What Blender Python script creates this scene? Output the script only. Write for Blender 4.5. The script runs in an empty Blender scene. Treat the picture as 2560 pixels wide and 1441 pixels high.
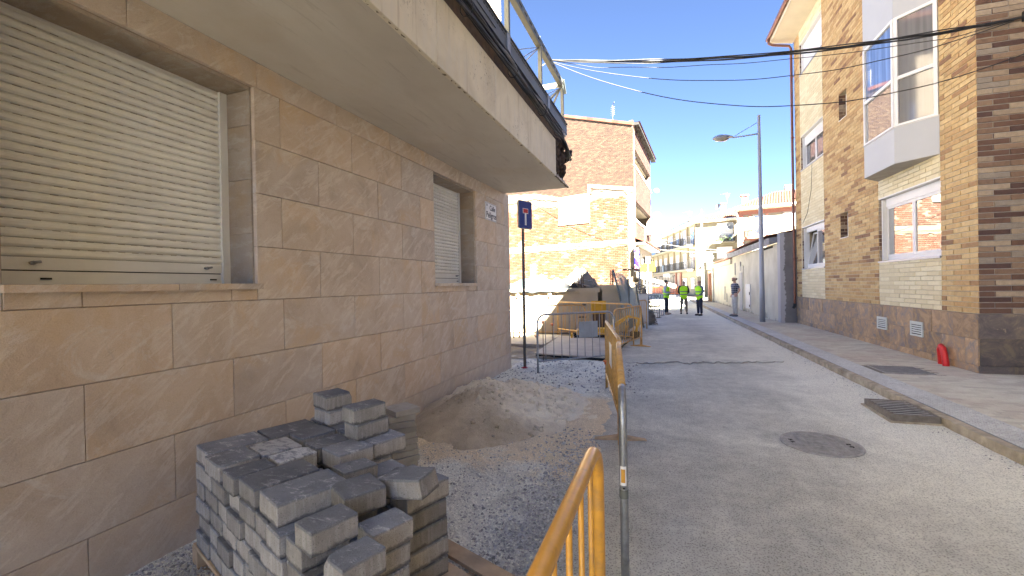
import bpy, bmesh, math, random
from mathutils import Vector, Matrix, noise as mnoise
random.seed(7)
SC = bpy.context.scene
COL = SC.collection
R = math.radians

# ---------------------------------------------------------------- camera, sky, sun
F_PX, CAM_H, ROLL = 1100.0, 1.65, 0.0185
yaw = math.atan(354 / F_PX)
pitch = -math.atan((720 - (707 + ROLL * 354)) / F_PX)
fw = Vector((-math.sin(yaw) * math.cos(pitch), math.cos(yaw) * math.cos(pitch), math.sin(pitch)))
r0 = fw.cross(Vector((0, 0, 1))).normalized()
u0 = r0.cross(fw)
cr = r0 * math.cos(ROLL) - u0 * math.sin(ROLL)
cu = u0 * math.cos(ROLL) + r0 * math.sin(ROLL)
cam = bpy.data.cameras.new('camera')
cam.sensor_width = 36
cam.lens = F_PX / 2560 * 36
cam.clip_start = 0.05
cam.clip_end = 3000
camo = bpy.data.objects.new('camera', cam)
COL.objects.link(camo)
m = Matrix((cr, cu, -fw)).transposed().to_4x4()
m.translation = Vector((0, 0, CAM_H))
camo.matrix_world = m
SC.camera = camo

SUN_AZ = math.atan2(0.573, -0.819)      # clockwise from +Y
SUN_EL = R(39)
world = bpy.data.worlds.new('World')
SC.world = world
world.use_nodes = True
wn = world.node_tree
sky = wn.nodes.new('ShaderNodeTexSky')
sky.sky_type = 'NISHITA'
sky.sun_disc = False
sky.sun_elevation = SUN_EL
sky.sun_rotation = SUN_AZ
sky.altitude = 2500
sky.air_density = 0.20
sky.dust_density = 0.0
sky.ozone_density = 1.6
bg = wn.nodes['Background']
wn.links.new(sky.outputs[0], bg.inputs[0])
bg.inputs[1].default_value = 0.05
sun = bpy.data.lights.new('sun', 'SUN')
sun.energy = 4.5
sun.angle = R(0.55)
sun.color = (1.0, 0.965, 0.86)
suno = bpy.data.objects.new('sun', sun)
COL.objects.link(suno)
sd = Vector((math.sin(SUN_AZ) * math.cos(SUN_EL), math.cos(SUN_AZ) * math.cos(SUN_EL), math.sin(SUN_EL)))
suno.rotation_euler = sd.to_track_quat('Z', 'Y').to_euler()
suno.location = (4, -6, 30)
vs = SC.view_settings
vs.view_transform = 'Standard'
vs.look = 'None'
vs.exposure = 4.85
vs.gamma = 1.0
vs.use_curve_mapping = False
SC.cycles.max_bounces = 9
SC.cycles.diffuse_bounces = 7
SC.cycles.glossy_bounces = 3
SC.cycles.transmission_bounces = 4
SC.cycles.use_denoising = True
SC.cycles.caustics_reflective = False
SC.cycles.caustics_refractive = False

# ---------------------------------------------------------------- mesh helpers
class MB:
    def __init__(self):
        self.v = []; self.f = []; self.m = []; self.s = []
    def face(self, pts, mi=0, smooth=False):
        b = len(self.v)
        self.v += [tuple(p) for p in pts]
        self.f.append(tuple(range(b, b + len(pts)))); self.m.append(mi); self.s.append(smooth)
    def hexa(self, P, mi=0, skip=()):
        b = len(self.v)
        self.v += [tuple(p) for p in P]
        for i, q in enumerate(((0, 3, 2, 1), (4, 5, 6, 7), (0, 1, 5, 4), (1, 2, 6, 5), (2, 3, 7, 6), (3, 0, 4, 7))):
            if i in skip: continue
            self.f.append(tuple(b + k for k in q)); self.m.append(mi); self.s.append(False)
    def box(self, x0, y0, z0, x1, y1, z1, mi=0, skip=()):
        if x0 > x1: x0, x1 = x1, x0
        if y0 > y1: y0, y1 = y1, y0
        if z0 > z1: z0, z1 = z1, z0
        self.hexa([(x0, y0, z0), (x1, y0, z0), (x1, y1, z0), (x0, y1, z0),
                   (x0, y0, z1), (x1, y0, z1), (x1, y1, z1), (x0, y1, z1)], mi, skip)
    def obox(self, c, a, b, d, mi=0):
        c, a, b, d = Vector(c), Vector(a), Vector(b), Vector(d)
        self.hexa([c - a - b - d, c + a - b - d, c + a + b - d, c - a + b - d,
                   c - a - b + d, c + a - b + d, c + a + b + d, c - a + b + d], mi)
    def beam(self, p, q, w, h=None, up=(0, 0, 1), mi=0):
        p, q = Vector(p), Vector(q)
        h = w if h is None else h
        d = (q - p)
        t = d.normalized()
        s = t.cross(Vector(up))
        if s.length < 1e-4: s = t.cross(Vector((0, 1, 0)))
        s.normalize(); n = s.cross(t)
        self.obox((p + q) / 2, d / 2, s * w / 2, n * h / 2, mi)
    def tube(self, pts, r, n=8, mi=0, cap=True, closed=False):
        pts = [Vector(p) for p in pts]
        k = len(pts)
        rs = r if isinstance(r, (list, tuple)) else [r] * k
        rings = []
        t0 = None; nrm = None
        for i, p in enumerate(pts):
            if closed: t = pts[(i + 1) % k] - pts[i - 1]
            else: t = pts[min(i + 1, k - 1)] - pts[max(i - 1, 0)]
            t.normalize()
            if nrm is None:
                a = Vector((0, 0, 1)) if abs(t.z) < .9 else Vector((1, 0, 0))
                nrm = (a - t * a.dot(t)).normalized()
            else:
                nrm = (nrm - t * nrm.dot(t)).normalized()
            bn = t.cross(nrm)
            b = len(self.v)
            for j in range(n):
                an = 2 * math.pi * j / n
                self.v.append(tuple(p + (nrm * math.cos(an) + bn * math.sin(an)) * rs[i]))
            rings.append(b)
        rr = range(k if closed else k - 1)
        for i in rr:
            a, b = rings[i], rings[(i + 1) % k]
            for j in range(n):
                self.f.append((a + j, a + (j + 1) % n, b + (j + 1) % n, b + j)); self.m.append(mi); self.s.append(True)
        if cap and not closed:
            self.f.append(tuple(rings[0] + j for j in reversed(range(n)))); self.m.append(mi); self.s.append(False)
            self.f.append(tuple(rings[-1] + j for j in range(n))); self.m.append(mi); self.s.append(False)
    def cyl(self, c, r, z0, z1, n=20, mi=0, r2=None):
        self.tube([(c[0], c[1], z0), (c[0], c[1], z1)], [r, r if r2 is None else r2], n, mi)
    def prism(self, poly, vec, mi=0):
        """closed polygon of 3D points swept by vec"""
        v = Vector(vec); P = [Vector(p) for p in poly]; n = len(P); b = len(self.v)
        self.v += [tuple(p) for p in P] + [tuple(p + v) for p in P]
        self.f.append(tuple(b + i for i in reversed(range(n)))); self.m.append(mi); self.s.append(False)
        self.f.append(tuple(b + n + i for i in range(n))); self.m.append(mi); self.s.append(False)
        for i in range(n):
            j = (i + 1) % n
            self.f.append((b + i, b + j, b + n + j, b + n + i)); self.m.append(mi); self.s.append(False)
    def blob(self, c, rx, ry, rz, seg=10, ring=6, mi=0, jit=0.0, zmin=-1):
        b = len(self.v); c = Vector(c)
        for i in range(ring + 1):
            ph = math.pi * i / ring
            for j in range(seg):
                th = 2 * math.pi * j / seg
                k = 1 + random.uniform(-jit, jit)
                self.v.append((c.x + rx * k * math.sin(ph) * math.cos(th), c.y + ry * k * math.sin(ph) * math.sin(th), c.z + rz * k * max(zmin, math.cos(ph))))
        for i in range(ring):
            for j in range(seg):
                self.f.append((b + i * seg + j, b + (i + 1) * seg + j, b + (i + 1) * seg + (j + 1) % seg, b + i * seg + (j + 1) % seg)); self.m.append(mi); self.s.append(True)
    def grid(self, fn, nu, nv, mi=0, smooth=True):
        b = len(self.v)
        for i in range(nu + 1):
            for j in range(nv + 1):
                self.v.append(tuple(fn(i / nu, j / nv)))
        for i in range(nu):
            for j in range(nv):
                a = b + i * (nv + 1) + j
                self.f.append((a, a + nv + 1, a + nv + 2, a + 1)); self.m.append(mi); self.s.append(smooth)
    def mesh(self, name):
        me = bpy.data.meshes.new(name)
        me.from_pydata(self.v, [], self.f)
        if any(self.m): me.polygons.foreach_set('material_index', self.m)
        if any(self.s): me.polygons.foreach_set('use_smooth', self.s)
        me.update()
        return me
    def build(self, name, mats, parent=None, loc=(0, 0, 0), rot=(0, 0, 0), kind=None, fix=True):
        me = self.mesh(name)
        if fix:
            bm = bmesh.new(); bm.from_mesh(me)
            bmesh.ops.recalc_face_normals(bm, faces=bm.faces)
            bm.to_mesh(me); bm.free()
        return link(name, me, mats, parent, loc, rot, kind)

def link(name, me, mats=None, parent=None, loc=(0, 0, 0), rot=(0, 0, 0), kind=None, scale=None):
    o = bpy.data.objects.new(name, me)
    COL.objects.link(o)
    if mats is not None and len(me.materials) == 0:
        for mm in (mats if isinstance(mats, (list, tuple)) else [mats]): me.materials.append(mm)
    o.location = loc; o.rotation_euler = rot
    if scale: o.scale = scale
    if parent: o.parent = parent
    if kind: o['kind'] = kind
    return o

def tag(o, label, cat, group=None, kind=None):
    o['label'] = label; o['category'] = cat
    if group: o['group'] = group
    if kind: o['kind'] = kind
    return o

def thing(name, label, cat, loc=(0, 0, 0), rz=0.0, group=None):
    o = bpy.data.objects.new(name, None)
    COL.objects.link(o)
    o.empty_display_size = .2
    o.location = loc; o.rotation_euler = (0, 0, rz)
    return tag(o, label, cat, group)

def bevel(o, w=.004, seg=1):
    md = o.modifiers.new('bevel', 'BEVEL'); md.width = w; md.segments = seg; md.limit_method = 'ANGLE'
    return o

def rects_minus(rects, holes):
    out = rects
    for (hx0, hx1, hz0, hz1) in holes:
        nxt = []
        for (a, b, c, d) in out:
            if b <= hx0 or a >= hx1 or d <= hz0 or c >= hz1:
                nxt.append((a, b, c, d)); continue
            if a < hx0: nxt.append((a, hx0, c, d))
            if b > hx1: nxt.append((hx1, b, c, d))
            a2, b2 = max(a, hx0), min(b, hx1)
            if c < hz0: nxt.append((a2, b2, c, hz0))
            if d > hz1: nxt.append((a2, b2, hz1, d))
        out = nxt
    return out

# ---------------------------------------------------------------- material helpers
class N:
    """small node builder"""
    def __init__(self, name):
        self.mat = bpy.data.materials.new(name); self.mat.use_nodes = True
        self.t = self.mat.node_tree; self.b = self.t.nodes['Principled BSDF']
        self.geo = None
    def n(self, typ, **kw):
        x = self.t.nodes.new(typ)
        for k, v in kw.items(): setattr(x, k, v)
        return x
    def l(self, a, b): self.t.links.new(a, b)
    def pos(self):
        if self.geo is None: self.geo = self.n('ShaderNodeNewGeometry')
        return self.geo.outputs['Position']
    def objco(self):
        return self.n('ShaderNodeTexCoord').outputs['Object']
    def mapping(self, vec, scale=(1, 1, 1), rot=(0, 0, 0), loc=None):
        x = self.n('ShaderNodeMapping'); self.l(vec, x.inputs['Vector'])
        x.inputs['Scale'].default_value = scale; x.inputs['Rotation'].default_value = rot
        if loc is not None:
            if isinstance(loc, tuple): x.inputs['Location'].default_value = loc
            else: self.l(loc, x.inputs['Location'])
        return x.outputs[0]
    def noise(self, vec, scale, detail=4, rough=.55, dist=0.0):
        x = self.n('ShaderNodeTexNoise'); self.l(vec, x.inputs['Vector'])
        x.inputs['Scale'].default_value = scale; x.inputs['Detail'].default_value = detail
        x.inputs['Roughness'].default_value = rough; x.inputs['Distortion'].default_value = dist
        return x.outputs['Fac']
    def voro(self, vec, scale, feature='F1', out='Distance'):
        x = self.n('ShaderNodeTexVoronoi', feature=feature); self.l(vec, x.inputs['Vector'])
        x.inputs['Scale'].default_value = scale
        return x.outputs[out]
    def ramp(self, fac, stops, interp='LINEAR'):
        x = self.n('ShaderNodeValToRGB'); self.l(fac, x.inputs[0]); r = x.color_ramp; r.interpolation = interp
        while len(r.elements) < len(stops): r.elements.new(.5)
        for e, (p, c) in zip(r.elements, stops):
            e.position = p
            e.color = (c, c, c, 1) if isinstance(c, (int, float)) else (*c, 1)
        return x.outputs[0]
    def math(self, op, a, b=None, clamp=False):
        x = self.n('ShaderNodeMath', operation=op, use_clamp=clamp)
        for i, v in enumerate((a, b)):
            if v is None: continue
            if isinstance(v, (int, float)): x.inputs[i].default_value = v
            else: self.l(v, x.inputs[i])
        return x.outputs[0]
    def mix(self, fac, a, b, mode='MIX'):
        x = self.n('ShaderNodeMix', data_type='RGBA', blend_type=mode)
        for i, v in ((0, fac), (6, a), (7, b)):
            if isinstance(v, (int, float)): x.inputs[i].default_value = v if i == 0 else (v, v, v, 1)
            elif isinstance(v, tuple): x.inputs[i].default_value = (*v, 1)
            else: self.l(v, x.inputs[i])
        return x.outputs[2]
    def rnd(self):
        a = self.n('ShaderNodeObjectInfo').outputs['Random']
        if self.geo is None: self.geo = self.n('ShaderNodeNewGeometry')
        b = self.geo.outputs['Random Per Island']
        return self.math('FRACT', self.math('ADD', self.math('MULTIPLY', a, 7.31), b))
    def sep(self, vec, axis):
        x = self.n('ShaderNodeSeparateXYZ'); self.l(vec, x.inputs[0]); return x.outputs[axis]
    def bump(self, h, strength=.3, dist=.01, prev=None):
        x = self.n('ShaderNodeBump'); self.l(h, x.inputs['Height'])
        x.inputs['Strength'].default_value = strength; x.inputs['Distance'].default_value = dist
        if prev is not None: self.l(prev, x.inputs['Normal'])
        self.l(x.outputs[0], self.b.inputs['Normal'])
        return x.outputs[0]
    def color(self, c, gain=None):
        if gain is not None:
            c = self.mix(1.0, c, (gain,) * 3 if not isinstance(gain, tuple) else gain, 'MULTIPLY')
        if isinstance(c, tuple): self.b.inputs['Base Color'].default_value = (*c, 1)
        else: self.l(c, self.b.inputs['Base Color'])
    def set(self, rough=.8, metal=0, spec=.4):
        self.b.inputs['Roughness'].default_value = rough; self.b.inputs['Metallic'].default_value = metal
        self.b.inputs['Specular IOR Level'].default_value = spec
        return self

def simple(name, col, rough=.7, metal=0, spec=.4, var=.12, scale=6, bump=.15, bscale=60, bdist=.002, rand=0.0, dirt=None):
    k = N(name); k.set(rough, metal, spec)
    v = k.pos()
    f = k.noise(v, scale, 5, .6)
    lo = tuple(max(0, c * (1 - var)) for c in col); hi = tuple(min(1, c * (1 + var)) for c in col)
    c = k.ramp(f, [(.3, lo), (.7, hi)])
    if rand: c = k.mix(1.0, c, k.ramp(k.rnd(), [(0, 1 - rand), (1, 1.0 + rand * .3)]), 'MULTIPLY')
    if dirt:
        c = k.mix(k.ramp(k.noise(v, scale * .4, 6, .7), [(.5, 0.0), (.7, dirt[1])]), c, dirt[0])
    k.color(c)
    if bump: k.bump(k.noise(v, bscale, 4, .6), bump, bdist)
    return k.mat
# ---------------------------------------------------------------- materials
def mat_tile(name='sandstone_tile', gain=1.0):
    k = N(name); k.set(.62, 0, .35)
    oi = k.n('ShaderNodeObjectInfo'); rr = oi.outputs['Random']
    comb = k.n('ShaderNodeCombineXYZ')
    k.l(k.math('MULTIPLY', rr, 37.0), comb.inputs[0]); k.l(k.math('MULTIPLY', rr, 91.0), comb.inputs[1]); k.l(k.math('MULTIPLY', rr, 17.0), comb.inputs[2])
    add = k.n('ShaderNodeVectorMath', operation='ADD'); k.l(k.pos(), add.inputs[0]); k.l(comb.outputs[0], add.inputs[1])
    v = add.outputs[0]
    vr = k.mapping(v, (1, 1, 1), (R(-40), 0, 0))
    big = k.noise(v, 2.2, 6, .62, .8)
    base = k.ramp(big, [(.28, (.30, .235, .175)), (.45, (.375, .295, .22)), (.6, (.41, .335, .262)), (.78, (.37, .265, .17))])
    tint = k.ramp(rr, [(0, (.86, .87, .90)), (.25, (1.0, .98, .96)), (.5, (.95, .93, .90)), (.75, (1.05, .97, .87)), (1, (.97, .99, 1.02))])
    c = k.mix(1.0, base, tint, 'MULTIPLY')
    # thin diagonal cleft veins
    vs_ = k.mapping(vr, (1, .9, 4.2))
    vein = k.noise(vs_, 3.0, 7, .7, .5)
    c = k.mix(k.ramp(vein, [(.52, 0.0), (.60, .36), (.66, 0.0)]), c, (.54, .48, .40))
    c = k.mix(k.ramp(k.noise(vs_, 5.5, 8, .75), [(.60, 0.0), (.68, .45)]), c, (.25, .18, .125))
    # ochre stains
    c = k.mix(k.ramp(k.noise(v, 1.3, 5, .6, 1.0), [(.54, 0.0), (.66, .6)]), c, (.40, .27, .15))
    c = k.mix(k.ramp(k.noise(vr, 2.6, 8, .72, 1.6), [(.56, 0.0), (.66, .5)]), c, (.46, .42, .36))
    c = k.mix(k.ramp(k.noise(vr, 4.2, 8, .75, 1.2), [(.60, 0.0), (.68, .4)]), c, (.30, .25, .21))
    fine = k.noise(k.pos(), 160, 3, .7)
    c = k.mix(.35, c, k.ramp(fine, [(.3, .72), (.7, 1.2)]), 'MULTIPLY')
    # sand thrown up on the lowest course
    z = k.sep(k.pos(), 2)
    zz = k.math('ADD', z, k.math('MULTIPLY', k.noise(k.pos(), 3, 5), .5))
    c = k.mix(k.ramp(zz, [(.25, .55), (.75, 0.0)]), c, (.33, .29, .25))
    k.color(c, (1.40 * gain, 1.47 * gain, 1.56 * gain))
    h = k.math('ADD', k.math('MULTIPLY', vein, .8), k.math('ADD', k.noise(v, 9, 8, .7), k.math('MULTIPLY', fine, .25)))
    k.bump(h, .75, .010)
    return k.mat

def brickmat(name, stops, rough=.75, interp='CONSTANT', var=.22, bump=.35, gain=1.0):
    k = N(name); k.set(rough, 0, .3)
    c = k.ramp(k.rnd(), stops, interp)
    n1 = k.noise(k.pos(), 14, 5, .65)
    c = k.mix(1.0, c, k.ramp(n1, [(.25, 1 - var), (.75, 1 + var)]), 'MULTIPLY')
    c = k.mix(.5, c, k.ramp(k.noise(k.pos(), 120, 3, .7), [(.3, .75), (.7, 1.2)]), 'MULTIPLY')
    k.color(c, gain)
    k.bump(k.noise(k.pos(), 70, 5, .65), bump, .003)
    return k.mat

def mat_road():
    k = N('worn_asphalt'); k.set(.9, 0, .25)
    p = k.pos()
    x = k.sep(p, 0); y = k.sep(p, 1)
    # aggregate: dark binder with pale worn stones
    vo = k.voro(p, 78)
    spk = k.noise(p, 120, 4, .8)
    base = k.ramp(k.noise(p, .9, 7, .62), [(.32, (.17, .166, .164)), (.5, (.192, .186, .181)), (.68, (.222, .213, .204))])
    base = k.mix(1.0, base, k.ramp(k.noise(p, 5, 6, .7), [(.3, .82), (.7, 1.16)]), 'MULTIPLY')
    # dusty pale veil, strongest at the kerb and across the old trench
    side = k.ramp(k.math('ADD', x, k.math('MULTIPLY', k.noise(p, 1.1, 6, .65, .6), 3.0)), [(2.2 / 8, 0.0), (3.6 / 8, .75)])
    # ramp factor has to be 0..1 -> rescale
    sx = k.math('DIVIDE', k.math('ADD', x, k.math('MULTIPLY', k.noise(p, 1.1, 6, .65, .6), 3.2)), 8.0)
    side = k.ramp(sx, [(.36, 0.0), (.52, .8)])
    dust = k.math('MAXIMUM', side, k.ramp(k.noise(p, .55, 7, .68, .4), [(.50, 0.0), (.64, .62)]))
    base = k.mix(dust, base, k.mix(k.noise(p, 16, 5, .7), (.25, .245, .24), (.36, .345, .32)))
    # dusting left by wheels: streaks along the street
    st = k.noise(k.mapping(p, (5, .5, 1)), 1.0, 5, .6)
    base = k.mix(k.ramp(st, [(.52, 0.0), (.70, .18)]), base, (.31, .30, .285))
    grain = k.math('ADD', k.math('MULTIPLY', vo, 1.2), k.math('MULTIPLY', spk, .8))
    grain = k.math('ADD', grain, k.math('MULTIPLY', k.math('SUBTRACT', k.noise(p, 42, 5, .8), .5), .9))
    base = k.mix(.95, base, k.ramp(grain, [(.30, .18), (.62, 1.0), (1.02, 1.75)]), 'MULTIPLY')
    # isolated dark pock marks and pale chips
    vd = k.voro(p, 26)
    base = k.mix(k.ramp(vd, [(.05, .7), (.12, 0.0)]), base, (.06, .06, .06))
    vw = k.voro(k.mapping(p, (1, 1, 1), (0, 0, 0), (3.3, 1.7, 0)), 14)
    base = k.mix(k.ramp(vw, [(.035, .8), (.06, 0.0)]), base, (.5, .5, .48))
    k.color(base, (1.58, 1.62, 1.49))
    b1 = k.bump(k.noise(p, 7, 6, .7), .5, .02)
    k.bump(grain, .8, .006, b1)
    return k.mat

def mat_gravelbed():
    k = N('crushed_stone_bed'); k.set(.95, 0, .2)
    p = k.pos()
    vo = k.voro(p, 55); vo2 = k.voro(p, 120)
    cellcol = k.voro(p, 55, out='Color')
    g = k.ramp(k.sep(cellcol, 0), [(0, (.15, .152, .158)), (.5, (.22, .22, .225)), (1, (.34, .33, .32))])
    y = k.sep(p, 1); x = k.sep(p, 0)
    # cement-white dust
    c = k.mix(k.ramp(k.math('SUBTRACT', k.noise(p, 1.5, 7, .7, .3), k.math('MULTIPLY', k.math('MAXIMUM', k.math('ADD', x, 1.05), 0.0), .45)), [(.34, 0.0), (.50, .9)]), g, k.mix(k.noise(p, 40, 4, .7), (.30, .30, .305), (.47, .465, .46)))
    # sand spilled over it: more with y and near the wall
    y = k.sep(p, 1); x = k.sep(p, 0)
    s = k.math('ADD', k.math('MULTIPLY', k.noise(p, 2.2, 7, .7, .5), 1.0), k.math('MULTIPLY', k.math('SUBTRACT', y, 3.72), .5))
    far = k.math('MULTIPLY', k.math('SUBTRACT', 6.9, y), .9)
    s = k.math('MINIMUM', s, far)
    s = k.ramp(s, [(.40, 0.0), (.62, .92)])
    c = k.mix(s, c, k.mix(k.noise(p, 9, 6, .7), (.30, .245, .19), (.42, .36, .29)))
    c = k.mix(.75, c, k.ramp(k.math('ADD', vo, k.math('MULTIPLY', vo2, .6)), [(.15, 1.2), (.8, .55)]), 'MULTIPLY')
    c = k.mix(.5, c, k.ramp(k.noise(p, 230, 2, .7), [(.3, .6), (.7, 1.3)]), 'MULTIPLY')
    k.color(c, (3.1, 3.1, 2.75))
    b1 = k.bump(k.noise(p, 22, 6, .75), .7, .02)
    x2 = k.bump(k.math('SUBTRACT', 1.0, vo), .9, .012, b1)
    return k.mat

def mat_sand():
    k = N('damp_sand'); k.set(.95, 0, .15)
    p = k.pos()
    c = k.ramp(k.noise(p, 2.0, 7, .68, .4), [(.3, (.175, .145, .108)), (.52, (.225, .188, .145)), (.72, (.28, .242, .192))])
    oc = k.math('ADD', k.sep(p, 1), k.math('ADD', k.math('MULTIPLY', k.sep(p, 0), .35), k.math('MULTIPLY', k.noise(p, 2.6, 6, .7), 1.3)))
    c = k.mix(k.ramp(k.math('MULTIPLY', oc, .1), [(.470, 0.0), (.520, .85)]), c, (.37, .33, .27))
    c = k.mix(.8, c, k.ramp(k.noise(p, 150, 4, .8), [(.3, .60), (.7, 1.35)]), 'MULTIPLY')
    c = k.mix(k.ramp(k.voro(p, 60), [(.10, .45), (.2, 0.0)]), c, (.12, .10, .085))
    k.color(c, (2.55, 2.6, 2.5))
    b1 = k.bump(k.noise(p, 30, 7, .8), .8, .02)
    k.bump(k.noise(p, 140, 4, .8), .8, .006, b1)
    return k.mat

def mat_paver_stack(name='grey_concrete_paver', crust=0.02):
    k = N(name); k.set(.88, 0, .25)
    oi = k.n('ShaderNodeObjectInfo'); rr = oi.outputs['Random']
    comb = k.n('ShaderNodeCombineXYZ'); k.l(k.math('MULTIPLY', rr, 53.0), comb.inputs[0]); k.l(k.math('MULTIPLY', rr, 31.0), comb.inputs[2])
    add = k.n('ShaderNodeVectorMath', operation='ADD'); k.l(k.pos(), add.inputs[0]); k.l(comb.outputs[0], add.inputs[1])
    v = add.outputs[0]
    oc = k.objco()
    z = k.sep(oc, 2)
    nz = k.sep(k.n('ShaderNodeNewGeometry').outputs['Normal'], 2)
    body = k.ramp(k.noise(v, 7, 6, .65), [(.3, (.19, .176, .155)), (.55, (.25, .234, .208)), (.75, (.32, .30, .272))])
    # vertical drawn streaks of the mould
    body = k.mix(k.ramp(k.noise(k.mapping(v, (30, 30, 3)), 1.5, 4, .6), [(.5, 0.0), (.68, .5)]), body, (.36, .345, .325))
    # coloured facing mix on the top centimetre, dark
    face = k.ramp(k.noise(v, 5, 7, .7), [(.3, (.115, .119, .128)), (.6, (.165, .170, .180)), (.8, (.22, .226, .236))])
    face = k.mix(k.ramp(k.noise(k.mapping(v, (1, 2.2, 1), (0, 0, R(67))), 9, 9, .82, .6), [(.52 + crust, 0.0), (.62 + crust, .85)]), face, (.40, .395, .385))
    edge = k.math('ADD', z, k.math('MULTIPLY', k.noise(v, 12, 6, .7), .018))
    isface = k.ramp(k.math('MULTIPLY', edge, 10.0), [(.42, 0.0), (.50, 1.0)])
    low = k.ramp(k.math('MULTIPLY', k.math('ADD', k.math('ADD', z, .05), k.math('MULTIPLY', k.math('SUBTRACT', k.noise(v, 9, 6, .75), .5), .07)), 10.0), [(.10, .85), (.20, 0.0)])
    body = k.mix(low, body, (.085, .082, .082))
    c = k.mix(isface, body, face)
    c = k.mix(k.ramp(k.noise(v, 3.0, 6, .65), [(.61, 0.0), (.68, .7)]), c, (.05, .051, .055))   # damp patches
    c = k.mix(1.0, c, k.ramp(rr, [(0, .68), (1, 1.28)]), 'MULTIPLY')
    pores = k.voro(v, 95)
    c = k.mix(k.ramp(pores, [(.10, .75), (.2, 0.0)]), c, (.05, .048, .045))
    c = k.mix(.55, c, k.ramp(k.noise(v, 260, 3, .7), [(.3, .65), (.7, 1.35)]), 'MULTIPLY')
    k.color(c, 1.45)
    b1 = k.bump(k.noise(v, 90, 5, .75), .6, .004)
    k.bump(k.ramp(pores, [(.05, 0.0), (.22, 1.0)]), .7, .004, b1)
    return k.mat

M_TILE = mat_tile()
M_REVEAL = mat_tile('darker_reveal_stone', .62)  # the wall tile stone again at a lower gain, darker overall
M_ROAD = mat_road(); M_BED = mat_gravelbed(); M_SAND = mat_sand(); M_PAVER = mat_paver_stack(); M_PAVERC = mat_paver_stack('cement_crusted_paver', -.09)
M_STONES = simple('loose_gravel_stone', (.52, .515, .50), .92, var=.2, scale=30, rand=.55, bump=.4, bscale=120)
M_DUSTY = simple('dusty_gravel_stone', (.60, .59, .56), .95, var=.2, scale=30, rand=.4, bump=.4, bscale=120)
M_GROUT = simple('dark_joint', (.30, .24, .19), .95, var=.2)
M_SOFFIT = None
def mat_soffit():
    k = N('weathered_render'); k.set(.9, 0, .2)
    p = k.pos()
    c = k.ramp(k.noise(k.mapping(p, (1, .35, 1), (0, 0, R(12))), 2.2, 7, .6, .4), [(.3, (.50, .455, .40)), (.7, (.60, .56, .50))])
    c = k.mix(k.ramp(k.noise(p, .8, 6, .65), [(.55, 0.0), (.72, .45)]), c, (.50, .41, .30))
    st = k.noise(k.mapping(p, (5.5, .45, 1), (0, 0, R(-8))), 2.6, 7, .7)
    c = k.mix(k.ramp(st, [(.58, 0.0), (.64, .28), (.7, 0.0)]), c, (.27, .23, .19))
    k.color(c); k.bump(k.noise(p, 40, 6, .7), .3, .004); return k.mat
M_SOFFIT = mat_soffit()
def mat_fascia():
    k = N('stained_stone_panel'); k.set(.8, 0, .3)
    p = k.pos()
    c = k.ramp(k.noise(p, 2.5, 6, .6, .5), [(.3, (.56, .50, .39)), (.6, (.68, .62, .50)), (.8, (.70, .61, .47))])
    c = k.mix(k.ramp(k.noise(k.mapping(p, (8, 8, 1.0)), 1.6, 6, .65), [(.5, 0.0), (.68, .45)]), c, (.58, .56, .52))
    sp = k.noise(p, 26, 8, .85)
    msk = k.noise(p, 1.7, 3, .5)
    c = k.mix(k.math('MULTIPLY', k.ramp(sp, [(.565, 0.0), (.61, .9)]), k.ramp(msk, [(.48, 0.0), (.6, 1.0)])), c, (.13, .10, .07))
    c = k.mix(k.ramp(k.noise(k.mapping(p, (14, 14, 1.2)), 1.2, 4), [(.6, 0.0), (.72, .4)]), c, (.30, .22, .14))
    k.color(c); k.bump(sp, .3, .004); return k.mat
M_FASCIA = mat_fascia()
M_SHUT = simple('ivory_shutter_slat', (.80, .795, .745), .45, spec=.45, var=.06, scale=3, bump=.12, bscale=30, rand=.08, dirt=((.48, .43, .34), .35))
M_SHUTW = simple('white_shutter_metal', (.72, .71, .68), .4, var=.05, scale=4, bump=.05, dirt=((.5, .46, .4), .25))
M_DISH = simple('dish_enamel', (.20, .20, .195), .6)
M_WHITE = simple('white_painted_metal', (.60, .60, .58), .4, var=.05, scale=4, bump=.03)
M_GALV = simple('galvanised_steel', (.30, .31, .32), .42, metal=.75, spec=.5, var=.2, scale=25, bump=.1, bscale=90, dirt=((.22, .21, .20), .5))
M_GALVL = simple('pale_galvanised_steel', (.16, .17, .15), .5, metal=.2, var=.12, scale=14, bump=.08)
M_YEL = simple('yellow_enamel', (.66, .33, .045), .32, spec=.55, var=.12, scale=14, bump=.25, bscale=55, bdist=.001, dirt=((.30, .19, .10), .75))
M_YELW = simple('worn_yellow_enamel', (.56, .32, .09), .46, spec=.45, var=.22, scale=16, bump=.15, bscale=45, dirt=((.42, .34, .24), .6))
M_ORANGE = simple('orange_plastic', (.80, .22, .07), .5, var=.1)
M_RUST = simple('rusty_steel', (.105, .07, .05), .8, metal=.2, var=.35, scale=12, bump=.5, dirt=((.17, .085, .04), .7))
M_BLACK = simple('black_cable_rubber', (.022, .022, .024), .55, var=.3, scale=10, dirt=((.10, .09, .08), .5))
M_DARK = simple('dark_void', (.02, .018, .016), .9, var=.3)
M_CONC = simple('pale_concrete', (.40, .38, .35), .9, var=.14, scale=3, bump=.4, bscale=40, bdist=.004, dirt=((.28, .24, .20), .5))
M_GREYR = None
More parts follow.
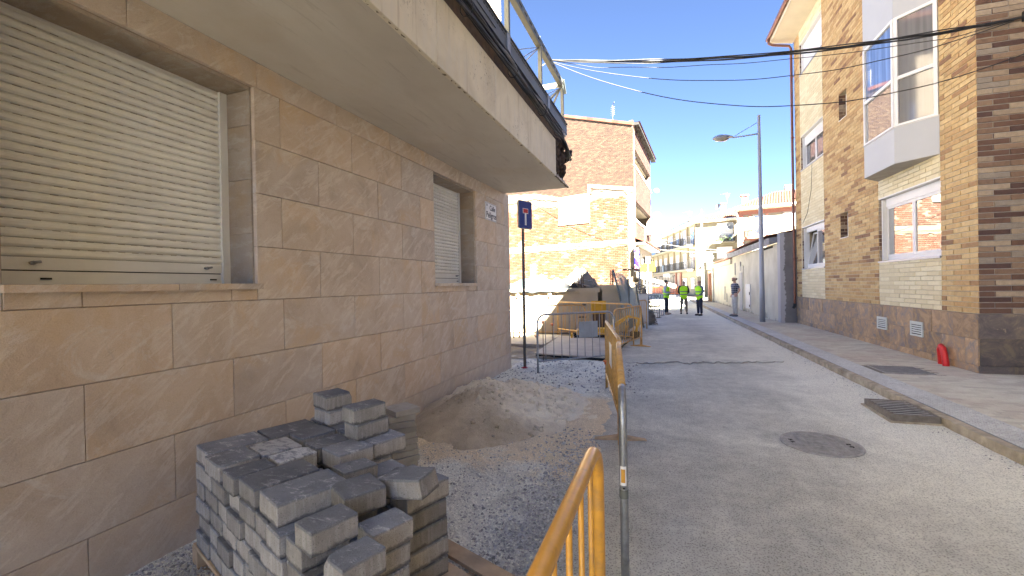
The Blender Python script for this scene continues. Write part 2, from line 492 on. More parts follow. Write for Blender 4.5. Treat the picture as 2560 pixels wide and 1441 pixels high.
def mat_greyrender():
    k = N('grey_cement_render'); k.set(.9, 0, .2); p = k.pos()
    c = k.ramp(k.noise(p, 2.5, 6, .6), [(.3, (.155, .145, .14)), (.7, (.205, .195, .19))])
    x = k.sep(p, 0)
    # flaked white paint near the street corner
    e = k.math('ADD', k.math('MULTIPLY', k.math('SUBTRACT', 4.62, x), 3.0), k.noise(p, 4.5, 8, .75, .4))
    c = k.mix(k.ramp(e, [(.60, 0.0), (.63, .85)]), c, (.45, .44, .45))
    k.color(c); k.bump(k.noise(p, 25, 6), .3, .006); return k.mat
M_GREYR = mat_greyrender()
def mat_garage():
    k = N('limewashed_wall'); k.set(.9, 0, .2); p = k.pos(); z = k.sep(p, 2)
    c = k.ramp(k.noise(p, 1.1, 6, .6), [(.3, (.44, .40, .30)), (.6, (.56, .52, .41)), (.8, (.58, .545, .46))])
    c = k.mix(k.ramp(k.noise(k.mapping(p, (3, 3, .5)), 1.4, 6, .6), [(.55, 0.0), (.7, .35)]), c, (.38, .35, .28))
    low = k.math('ADD', z, k.math('MULTIPLY', k.noise(p, 1.6, 7, .7, .4), 1.6))
    c = k.mix(k.ramp(low, [(.86, .95), (1.15, 0.0)]), c, k.mix(k.noise(p, 12, 6, .8), (.07, .062, .045), (.42, .39, .31)))
    k.color(c); k.bump(k.noise(p, 12, 6), .35, .01); return k.mat
M_GARAGE = mat_garage()
M_CREAMW = simple('cream_house_render', (.26, .225, .155), .9, var=.06, scale=1.2, bump=.1)
M_CREAM2 = simple('ochre_pilaster_render', (.24, .185, .11), .9, var=.06, scale=1.2, bump=.1)
M_GREYW = simple('taupe_band_render', (.30, .25, .20), .9, var=.08, scale=2, bump=.1)
M_RTILE = brickmat('terracotta_roof_tile', [(0, (.12, .035, .020)), (.3, (.14, .048, .028)), (.6, (.105, .030, .018)), (.8, (.15, .062, .038))], .85)
M_RTILE2 = brickmat('pale_terracotta_tile', [(0, (.088, .034, .020)), (.35, (.105, .046, .028)), (.7, (.08, .030, .018)), (.85, (.115, .060, .040))], .85)
M_BRK = brickmat('tan_facing_brick', [(0, (.46, .335, .155)), (.2, (.40, .275, .125)), (.38, (.50, .385, .195)), (.60, (.30, .19, .09)), (.68, (.45, .34, .165)), (.86, (.21, .125, .068)), (.91, (.38, .265, .125))], gain=(1.12, 1.02, .92))
M_BRKD = brickmat('brown_facing_brick', [(0, (.115, .063, .042)), (.26, (.27, .205, .14)), (.44, (.175, .11, .07)), (.56, (.31, .24, .165)), (.70, (.075, .042, .033)), (.82, (.21, .14, .09)), (.92, (.235, .195, .15))], gain=1.3)
M_BRKC = brickmat('cream_facing_brick', [(0, (.64, .55, .34)), (.4, (.68, .60, .39)), (.75, (.60, .51, .31))], var=.07, bump=.2, gain=1.05)
M_MORT = simple('pale_mortar', (.50, .42, .29), .95, var=.1, scale=20)
M_MORTC = simple('cream_mortar', (.47, .39, .27), .95, var=.1, scale=20)
M_MORTG = simple('grey_mortar', (.36, .33, .30), .95, var=.1, scale=20)
M_OLDB = brickmat('old_orange_brick', [(0, (0.105, 0.0434, 0.0217)), (.3, (0.1155, 0.0532, 0.0287)), (.55, (0.098, 0.0378, 0.0182)), (.75, (0.119, 0.0665, 0.0406)), (.93, (0.1085, 0.077, 0.0539))], .9, var=.12)
M_OLDM = simple('smeared_lime_mortar', (0.1482, 0.1092, 0.06864), .95, var=.16, scale=2.5, bump=.4, bscale=15, bdist=.01)
M_UPB = brickmat('brown_gable_brick', [(0, (0.04752, 0.02838, 0.01848)), (.35, (0.0561, 0.03498, 0.02244)), (.6, (0.04092, 0.02376, 0.0165)), (.8, (0.06468, 0.04224, 0.0264))], .85)
M_UPM = simple('gable_mortar', (0.1122, 0.0891, 0.066), .95, var=.12, scale=1.5)
M_PLAST = simple('torn_yellow_plaster', (0.17, 0.136, 0.085), .95, var=.2, scale=3, bump=.5, bscale=12, bdist=.015)
M_CREAMP = simple('smooth_cream_plaster', (0.2295, 0.1997, 0.1318), .9, var=.03, scale=1, bump=.05)
M_REDF = brickmat('shaded_red_front_brick', [(0, (.062, .030, .022)), (.4, (.078, .039, .027)), (.7, (.05, .024, .018))], .85)  # red brick darkened: shade on the street front is put into the colour
M_REDB = brickmat('red_facing_brick', [(0, (.33, .15, .10)), (.4, (.38, .19, .13)), (.7, (.28, .125, .09))], .85)
def mat_slate():
    k = N('rusty_slate_plinth'); k.set(.7, 0, .35)
    oi = k.n('ShaderNodeObjectInfo'); rr = oi.outputs['Random']
    comb = k.n('ShaderNodeCombineXYZ'); k.l(k.math('MULTIPLY', rr, 43.0), comb.inputs[0]); k.l(k.math('MULTIPLY', rr, 77.0), comb.inputs[1])
    add = k.n('ShaderNodeVectorMath', operation='ADD'); k.l(k.pos(), add.inputs[0]); k.l(comb.outputs[0], add.inputs[1]); v = add.outputs[0]
    c = k.ramp(k.noise(v, 3.0, 8, .7, 1.2), [(.28, (.12, .10, .095)), (.42, (.20, .165, .135)), (.52, (.29, .195, .11)), (.62, (.40, .27, .15)), (.76, (.24, .20, .165))])
    c = k.mix(k.ramp(k.noise(v, 8, 7, .75, .5), [(.6, 0.0), (.68, .5)]), c, (.46, .36, .22))
    c = k.mix(1.0, c, k.ramp(rr, [(0, .75), (1, 1.15)]), 'MULTIPLY')
    k.color(c, 1.25); k.bump(k.noise(v, 7, 8, .75, .8), .7, .012); return k.mat
M_SLATE = mat_slate()
def mat_slated():
    m2 = M_SLATE.copy(); m2.name = 'dark_slate_plinth'
    for n_ in m2.node_tree.nodes:
        if n_.type == 'VALTORGB' and len(n_.color_ramp.elements) == 5:
            for e, c in zip(n_.color_ramp.elements, [(.055, .048, .047), (.095, .08, .075), (.13, .105, .09), (.20, .155, .105), (.105, .09, .085)]): e.color = (*c, 1)
    return m2
M_SLATED = mat_slated()
M_PANELW = simple('white_composite_panel', (.44, .445, .435), .55, spec=.4, var=.03, scale=1.5, bump=.03)
M_FRAMEW = simple('white_window_frame', (.72, .71, .67), .4, spec=.45, var=.04, scale=4, bump=.02, dirt=((.5, .47, .42), .2))
M_ALUM = simple('grey_aluminium_sill', (.42, .42, .42), .4, metal=.5, var=.06)
def mat_glass(name, tint=(.03, .035, .04), refl=.5, rough=.015, inner=(.08, .085, .09)):
    k = N(name)
    gl = k.n('ShaderNodeBsdfGlossy'); gl.inputs['Roughness'].default_value = rough; gl.inputs['Color'].default_value = (.95, .97, 1, 1)
    k.b.inputs['Roughness'].default_value = .5
    c = k.ramp(k.noise(k.mapping(k.pos(), (14, 14, .4)), 1.0, 3), [(.35, tint), (.65, inner)])
    k.color(c)
    fr = k.n('ShaderNodeFresnel'); fr.inputs[0].default_value = 1.5
    f = k.math('ADD', k.math('MULTIPLY', fr.outputs[0], 1.0), refl, True)
    mx = k.n('ShaderNodeMixShader'); k.l(f, mx.inputs[0]); k.l(k.b.outputs[0], mx.inputs[1]); k.l(gl.outputs[0], mx.inputs[2])
    k.l(mx.outputs[0], k.t.nodes['Material Output'].inputs[0])
    return k.mat
M_GLASS = mat_glass('window_pane', refl=.45)
M_GLASSC = mat_glass('curtained_pane', tint=(.045, .07, .13), inner=(.14, .20, .32), refl=.10)
M_GLASSN = mat_glass('screened_pane', tint=(.12, .12, .115), inner=(.17, .17, .165), refl=.06, rough=.06)
M_GLASSD = mat_glass('dark_pane', refl=.12)
M_EAVE = simple('cream_eave_board', (.60, .54, .41), .8, var=.06, scale=2, bump=.05)
M_COPPER = simple('brown_gutter_metal', (.20, .085, .055), .38, metal=.2, var=.15, scale=5, bump=.05)
def mat_sidewalk():
    k = N('worn_paving_block'); k.set(.9, 0, .2); p = k.pos()
    c = k.ramp(k.rnd(), [(0, (.27, .25, .235)), (.5, (.33, .31, .285)), (1, (.36, .345, .325))])
    c = k.mix(k.ramp(k.noise(p, .7, 6, .65), [(.46, 0.0), (.62, .45)]), c, (.27, .205, .19))
    c = k.mix(k.ramp(k.noise(p, 1.7, 7, .7), [(.5, 0.0), (.7, .5)]), c, (.40, .385, .355))
    c = k.mix(.6, c, k.ramp(k.noise(p, 110, 4, .7), [(.3, .75), (.7, 1.2)]), 'MULTIPLY')
    k.color(c, (1.72, 1.74, 1.54)); k.bump(k.noise(p, 90, 5, .7), .4, .004); return k.mat
M_WALK = mat_sidewalk()
M_WALKJ = simple('paving_joint_sand', (.20, .18, .155), .95, var=.2, scale=12)
M_TACT = simple('ribbed_grey_tile', (.52, .53, .52), .85, var=.14, scale=2.2, bump=.3, bscale=90, rand=.12)
M_TACTG = simple('ribbed_tile_groove', (.23, .235, .24), .9, var=.15, scale=3)
M_KERB = simple('dirty_kerb_concrete', (.38, .33, .245), .92, var=.3, scale=7, bump=.6, bscale=45, bdist=.006, rand=.15, dirt=((.12, .10, .07), .7))
M_IRON = simple('cast_iron', (.36, .35, .33), .6, metal=.4, var=.25, scale=14, bump=.3, dirt=((.40, .38, .35), .7))
M_IRONR = simple('rusted_iron', (.20, .175, .145), .7, metal=.3, var=.3, scale=14, bump=.3, dirt=((.17, .12, .075), .6))
M_COVER = simple('grey_cover_plate', (.22, .215, .21), .75, metal=.2, var=.2, scale=12, bump=.3)
M_WOOD = simple('raw_pallet_wood', (.55, .40, .25), .8, var=.22, scale=7, bump=.35, bscale=30, rand=.25, dirt=((.24, .18, .12), .5))
M_PLY = simple('dusty_plywood', (.43, .40, .36), .85, var=.1, scale=3, bump=.3, dirt=((.30, .27, .24), .6))
M_SLAB = simple('grey_paving_slab', (.36, .345, .315), .88, var=.14, scale=9, bump=.4, bscale=80, rand=.22)
M_BLUE = simple('blue_sign_face', (.010, .030, .20), .45, spec=.4, var=.05, bump=0)
M_SIGNR = simple('sign_red', (.50, .03, .03), .45, var=.05, bump=0)
M_SIGNW = simple('sign_white', (.75, .75, .75), .45, var=.03, bump=0)
M_SIGNG = simple('sign_backing_cream', (.60, .54, .43), .5, var=.05, bump=0)
M_POLE = simple('dull_sign_post', (.125, .115, .105), .6, metal=.3, var=.15, scale=9, bump=.2)
M_LAMP = simple('grey_lamp_column', (.30, .305, .33), .5, metal=.3, var=.06, scale=2, bump=.03)
M_LENS = simple('lamp_lens', (.28, .27, .24), .25, spec=.5, var=.08, bump=0)
M_VENT = simple('painted_vent_grille', (.50, .54, .50), .5, var=.08, bump=.02)
M_RED = simple('red_conduit', (.60, .025, .025), .4, spec=.45, var=.1, scale=20, bump=.1)
M_DIRT = simple('trodden_site_earth', (.20, .17, .135), .95, var=.22, scale=2.2, bump=.8, bscale=14, bdist=.03, dirt=((.42, .40, .37), .6))
M_SKIP = simple('beige_skip_paint', (.44, .385, .28), .65, var=.08, scale=2, bump=.12, bscale=10, dirt=((.40, .31, .2), .4))
M_TARP = simple('grey_blue_tarpaulin', (.045, .06, .06), .5, var=.25, scale=5, bump=.5, bscale=9, bdist=.03)
M_SACK = simple('white_woven_sack', (.22, .20, .165), .8, var=.1, scale=5, bump=.6, bscale=11, bdist=.03)
M_MACH = simple('machine_yellow', (.62, .34, .02), .45, var=.12, scale=7, bump=.1)
M_RUBBER = simple('black_rubber', (.03, .03, .03), .8, var=.2)
M_NET = simple('chain_link_wire', (.36, .40, .38), .5, metal=.1, var=.1, bump=0)
M_STRAW = simple('dry_grass', (.50, .36, .17), .9, var=.3, scale=20, bump=0, rand=.3)
M_LEAF = simple('balcony_leaf', (.09, .15, .04), .8, var=.35, scale=20, bump=0, rand=.4)
M_RAIL = simple('black_railing_paint', (.035, .035, .04), .5, var=.1, bump=0)
M_AWN = simple('white_awning_cloth', (.42, .40, .34), .8, var=.04, bump=.05)
M_BLUEC = simple('blue_balcony_cloth', (.03, .12, .34), .8, var=.2, scale=8, bump=.2)
M_SKIN = simple('skin', (.46, .27, .19), .55, var=.08, scale=15, bump=.05)
M_HAIRD = simple('dark_hair', (.03, .024, .02), .7, var=.3, scale=40)
M_HAIRG = simple('grey_hair', (.22, .20, .18), .7, var=.3, scale=40)
M_NAVY = simple('navy_cloth', (.022, .024, .038), .85, var=.2, scale=12, bump=.3)
M_KHAKI = simple('khaki_cloth', (.17, .135, .10), .85, var=.15, scale=12, bump=.3)
M_OFFW = simple('off_white_cloth', (.46, .42, .36), .85, var=.1, scale=12, bump=.3)
M_SHIRT = simple('pale_blue_cloth', (.40, .45, .56), .85, var=.1, scale=14, bump=.3)
M_BLK = simple('black_cloth', (.022, .022, .024), .85, var=.2, scale=12, bump=.2)
M_GREYS = simple('grey_wool', (.13, .155, .185), .9, var=.12, scale=20, bump=.3)
M_SHOEB = simple('beige_shoe', (.33, .24, .16), .7, var=.1)
M_SHOED = simple('black_shoe', (.022, .02, .02), .45, var=.1)
M_SHOEG = simple('grey_shoe', (.13, .12, .11), .7, var=.1)
def mat_vest():
    k = N('hi_vis_vest'); k.set(.7, 0, .3); z = k.sep(k.objco(), 2)
    c = (.50, .95, .02)
    s1 = k.ramp(k.math('ABSOLUTE', k.math('SUBTRACT', z, 1.02)), [(.024, 1.0), (.027, 0.0)])
    s2 = k.ramp(k.math('ABSOLUTE', k.math('SUBTRACT', z, 1.17)), [(.024, 1.0), (.027, 0.0)])
    k.color(k.mix(k.math('MAXIMUM', s1, s2), c, (.20, .215, .20)))
    k.bump(k.noise(k.pos(), 18, 4), .4, .01); return k.mat
M_VEST = mat_vest()
def mat_check():
    k = N('navy_checked_cloth'); k.set(.85, 0, .2); oc = k.objco()
    a = k.math('SINE', k.math('MULTIPLY', k.sep(oc, 2), 75)); b = k.math('SINE', k.math('MULTIPLY', k.math('ADD', k.sep(oc, 0), k.sep(oc, 1)), 75))
    f = k.math('MAXIMUM', k.ramp(a, [(.72, 0.0), (.82, .8)]), k.ramp(b, [(.72, 0.0), (.82, .8)]))
    k.color(k.mix(f, (.025, .03, .05), (.33, .34, .37))); return k.mat
M_CHECK = mat_check()
def project(p):
    v = Vector(p) - Vector((0, 0, CAM_H)); d = v.dot(fw)
    if d < .05: return None
    return 1280 + F_PX * v.dot(cr) / d, 720.5 - F_PX * v.dot(cu) / d, d
def in_frame(p, mrg=30):
    q = project(p)
    return q is not None and -mrg < q[0] < 2560 + mrg and -mrg < q[1] < 1441 + mrg

def fbm(x, y, z=0.0, o=4, s=1.0):
    return mnoise.fractal(Vector((x * s, y * s, z)), 1.0, 2.0, o)

# ---------------------------------------------------------------- ground, road
b = MB(); b.face([(-900, -900, -.06), (900, -900, -.06), (900, 900, -.06), (-900, 900, -.06)])
b.build('ground', M_DIRT, kind='structure', fix=False)
b = MB()
b.grid(lambda u, v: (-12 + 15.1 * u, -8 + 98 * v, .004 * fbm(-12 + 15.1 * u, -8 + 98 * v, 3, 3, .9)), 40, 200)
b.build('road', M_ROAD, kind='structure', fix=False)
# broken edge of the older surfacing, running across the street
def strip(name, pts, w, mat, z=.006, kind=None, hz=.0):
    b = MB()
    for i in range(len(pts) - 1):
        (x0, y0), (x1, y1) = pts[i], pts[i + 1]
        w0 = w * (1 + .7 * math.sin(i * 1.7)); w1 = w * (1 + .7 * math.sin((i + 1) * 1.7))
        b.face([(x0, y0 - w0, z), (x1, y1 - w1, z), (x1, y1 + w1 * .6, z + hz), (x0, y0 + w0 * .6, z + hz)])
    return b.build(name, mat, kind=kind, fix=False)
pts = [(-.62 + 3.1 * i / 60, 9.22 + .85 * (i / 60) + .16 * fbm(i * .35, 2.2, 0, 4) + .05 * fbm(i * 1.3, 5.2, 0, 4) + .03 * random.uniform(-1, 1) + (.12 if 14 < i < 22 else 0)) for i in range(61)]
strip('road_crack', pts, .022, M_GROUT, z=.012, kind='structure')
b = MB()
for i in range(60):
    (x0, y0), (x1, y1) = pts[i], pts[i + 1]
    b.hexa([(x0, y0 + .03, .0), (x1, y1 + .03, .0), (x1, y1 + 1.6, -.01), (x0, y0 + 1.6, -.01), (x0, y0 + .03, .022), (x1, y1 + .03, .022), (x1, y1 + 1.6, .008), (x0, y0 + 1.6, .008)])
b.build('road_step', M_ROAD, kind='structure')

# ---------------------------------------------------------------- gravel verge along the wall
def wall_x(y): return -2.97 + .0338 * y
def verge_edge(y): return -.42 + .10 * fbm(y, 7.7, 0, 4, 1.6) + (.18 if y > 7 else 0)
def verge_h(x, y):
    e = verge_edge(y) - x
    base = .020 + .016 * fbm(x, y, 1.3, 5, 2.6) + .010 * fbm(x, y, 9.3, 4, 12)
    if y > 6.6: base += .03 * max(0, fbm(x, y, 4.4, 4, 2.2))
    if 3.4 < y < 7.2:
        f_ = min(1, (y - 3.4) / .5) * min(1, (7.2 - y) / .5)
        base += f_ * (.022 * fbm(x, y, 21.0, 5, 4.5) + .018 * max(0, fbm(x, y, 31.0, 3, 3)))
    k = max(0.0, min(1.0, e / .35))
    return -.012 + (base + .012) * (k * k * (3 - 2 * k))
b = MB()
NX, NY = 130, 430
def vf(u, v):
    y = -1.0 + 10.4 * u
    x = wall_x(y) - .05 + (.3 - wall_x(y)) * v
    return (x, y, verge_h(x, y))
b.grid(vf, NY, NX)
b.build('gravel_verge', M_BED, kind='structure', fix=False)

# loose stones
def stones(name, mat, spots, label):
    b = MB()
    for (x, y, z, s) in spots:
        a = random.uniform(0, 6.28); ca, sa = math.cos(a), math.sin(a)
        P = []
        for (px, py, pz) in ((1, 0, 0), (0, 1, 0), (-1, 0, 0), (0, -1, 0), (0, 0, 1), (.3, .2, -.6)):
            k = s * random.uniform(.65, 1.2)
            X, Y = px + random.uniform(-.35, .35), (py + random.uniform(-.35, .35)) * .8
            P.append((x + k * (X * ca - Y * sa), y + k * (X * sa + Y * ca), z + k * .75 * (pz + random.uniform(-.2, .2))))
        n0 = len(b.v); b.v += P
        for q in ((0, 1, 4), (1, 2, 4), (2, 3, 4), (3, 0, 4), (1, 0, 5), (2, 1, 5), (3, 2, 5), (0, 3, 5)):
            b.f.append(tuple(n0 + i for i in q)); b.m.append(0); b.s.append(False)
    o = b.build(name, mat, fix=False)
    tag(o, label, 'gravel', kind='stuff'); return o
sp1, sp2 = [], []
while len(sp1) < 9000:
    y = random.uniform(.9, 4.9); x = random.uniform(wall_x(y) + .02, -.36)
    near_edge = math.exp(-((x + .72) / .28) ** 2)
    d = .20 + .9 * near_edge * (1 if y < 4.6 else .3) + .35 * max(0, fbm(x, y, 5, 3, 2))
    if x < wall_x(y) + .45 and y < 2.6: d = .9
    if x < -1.15 and x > wall_x(y) + .5: d *= .35
    if random.random() < d * (1.0 if y < 3.6 else .45):
        sp1.append((x, y, verge_h(x, y) + .002, random.choice((.006, .008, .010, .013, .017)) * random.uniform(.8, 1.2)))
for i in range(5200):
    y = random.uniform(.9, 4.0); x = random.uniform(wall_x(y) + .02, -.5)
    sp2.append((x, y, verge_h(x, y) + .001, random.uniform(.004, .011)))
for i in range(700):
    y = random.uniform(6.6, 9.2); x = random.uniform(wall_x(y) + .03, -.1)
    sp1.append((x, y, verge_h(x, y) + .004, random.uniform(.008, .03)))
stones('gravel', M_STONES, sp1, 'loose dark grey crushed stone spread between wall and barriers')
stones('pale_gravel', M_DUSTY, sp2, 'dusty whitish stone chips lying around the pallet')
sp3 = []
for i in range(420):
    y = random.uniform(1.2, 9.5); x = -.3 + abs(random.gauss(0, .35))
    if random.random() < .25: x = random.uniform(-.2, 3.0)
    sp3.append((x, y, .004, random.uniform(.003, .009)))
for i in range(900):
    y = random.uniform(2, 20); x = 3.02 - abs(random.gauss(0, .16))
    sp3.append((x, y, .004, random.uniform(.003, .012)))
stones('road_grit', M_STONES, sp3, 'scattered grit on the asphalt near the kerb')

# ---------------------------------------------------------------- sand pile
cones = [(-1.98, 4.93, .50, .56), (-2.12, 5.45, .40, .46), (-2.35, 5.95, .33, .45), (-1.66, 5.45, .27, .50), (-1.55, 5.98, .20, .42), (-1.2, 5.72, .145, .42),
         (-1.35, 6.38, .15, .42), (-.98, 5.45, .09, .36), (-1.9, 6.5, .20, .42), (-1.05, 6.1, .10, .4), (-1.42, 5.1, .20, .5), (-2.6, 5.2, .22, .5), (-2.2, 6.9, .12, .38), (-1.1, 4.95, .07, .3)]
def sand_h(x, y):
    q = 22.0; s = 0.0
    nx = x + .06 * fbm(x, y, 2, 3, 3.5); ny = y + .06 * fbm(x, y, 8, 3, 3.5)
    for (cx, cy, h, sl) in cones:
        d = math.sqrt((nx - cx) ** 2 + (ny - cy) ** 2 + .006)
        s += math.exp(q * (h - sl * d))
    h = math.log(s + 1e-9) / q
    rough = 1.0 if h > .33 or y > 5.15 or (x > -1.45 and y > 4.9) else .22
    h += rough * (.042 * fbm(x, y, 6.1, 5, 5.0) - .03 * abs(fbm(x, y, 16.1, 3, 4.0))) + .007 * fbm(x, y, 3.1, 4, 22)
    # lumps along the crest
    c = fbm(x, y, 11.0, 4, 13)
    if h > .30: h += .040 * max(0, c) * min(1, (h - .30) / .08)
    return h
b = MB()
def sf(u, v):
    y = 3.7 + 3.9 * u
    x = wall_x(y) - .03 + (-.35 - wall_x(y)) * v
    h = sand_h(x, y)
    return (x, y, max(h, -.05) if h < .02 else h)
b.grid(sf, 210, 150)
# only the faces standing proud of the bed are kept
kf = [i for i, f in enumerate(b.f) if max(b.v[k][2] for k in f) > .0]
b.f = [b.f[i] for i in kf]; b.m = [b.m[i] for i in kf]; b.s = [b.s[i] for i in kf]
o = b.build('sand_pile', M_SAND, fix=False)
tag(o, 'heap of damp brown building sand tipped against the stone wall', 'sand pile', kind='stuff')
b = MB()
for i in range(1500):
    y = random.uniform(4.2, 7.0); x = random.uniform(-2.6, -.8); h = sand_h(x, y)
    if h < .03: continue
    if h < .3 and random.random() < (.85 if y < 5 else .5): continue
    s_ = random.choice((.006, .008, .010, .014, .022, .03)) * random.uniform(.7, 1.1)
    b.blob((x, y, h + .003), s_ * 1.2, s_, s_ * .8, seg=6, ring=4, jit=.35)
o = b.build('sand_clods', M_SAND, fix=False); tag(o, 'clods of caked sand on the crest of the sand heap', 'sand', kind='stuff')

# ---------------------------------------------------------------- pavement on the right
KZ = .10
b = MB()
b.box(3.10, -8, -.05, 9.5, 9.02, KZ - .012); b.box(3.10, 9.02, -.05, 4.99, 60, KZ - .012)
walk = b.build('pavement', M_WALKJ, kind='structure')
kme = []
for v in range(5):
    kb = MB(); n = 10
    for i in range(n):                      # chipped stone: jittered section
        a0, a1 = -.497 + .994 * i / n, -.497 + .994 * (i + 1) / n
        random.seed(v * 100 + i); j0 = random.uniform(-.008, .006); c0 = random.uniform(-.012, .0)
        random.seed(v * 100 + i + 1); j1 = random.uniform(-.008, .006); c1 = random.uniform(-.012, .0)
        if i == n - 1: j1 = c1 = 0
        if i == 0: j0 = c0 = 0
        kb.hexa([(-.05 + j0, a0, -.12), (.045, a0, -.12), (.045, a1, -.12), (-.05 + j1, a1, -.12), (-.045 + j0, a0, c0), (.045, a0, 0), (.045, a1, 0), (-.045 + j1, a1, c1)], skip=(4,) if i < n - 1 else ())
    kme.append(kb.mesh('kerb_stone')); kme[-1].materials.append(M_KERB)
random.seed(21)
for i in range(44):
    o = link('kerb_stone', random.choice(kme), parent=walk, loc=(3.085, -3.5 + i, KZ + random.uniform(-.004, .004)), rot=(0, random.uniform(-.02, .02), random.uniform(-.004, .004)))
tb = MB(); T = .372
tb.box(-T / 2, -T / 2, -.04, T / 2, T / 2, 0, mi=1)
for i in range(8):
    x = -T / 2 + T * (i + .5) / 8
    for j in range(8):
        y = -T / 2 + T * (j + .5) / 8
        tb.hexa([(x - .016, y - .020, -.002), (x + .016, y - .020, -.002), (x + .016, y + .020, -.002), (x - .016, y + .020, -.002),
                 (x - .010, y - .016, .011), (x + .010, y - .016, .011), (x + .010, y + .016, .011), (x - .010, y + .016, .011)], skip=(0,))
tme = tb.mesh('tactile_tile'); tme.materials.append(M_TACT); tme.materials.append(M_TACTG)
for i in range(118):
    link('tactile_tile', tme, parent=walk, loc=(3.138 + T / 2, -4 + (T + .004) * i, KZ + random.uniform(-.0015, .0015)), rot=(random.uniform(-.004, .004), random.uniform(-.006, .006), 0))
cands = []
y = -1.0; row = 0
COVR = (3.60, 4.30, 8.76, 9.46)
while y < 36:
    x = 3.516 + (-.1 if row % 2 else 0)
    xm = 4.955 if y > 8.93 else 7.6
    while x < xm:
        a, c = max(x, 3.516), min(x + .196, xm)
        if c - a > .03 and not (c > COVR[0] and a < COVR[1] and y + .096 > COVR[2] and y < COVR[3]):
            cands.append((a, y, c, y + .096))
        x += .2
    y += .1; row += 1
def key(r):
    c = ((r[0] + r[2]) / 2, (r[1] + r[3]) / 2, KZ)
    q = project(c)
    if q is None or not (0 < q[0] < 2560 and 0 < q[1] < 1441): return 1e6 + abs(c[1])
    return q[2]
cands.sort(key=key)
pm = {}
def paverblk(w, d):
    kk = (round(w, 3), round(d, 3))
    if kk not in pm:
        q = MB(); e = .004
        w2, d2 = w / 2, d / 2
        q.hexa([(-w2, -d2, -.03), (w2, -d2, -.03), (w2, d2, -.03), (-w2, d2, -.03), (-w2, -d2, -.004), (w2, -d2, -.004), (w2, d2, -.004), (-w2, d2, -.004)], skip=(0, 1))
        q.hexa([(-w2, -d2, -.004), (w2, -d2, -.004), (w2, d2, -.004), (-w2, d2, -.004), (-w2 + e, -d2 + e, 0), (w2 - e, -d2 + e, 0), (w2 - e, d2 - e, 0), (-w2 + e, d2 - e, 0)], skip=(0,))
        pm[kk] = q.mesh('paving_block'); pm[kk].materials.append(M_WALK)
    return pm[kk]
for r in cands[:290]:
    link('paving_block', paverblk(r[2] - r[0], r[3] - r[1]), parent=walk, loc=((r[0] + r[2]) / 2, (r[1] + r[3]) / 2, KZ + random.uniform(-.002, .002)), rot=(random.uniform(-.008, .008), random.uniform(-.008, .008), 0))
b = MB()
for r in cands[290:]:
    dz = random.uniform(-.0015, .0015)
    b.box(r[0], r[1], KZ - .03, r[2], r[3], KZ + dz, skip=(0,))
b.build('paving_blocks', M_WALK, walk, kind='stuff', fix=False)

# inspection cover in the pavement
t = thing('inspection_cover', 'dark rectangular ribbed cover plate set flush in the pavement', 'cover plate', (3.95, 9.11, KZ))
b = MB(); b.box(-.335, -.335, -.03, .335, .335, .002)
b.build('frame', M_IRON, t)
b = MB(); b.box(-.315, -.315, -.01, .315, .315, .005)
for i in range(14):
    for j in range(14):
        x, y = -.29 + i * .0446, -.29 + j * .0446
        a = (.012, .004) if (i + j) % 2 else (.004, .012)
        b.box(x - a[0], y - a[1], .005, x + a[0], y + a[1], .008, skip=(0,))
b.build('plate', M_COVER, t)

# manhole
t = thing('manhole_cover', 'round dusty cast iron manhole cover with raised studs in the road', 'manhole cover', (1.57, 5.13, 0))
b = MB(); b.tube([(.345 * math.cos(a * .1309), .345 * math.sin(a * .1309), .006) for a in range(48)], .010, 6, closed=True); b.build('rim', M_IRON, t)
b = MB(); b.cyl((0, 0), .335, -.02, .006, 40)
def mstud(x, y, w, d, a=0):
    ca, sa = math.cos(a), math.sin(a)
    b.obox((x, y, .009), (w * ca, w * sa, 0), (-d * sa, d * ca, 0), (0, 0, .0035))
for i in range(-9, 10):
    for j in range(-9, 10):
        x, y = i * .034, j * .034
        rr_ = math.hypot(x, y)
        if rr_ < .315 and rr_ > .06:
            if abs(x) < .10 and abs(y) < .26: continue
            mstud(x, y, .011, .009)
for k in range(-6, 7):
    mstud(0 - .03 * abs(math.sin(k)), k * .038, .085, .006, .35 if k % 2 else -.35)
b.build('lid', M_IRON, t)
for (x, y) in ((-.255, .045), (-.25, -.02), (.245, .03), (.25, -.04)):
    h = MB(); h.box(x - .018, y - .012, .006, x + .018, y + .012, .0132); h.build('lifting_hole', M_DARK, t)

# road gully grate standing proud of the stripped road
t = thing('gully_grate', 'rusted iron gully grate standing proud beside the kerb', 'drain grate', (2.815, 6.50, 0), R(-1))
b = MB(); W2, D2, ZT = .22, .375, .088
for (x0, x1, y0, y1) in ((-W2, W2, -D2, -D2 + .035), (-W2, W2, D2 - .035, D2), (-W2, -W2 + .035, -D2 + .035, D2 - .035), (W2 - .035, W2, -D2 + .035, D2 - .035)):
    b.box(x0, y0, -.02, x1, y1, ZT)
b.build('frame', M_IRONR, t)
b = MB(); b.box(-W2 - .03, -D2 - .03, -.02, W2 + .015, D2 + .03, .016); b.build('bed', M_KERB, t)
for i in range(8):
    y = -D2 + .082 + i * .084
    q = MB(); q.box(-W2 + .035, y - .014, ZT - .006, W2 - .035, y + .014, ZT - .001); q.build('bar', M_IRON, t)
b = MB(); b.box(-W2 + .035, -D2 + .035, .030, W2 - .035, D2 - .035, .045); b.build('pit', M_DARK, t)
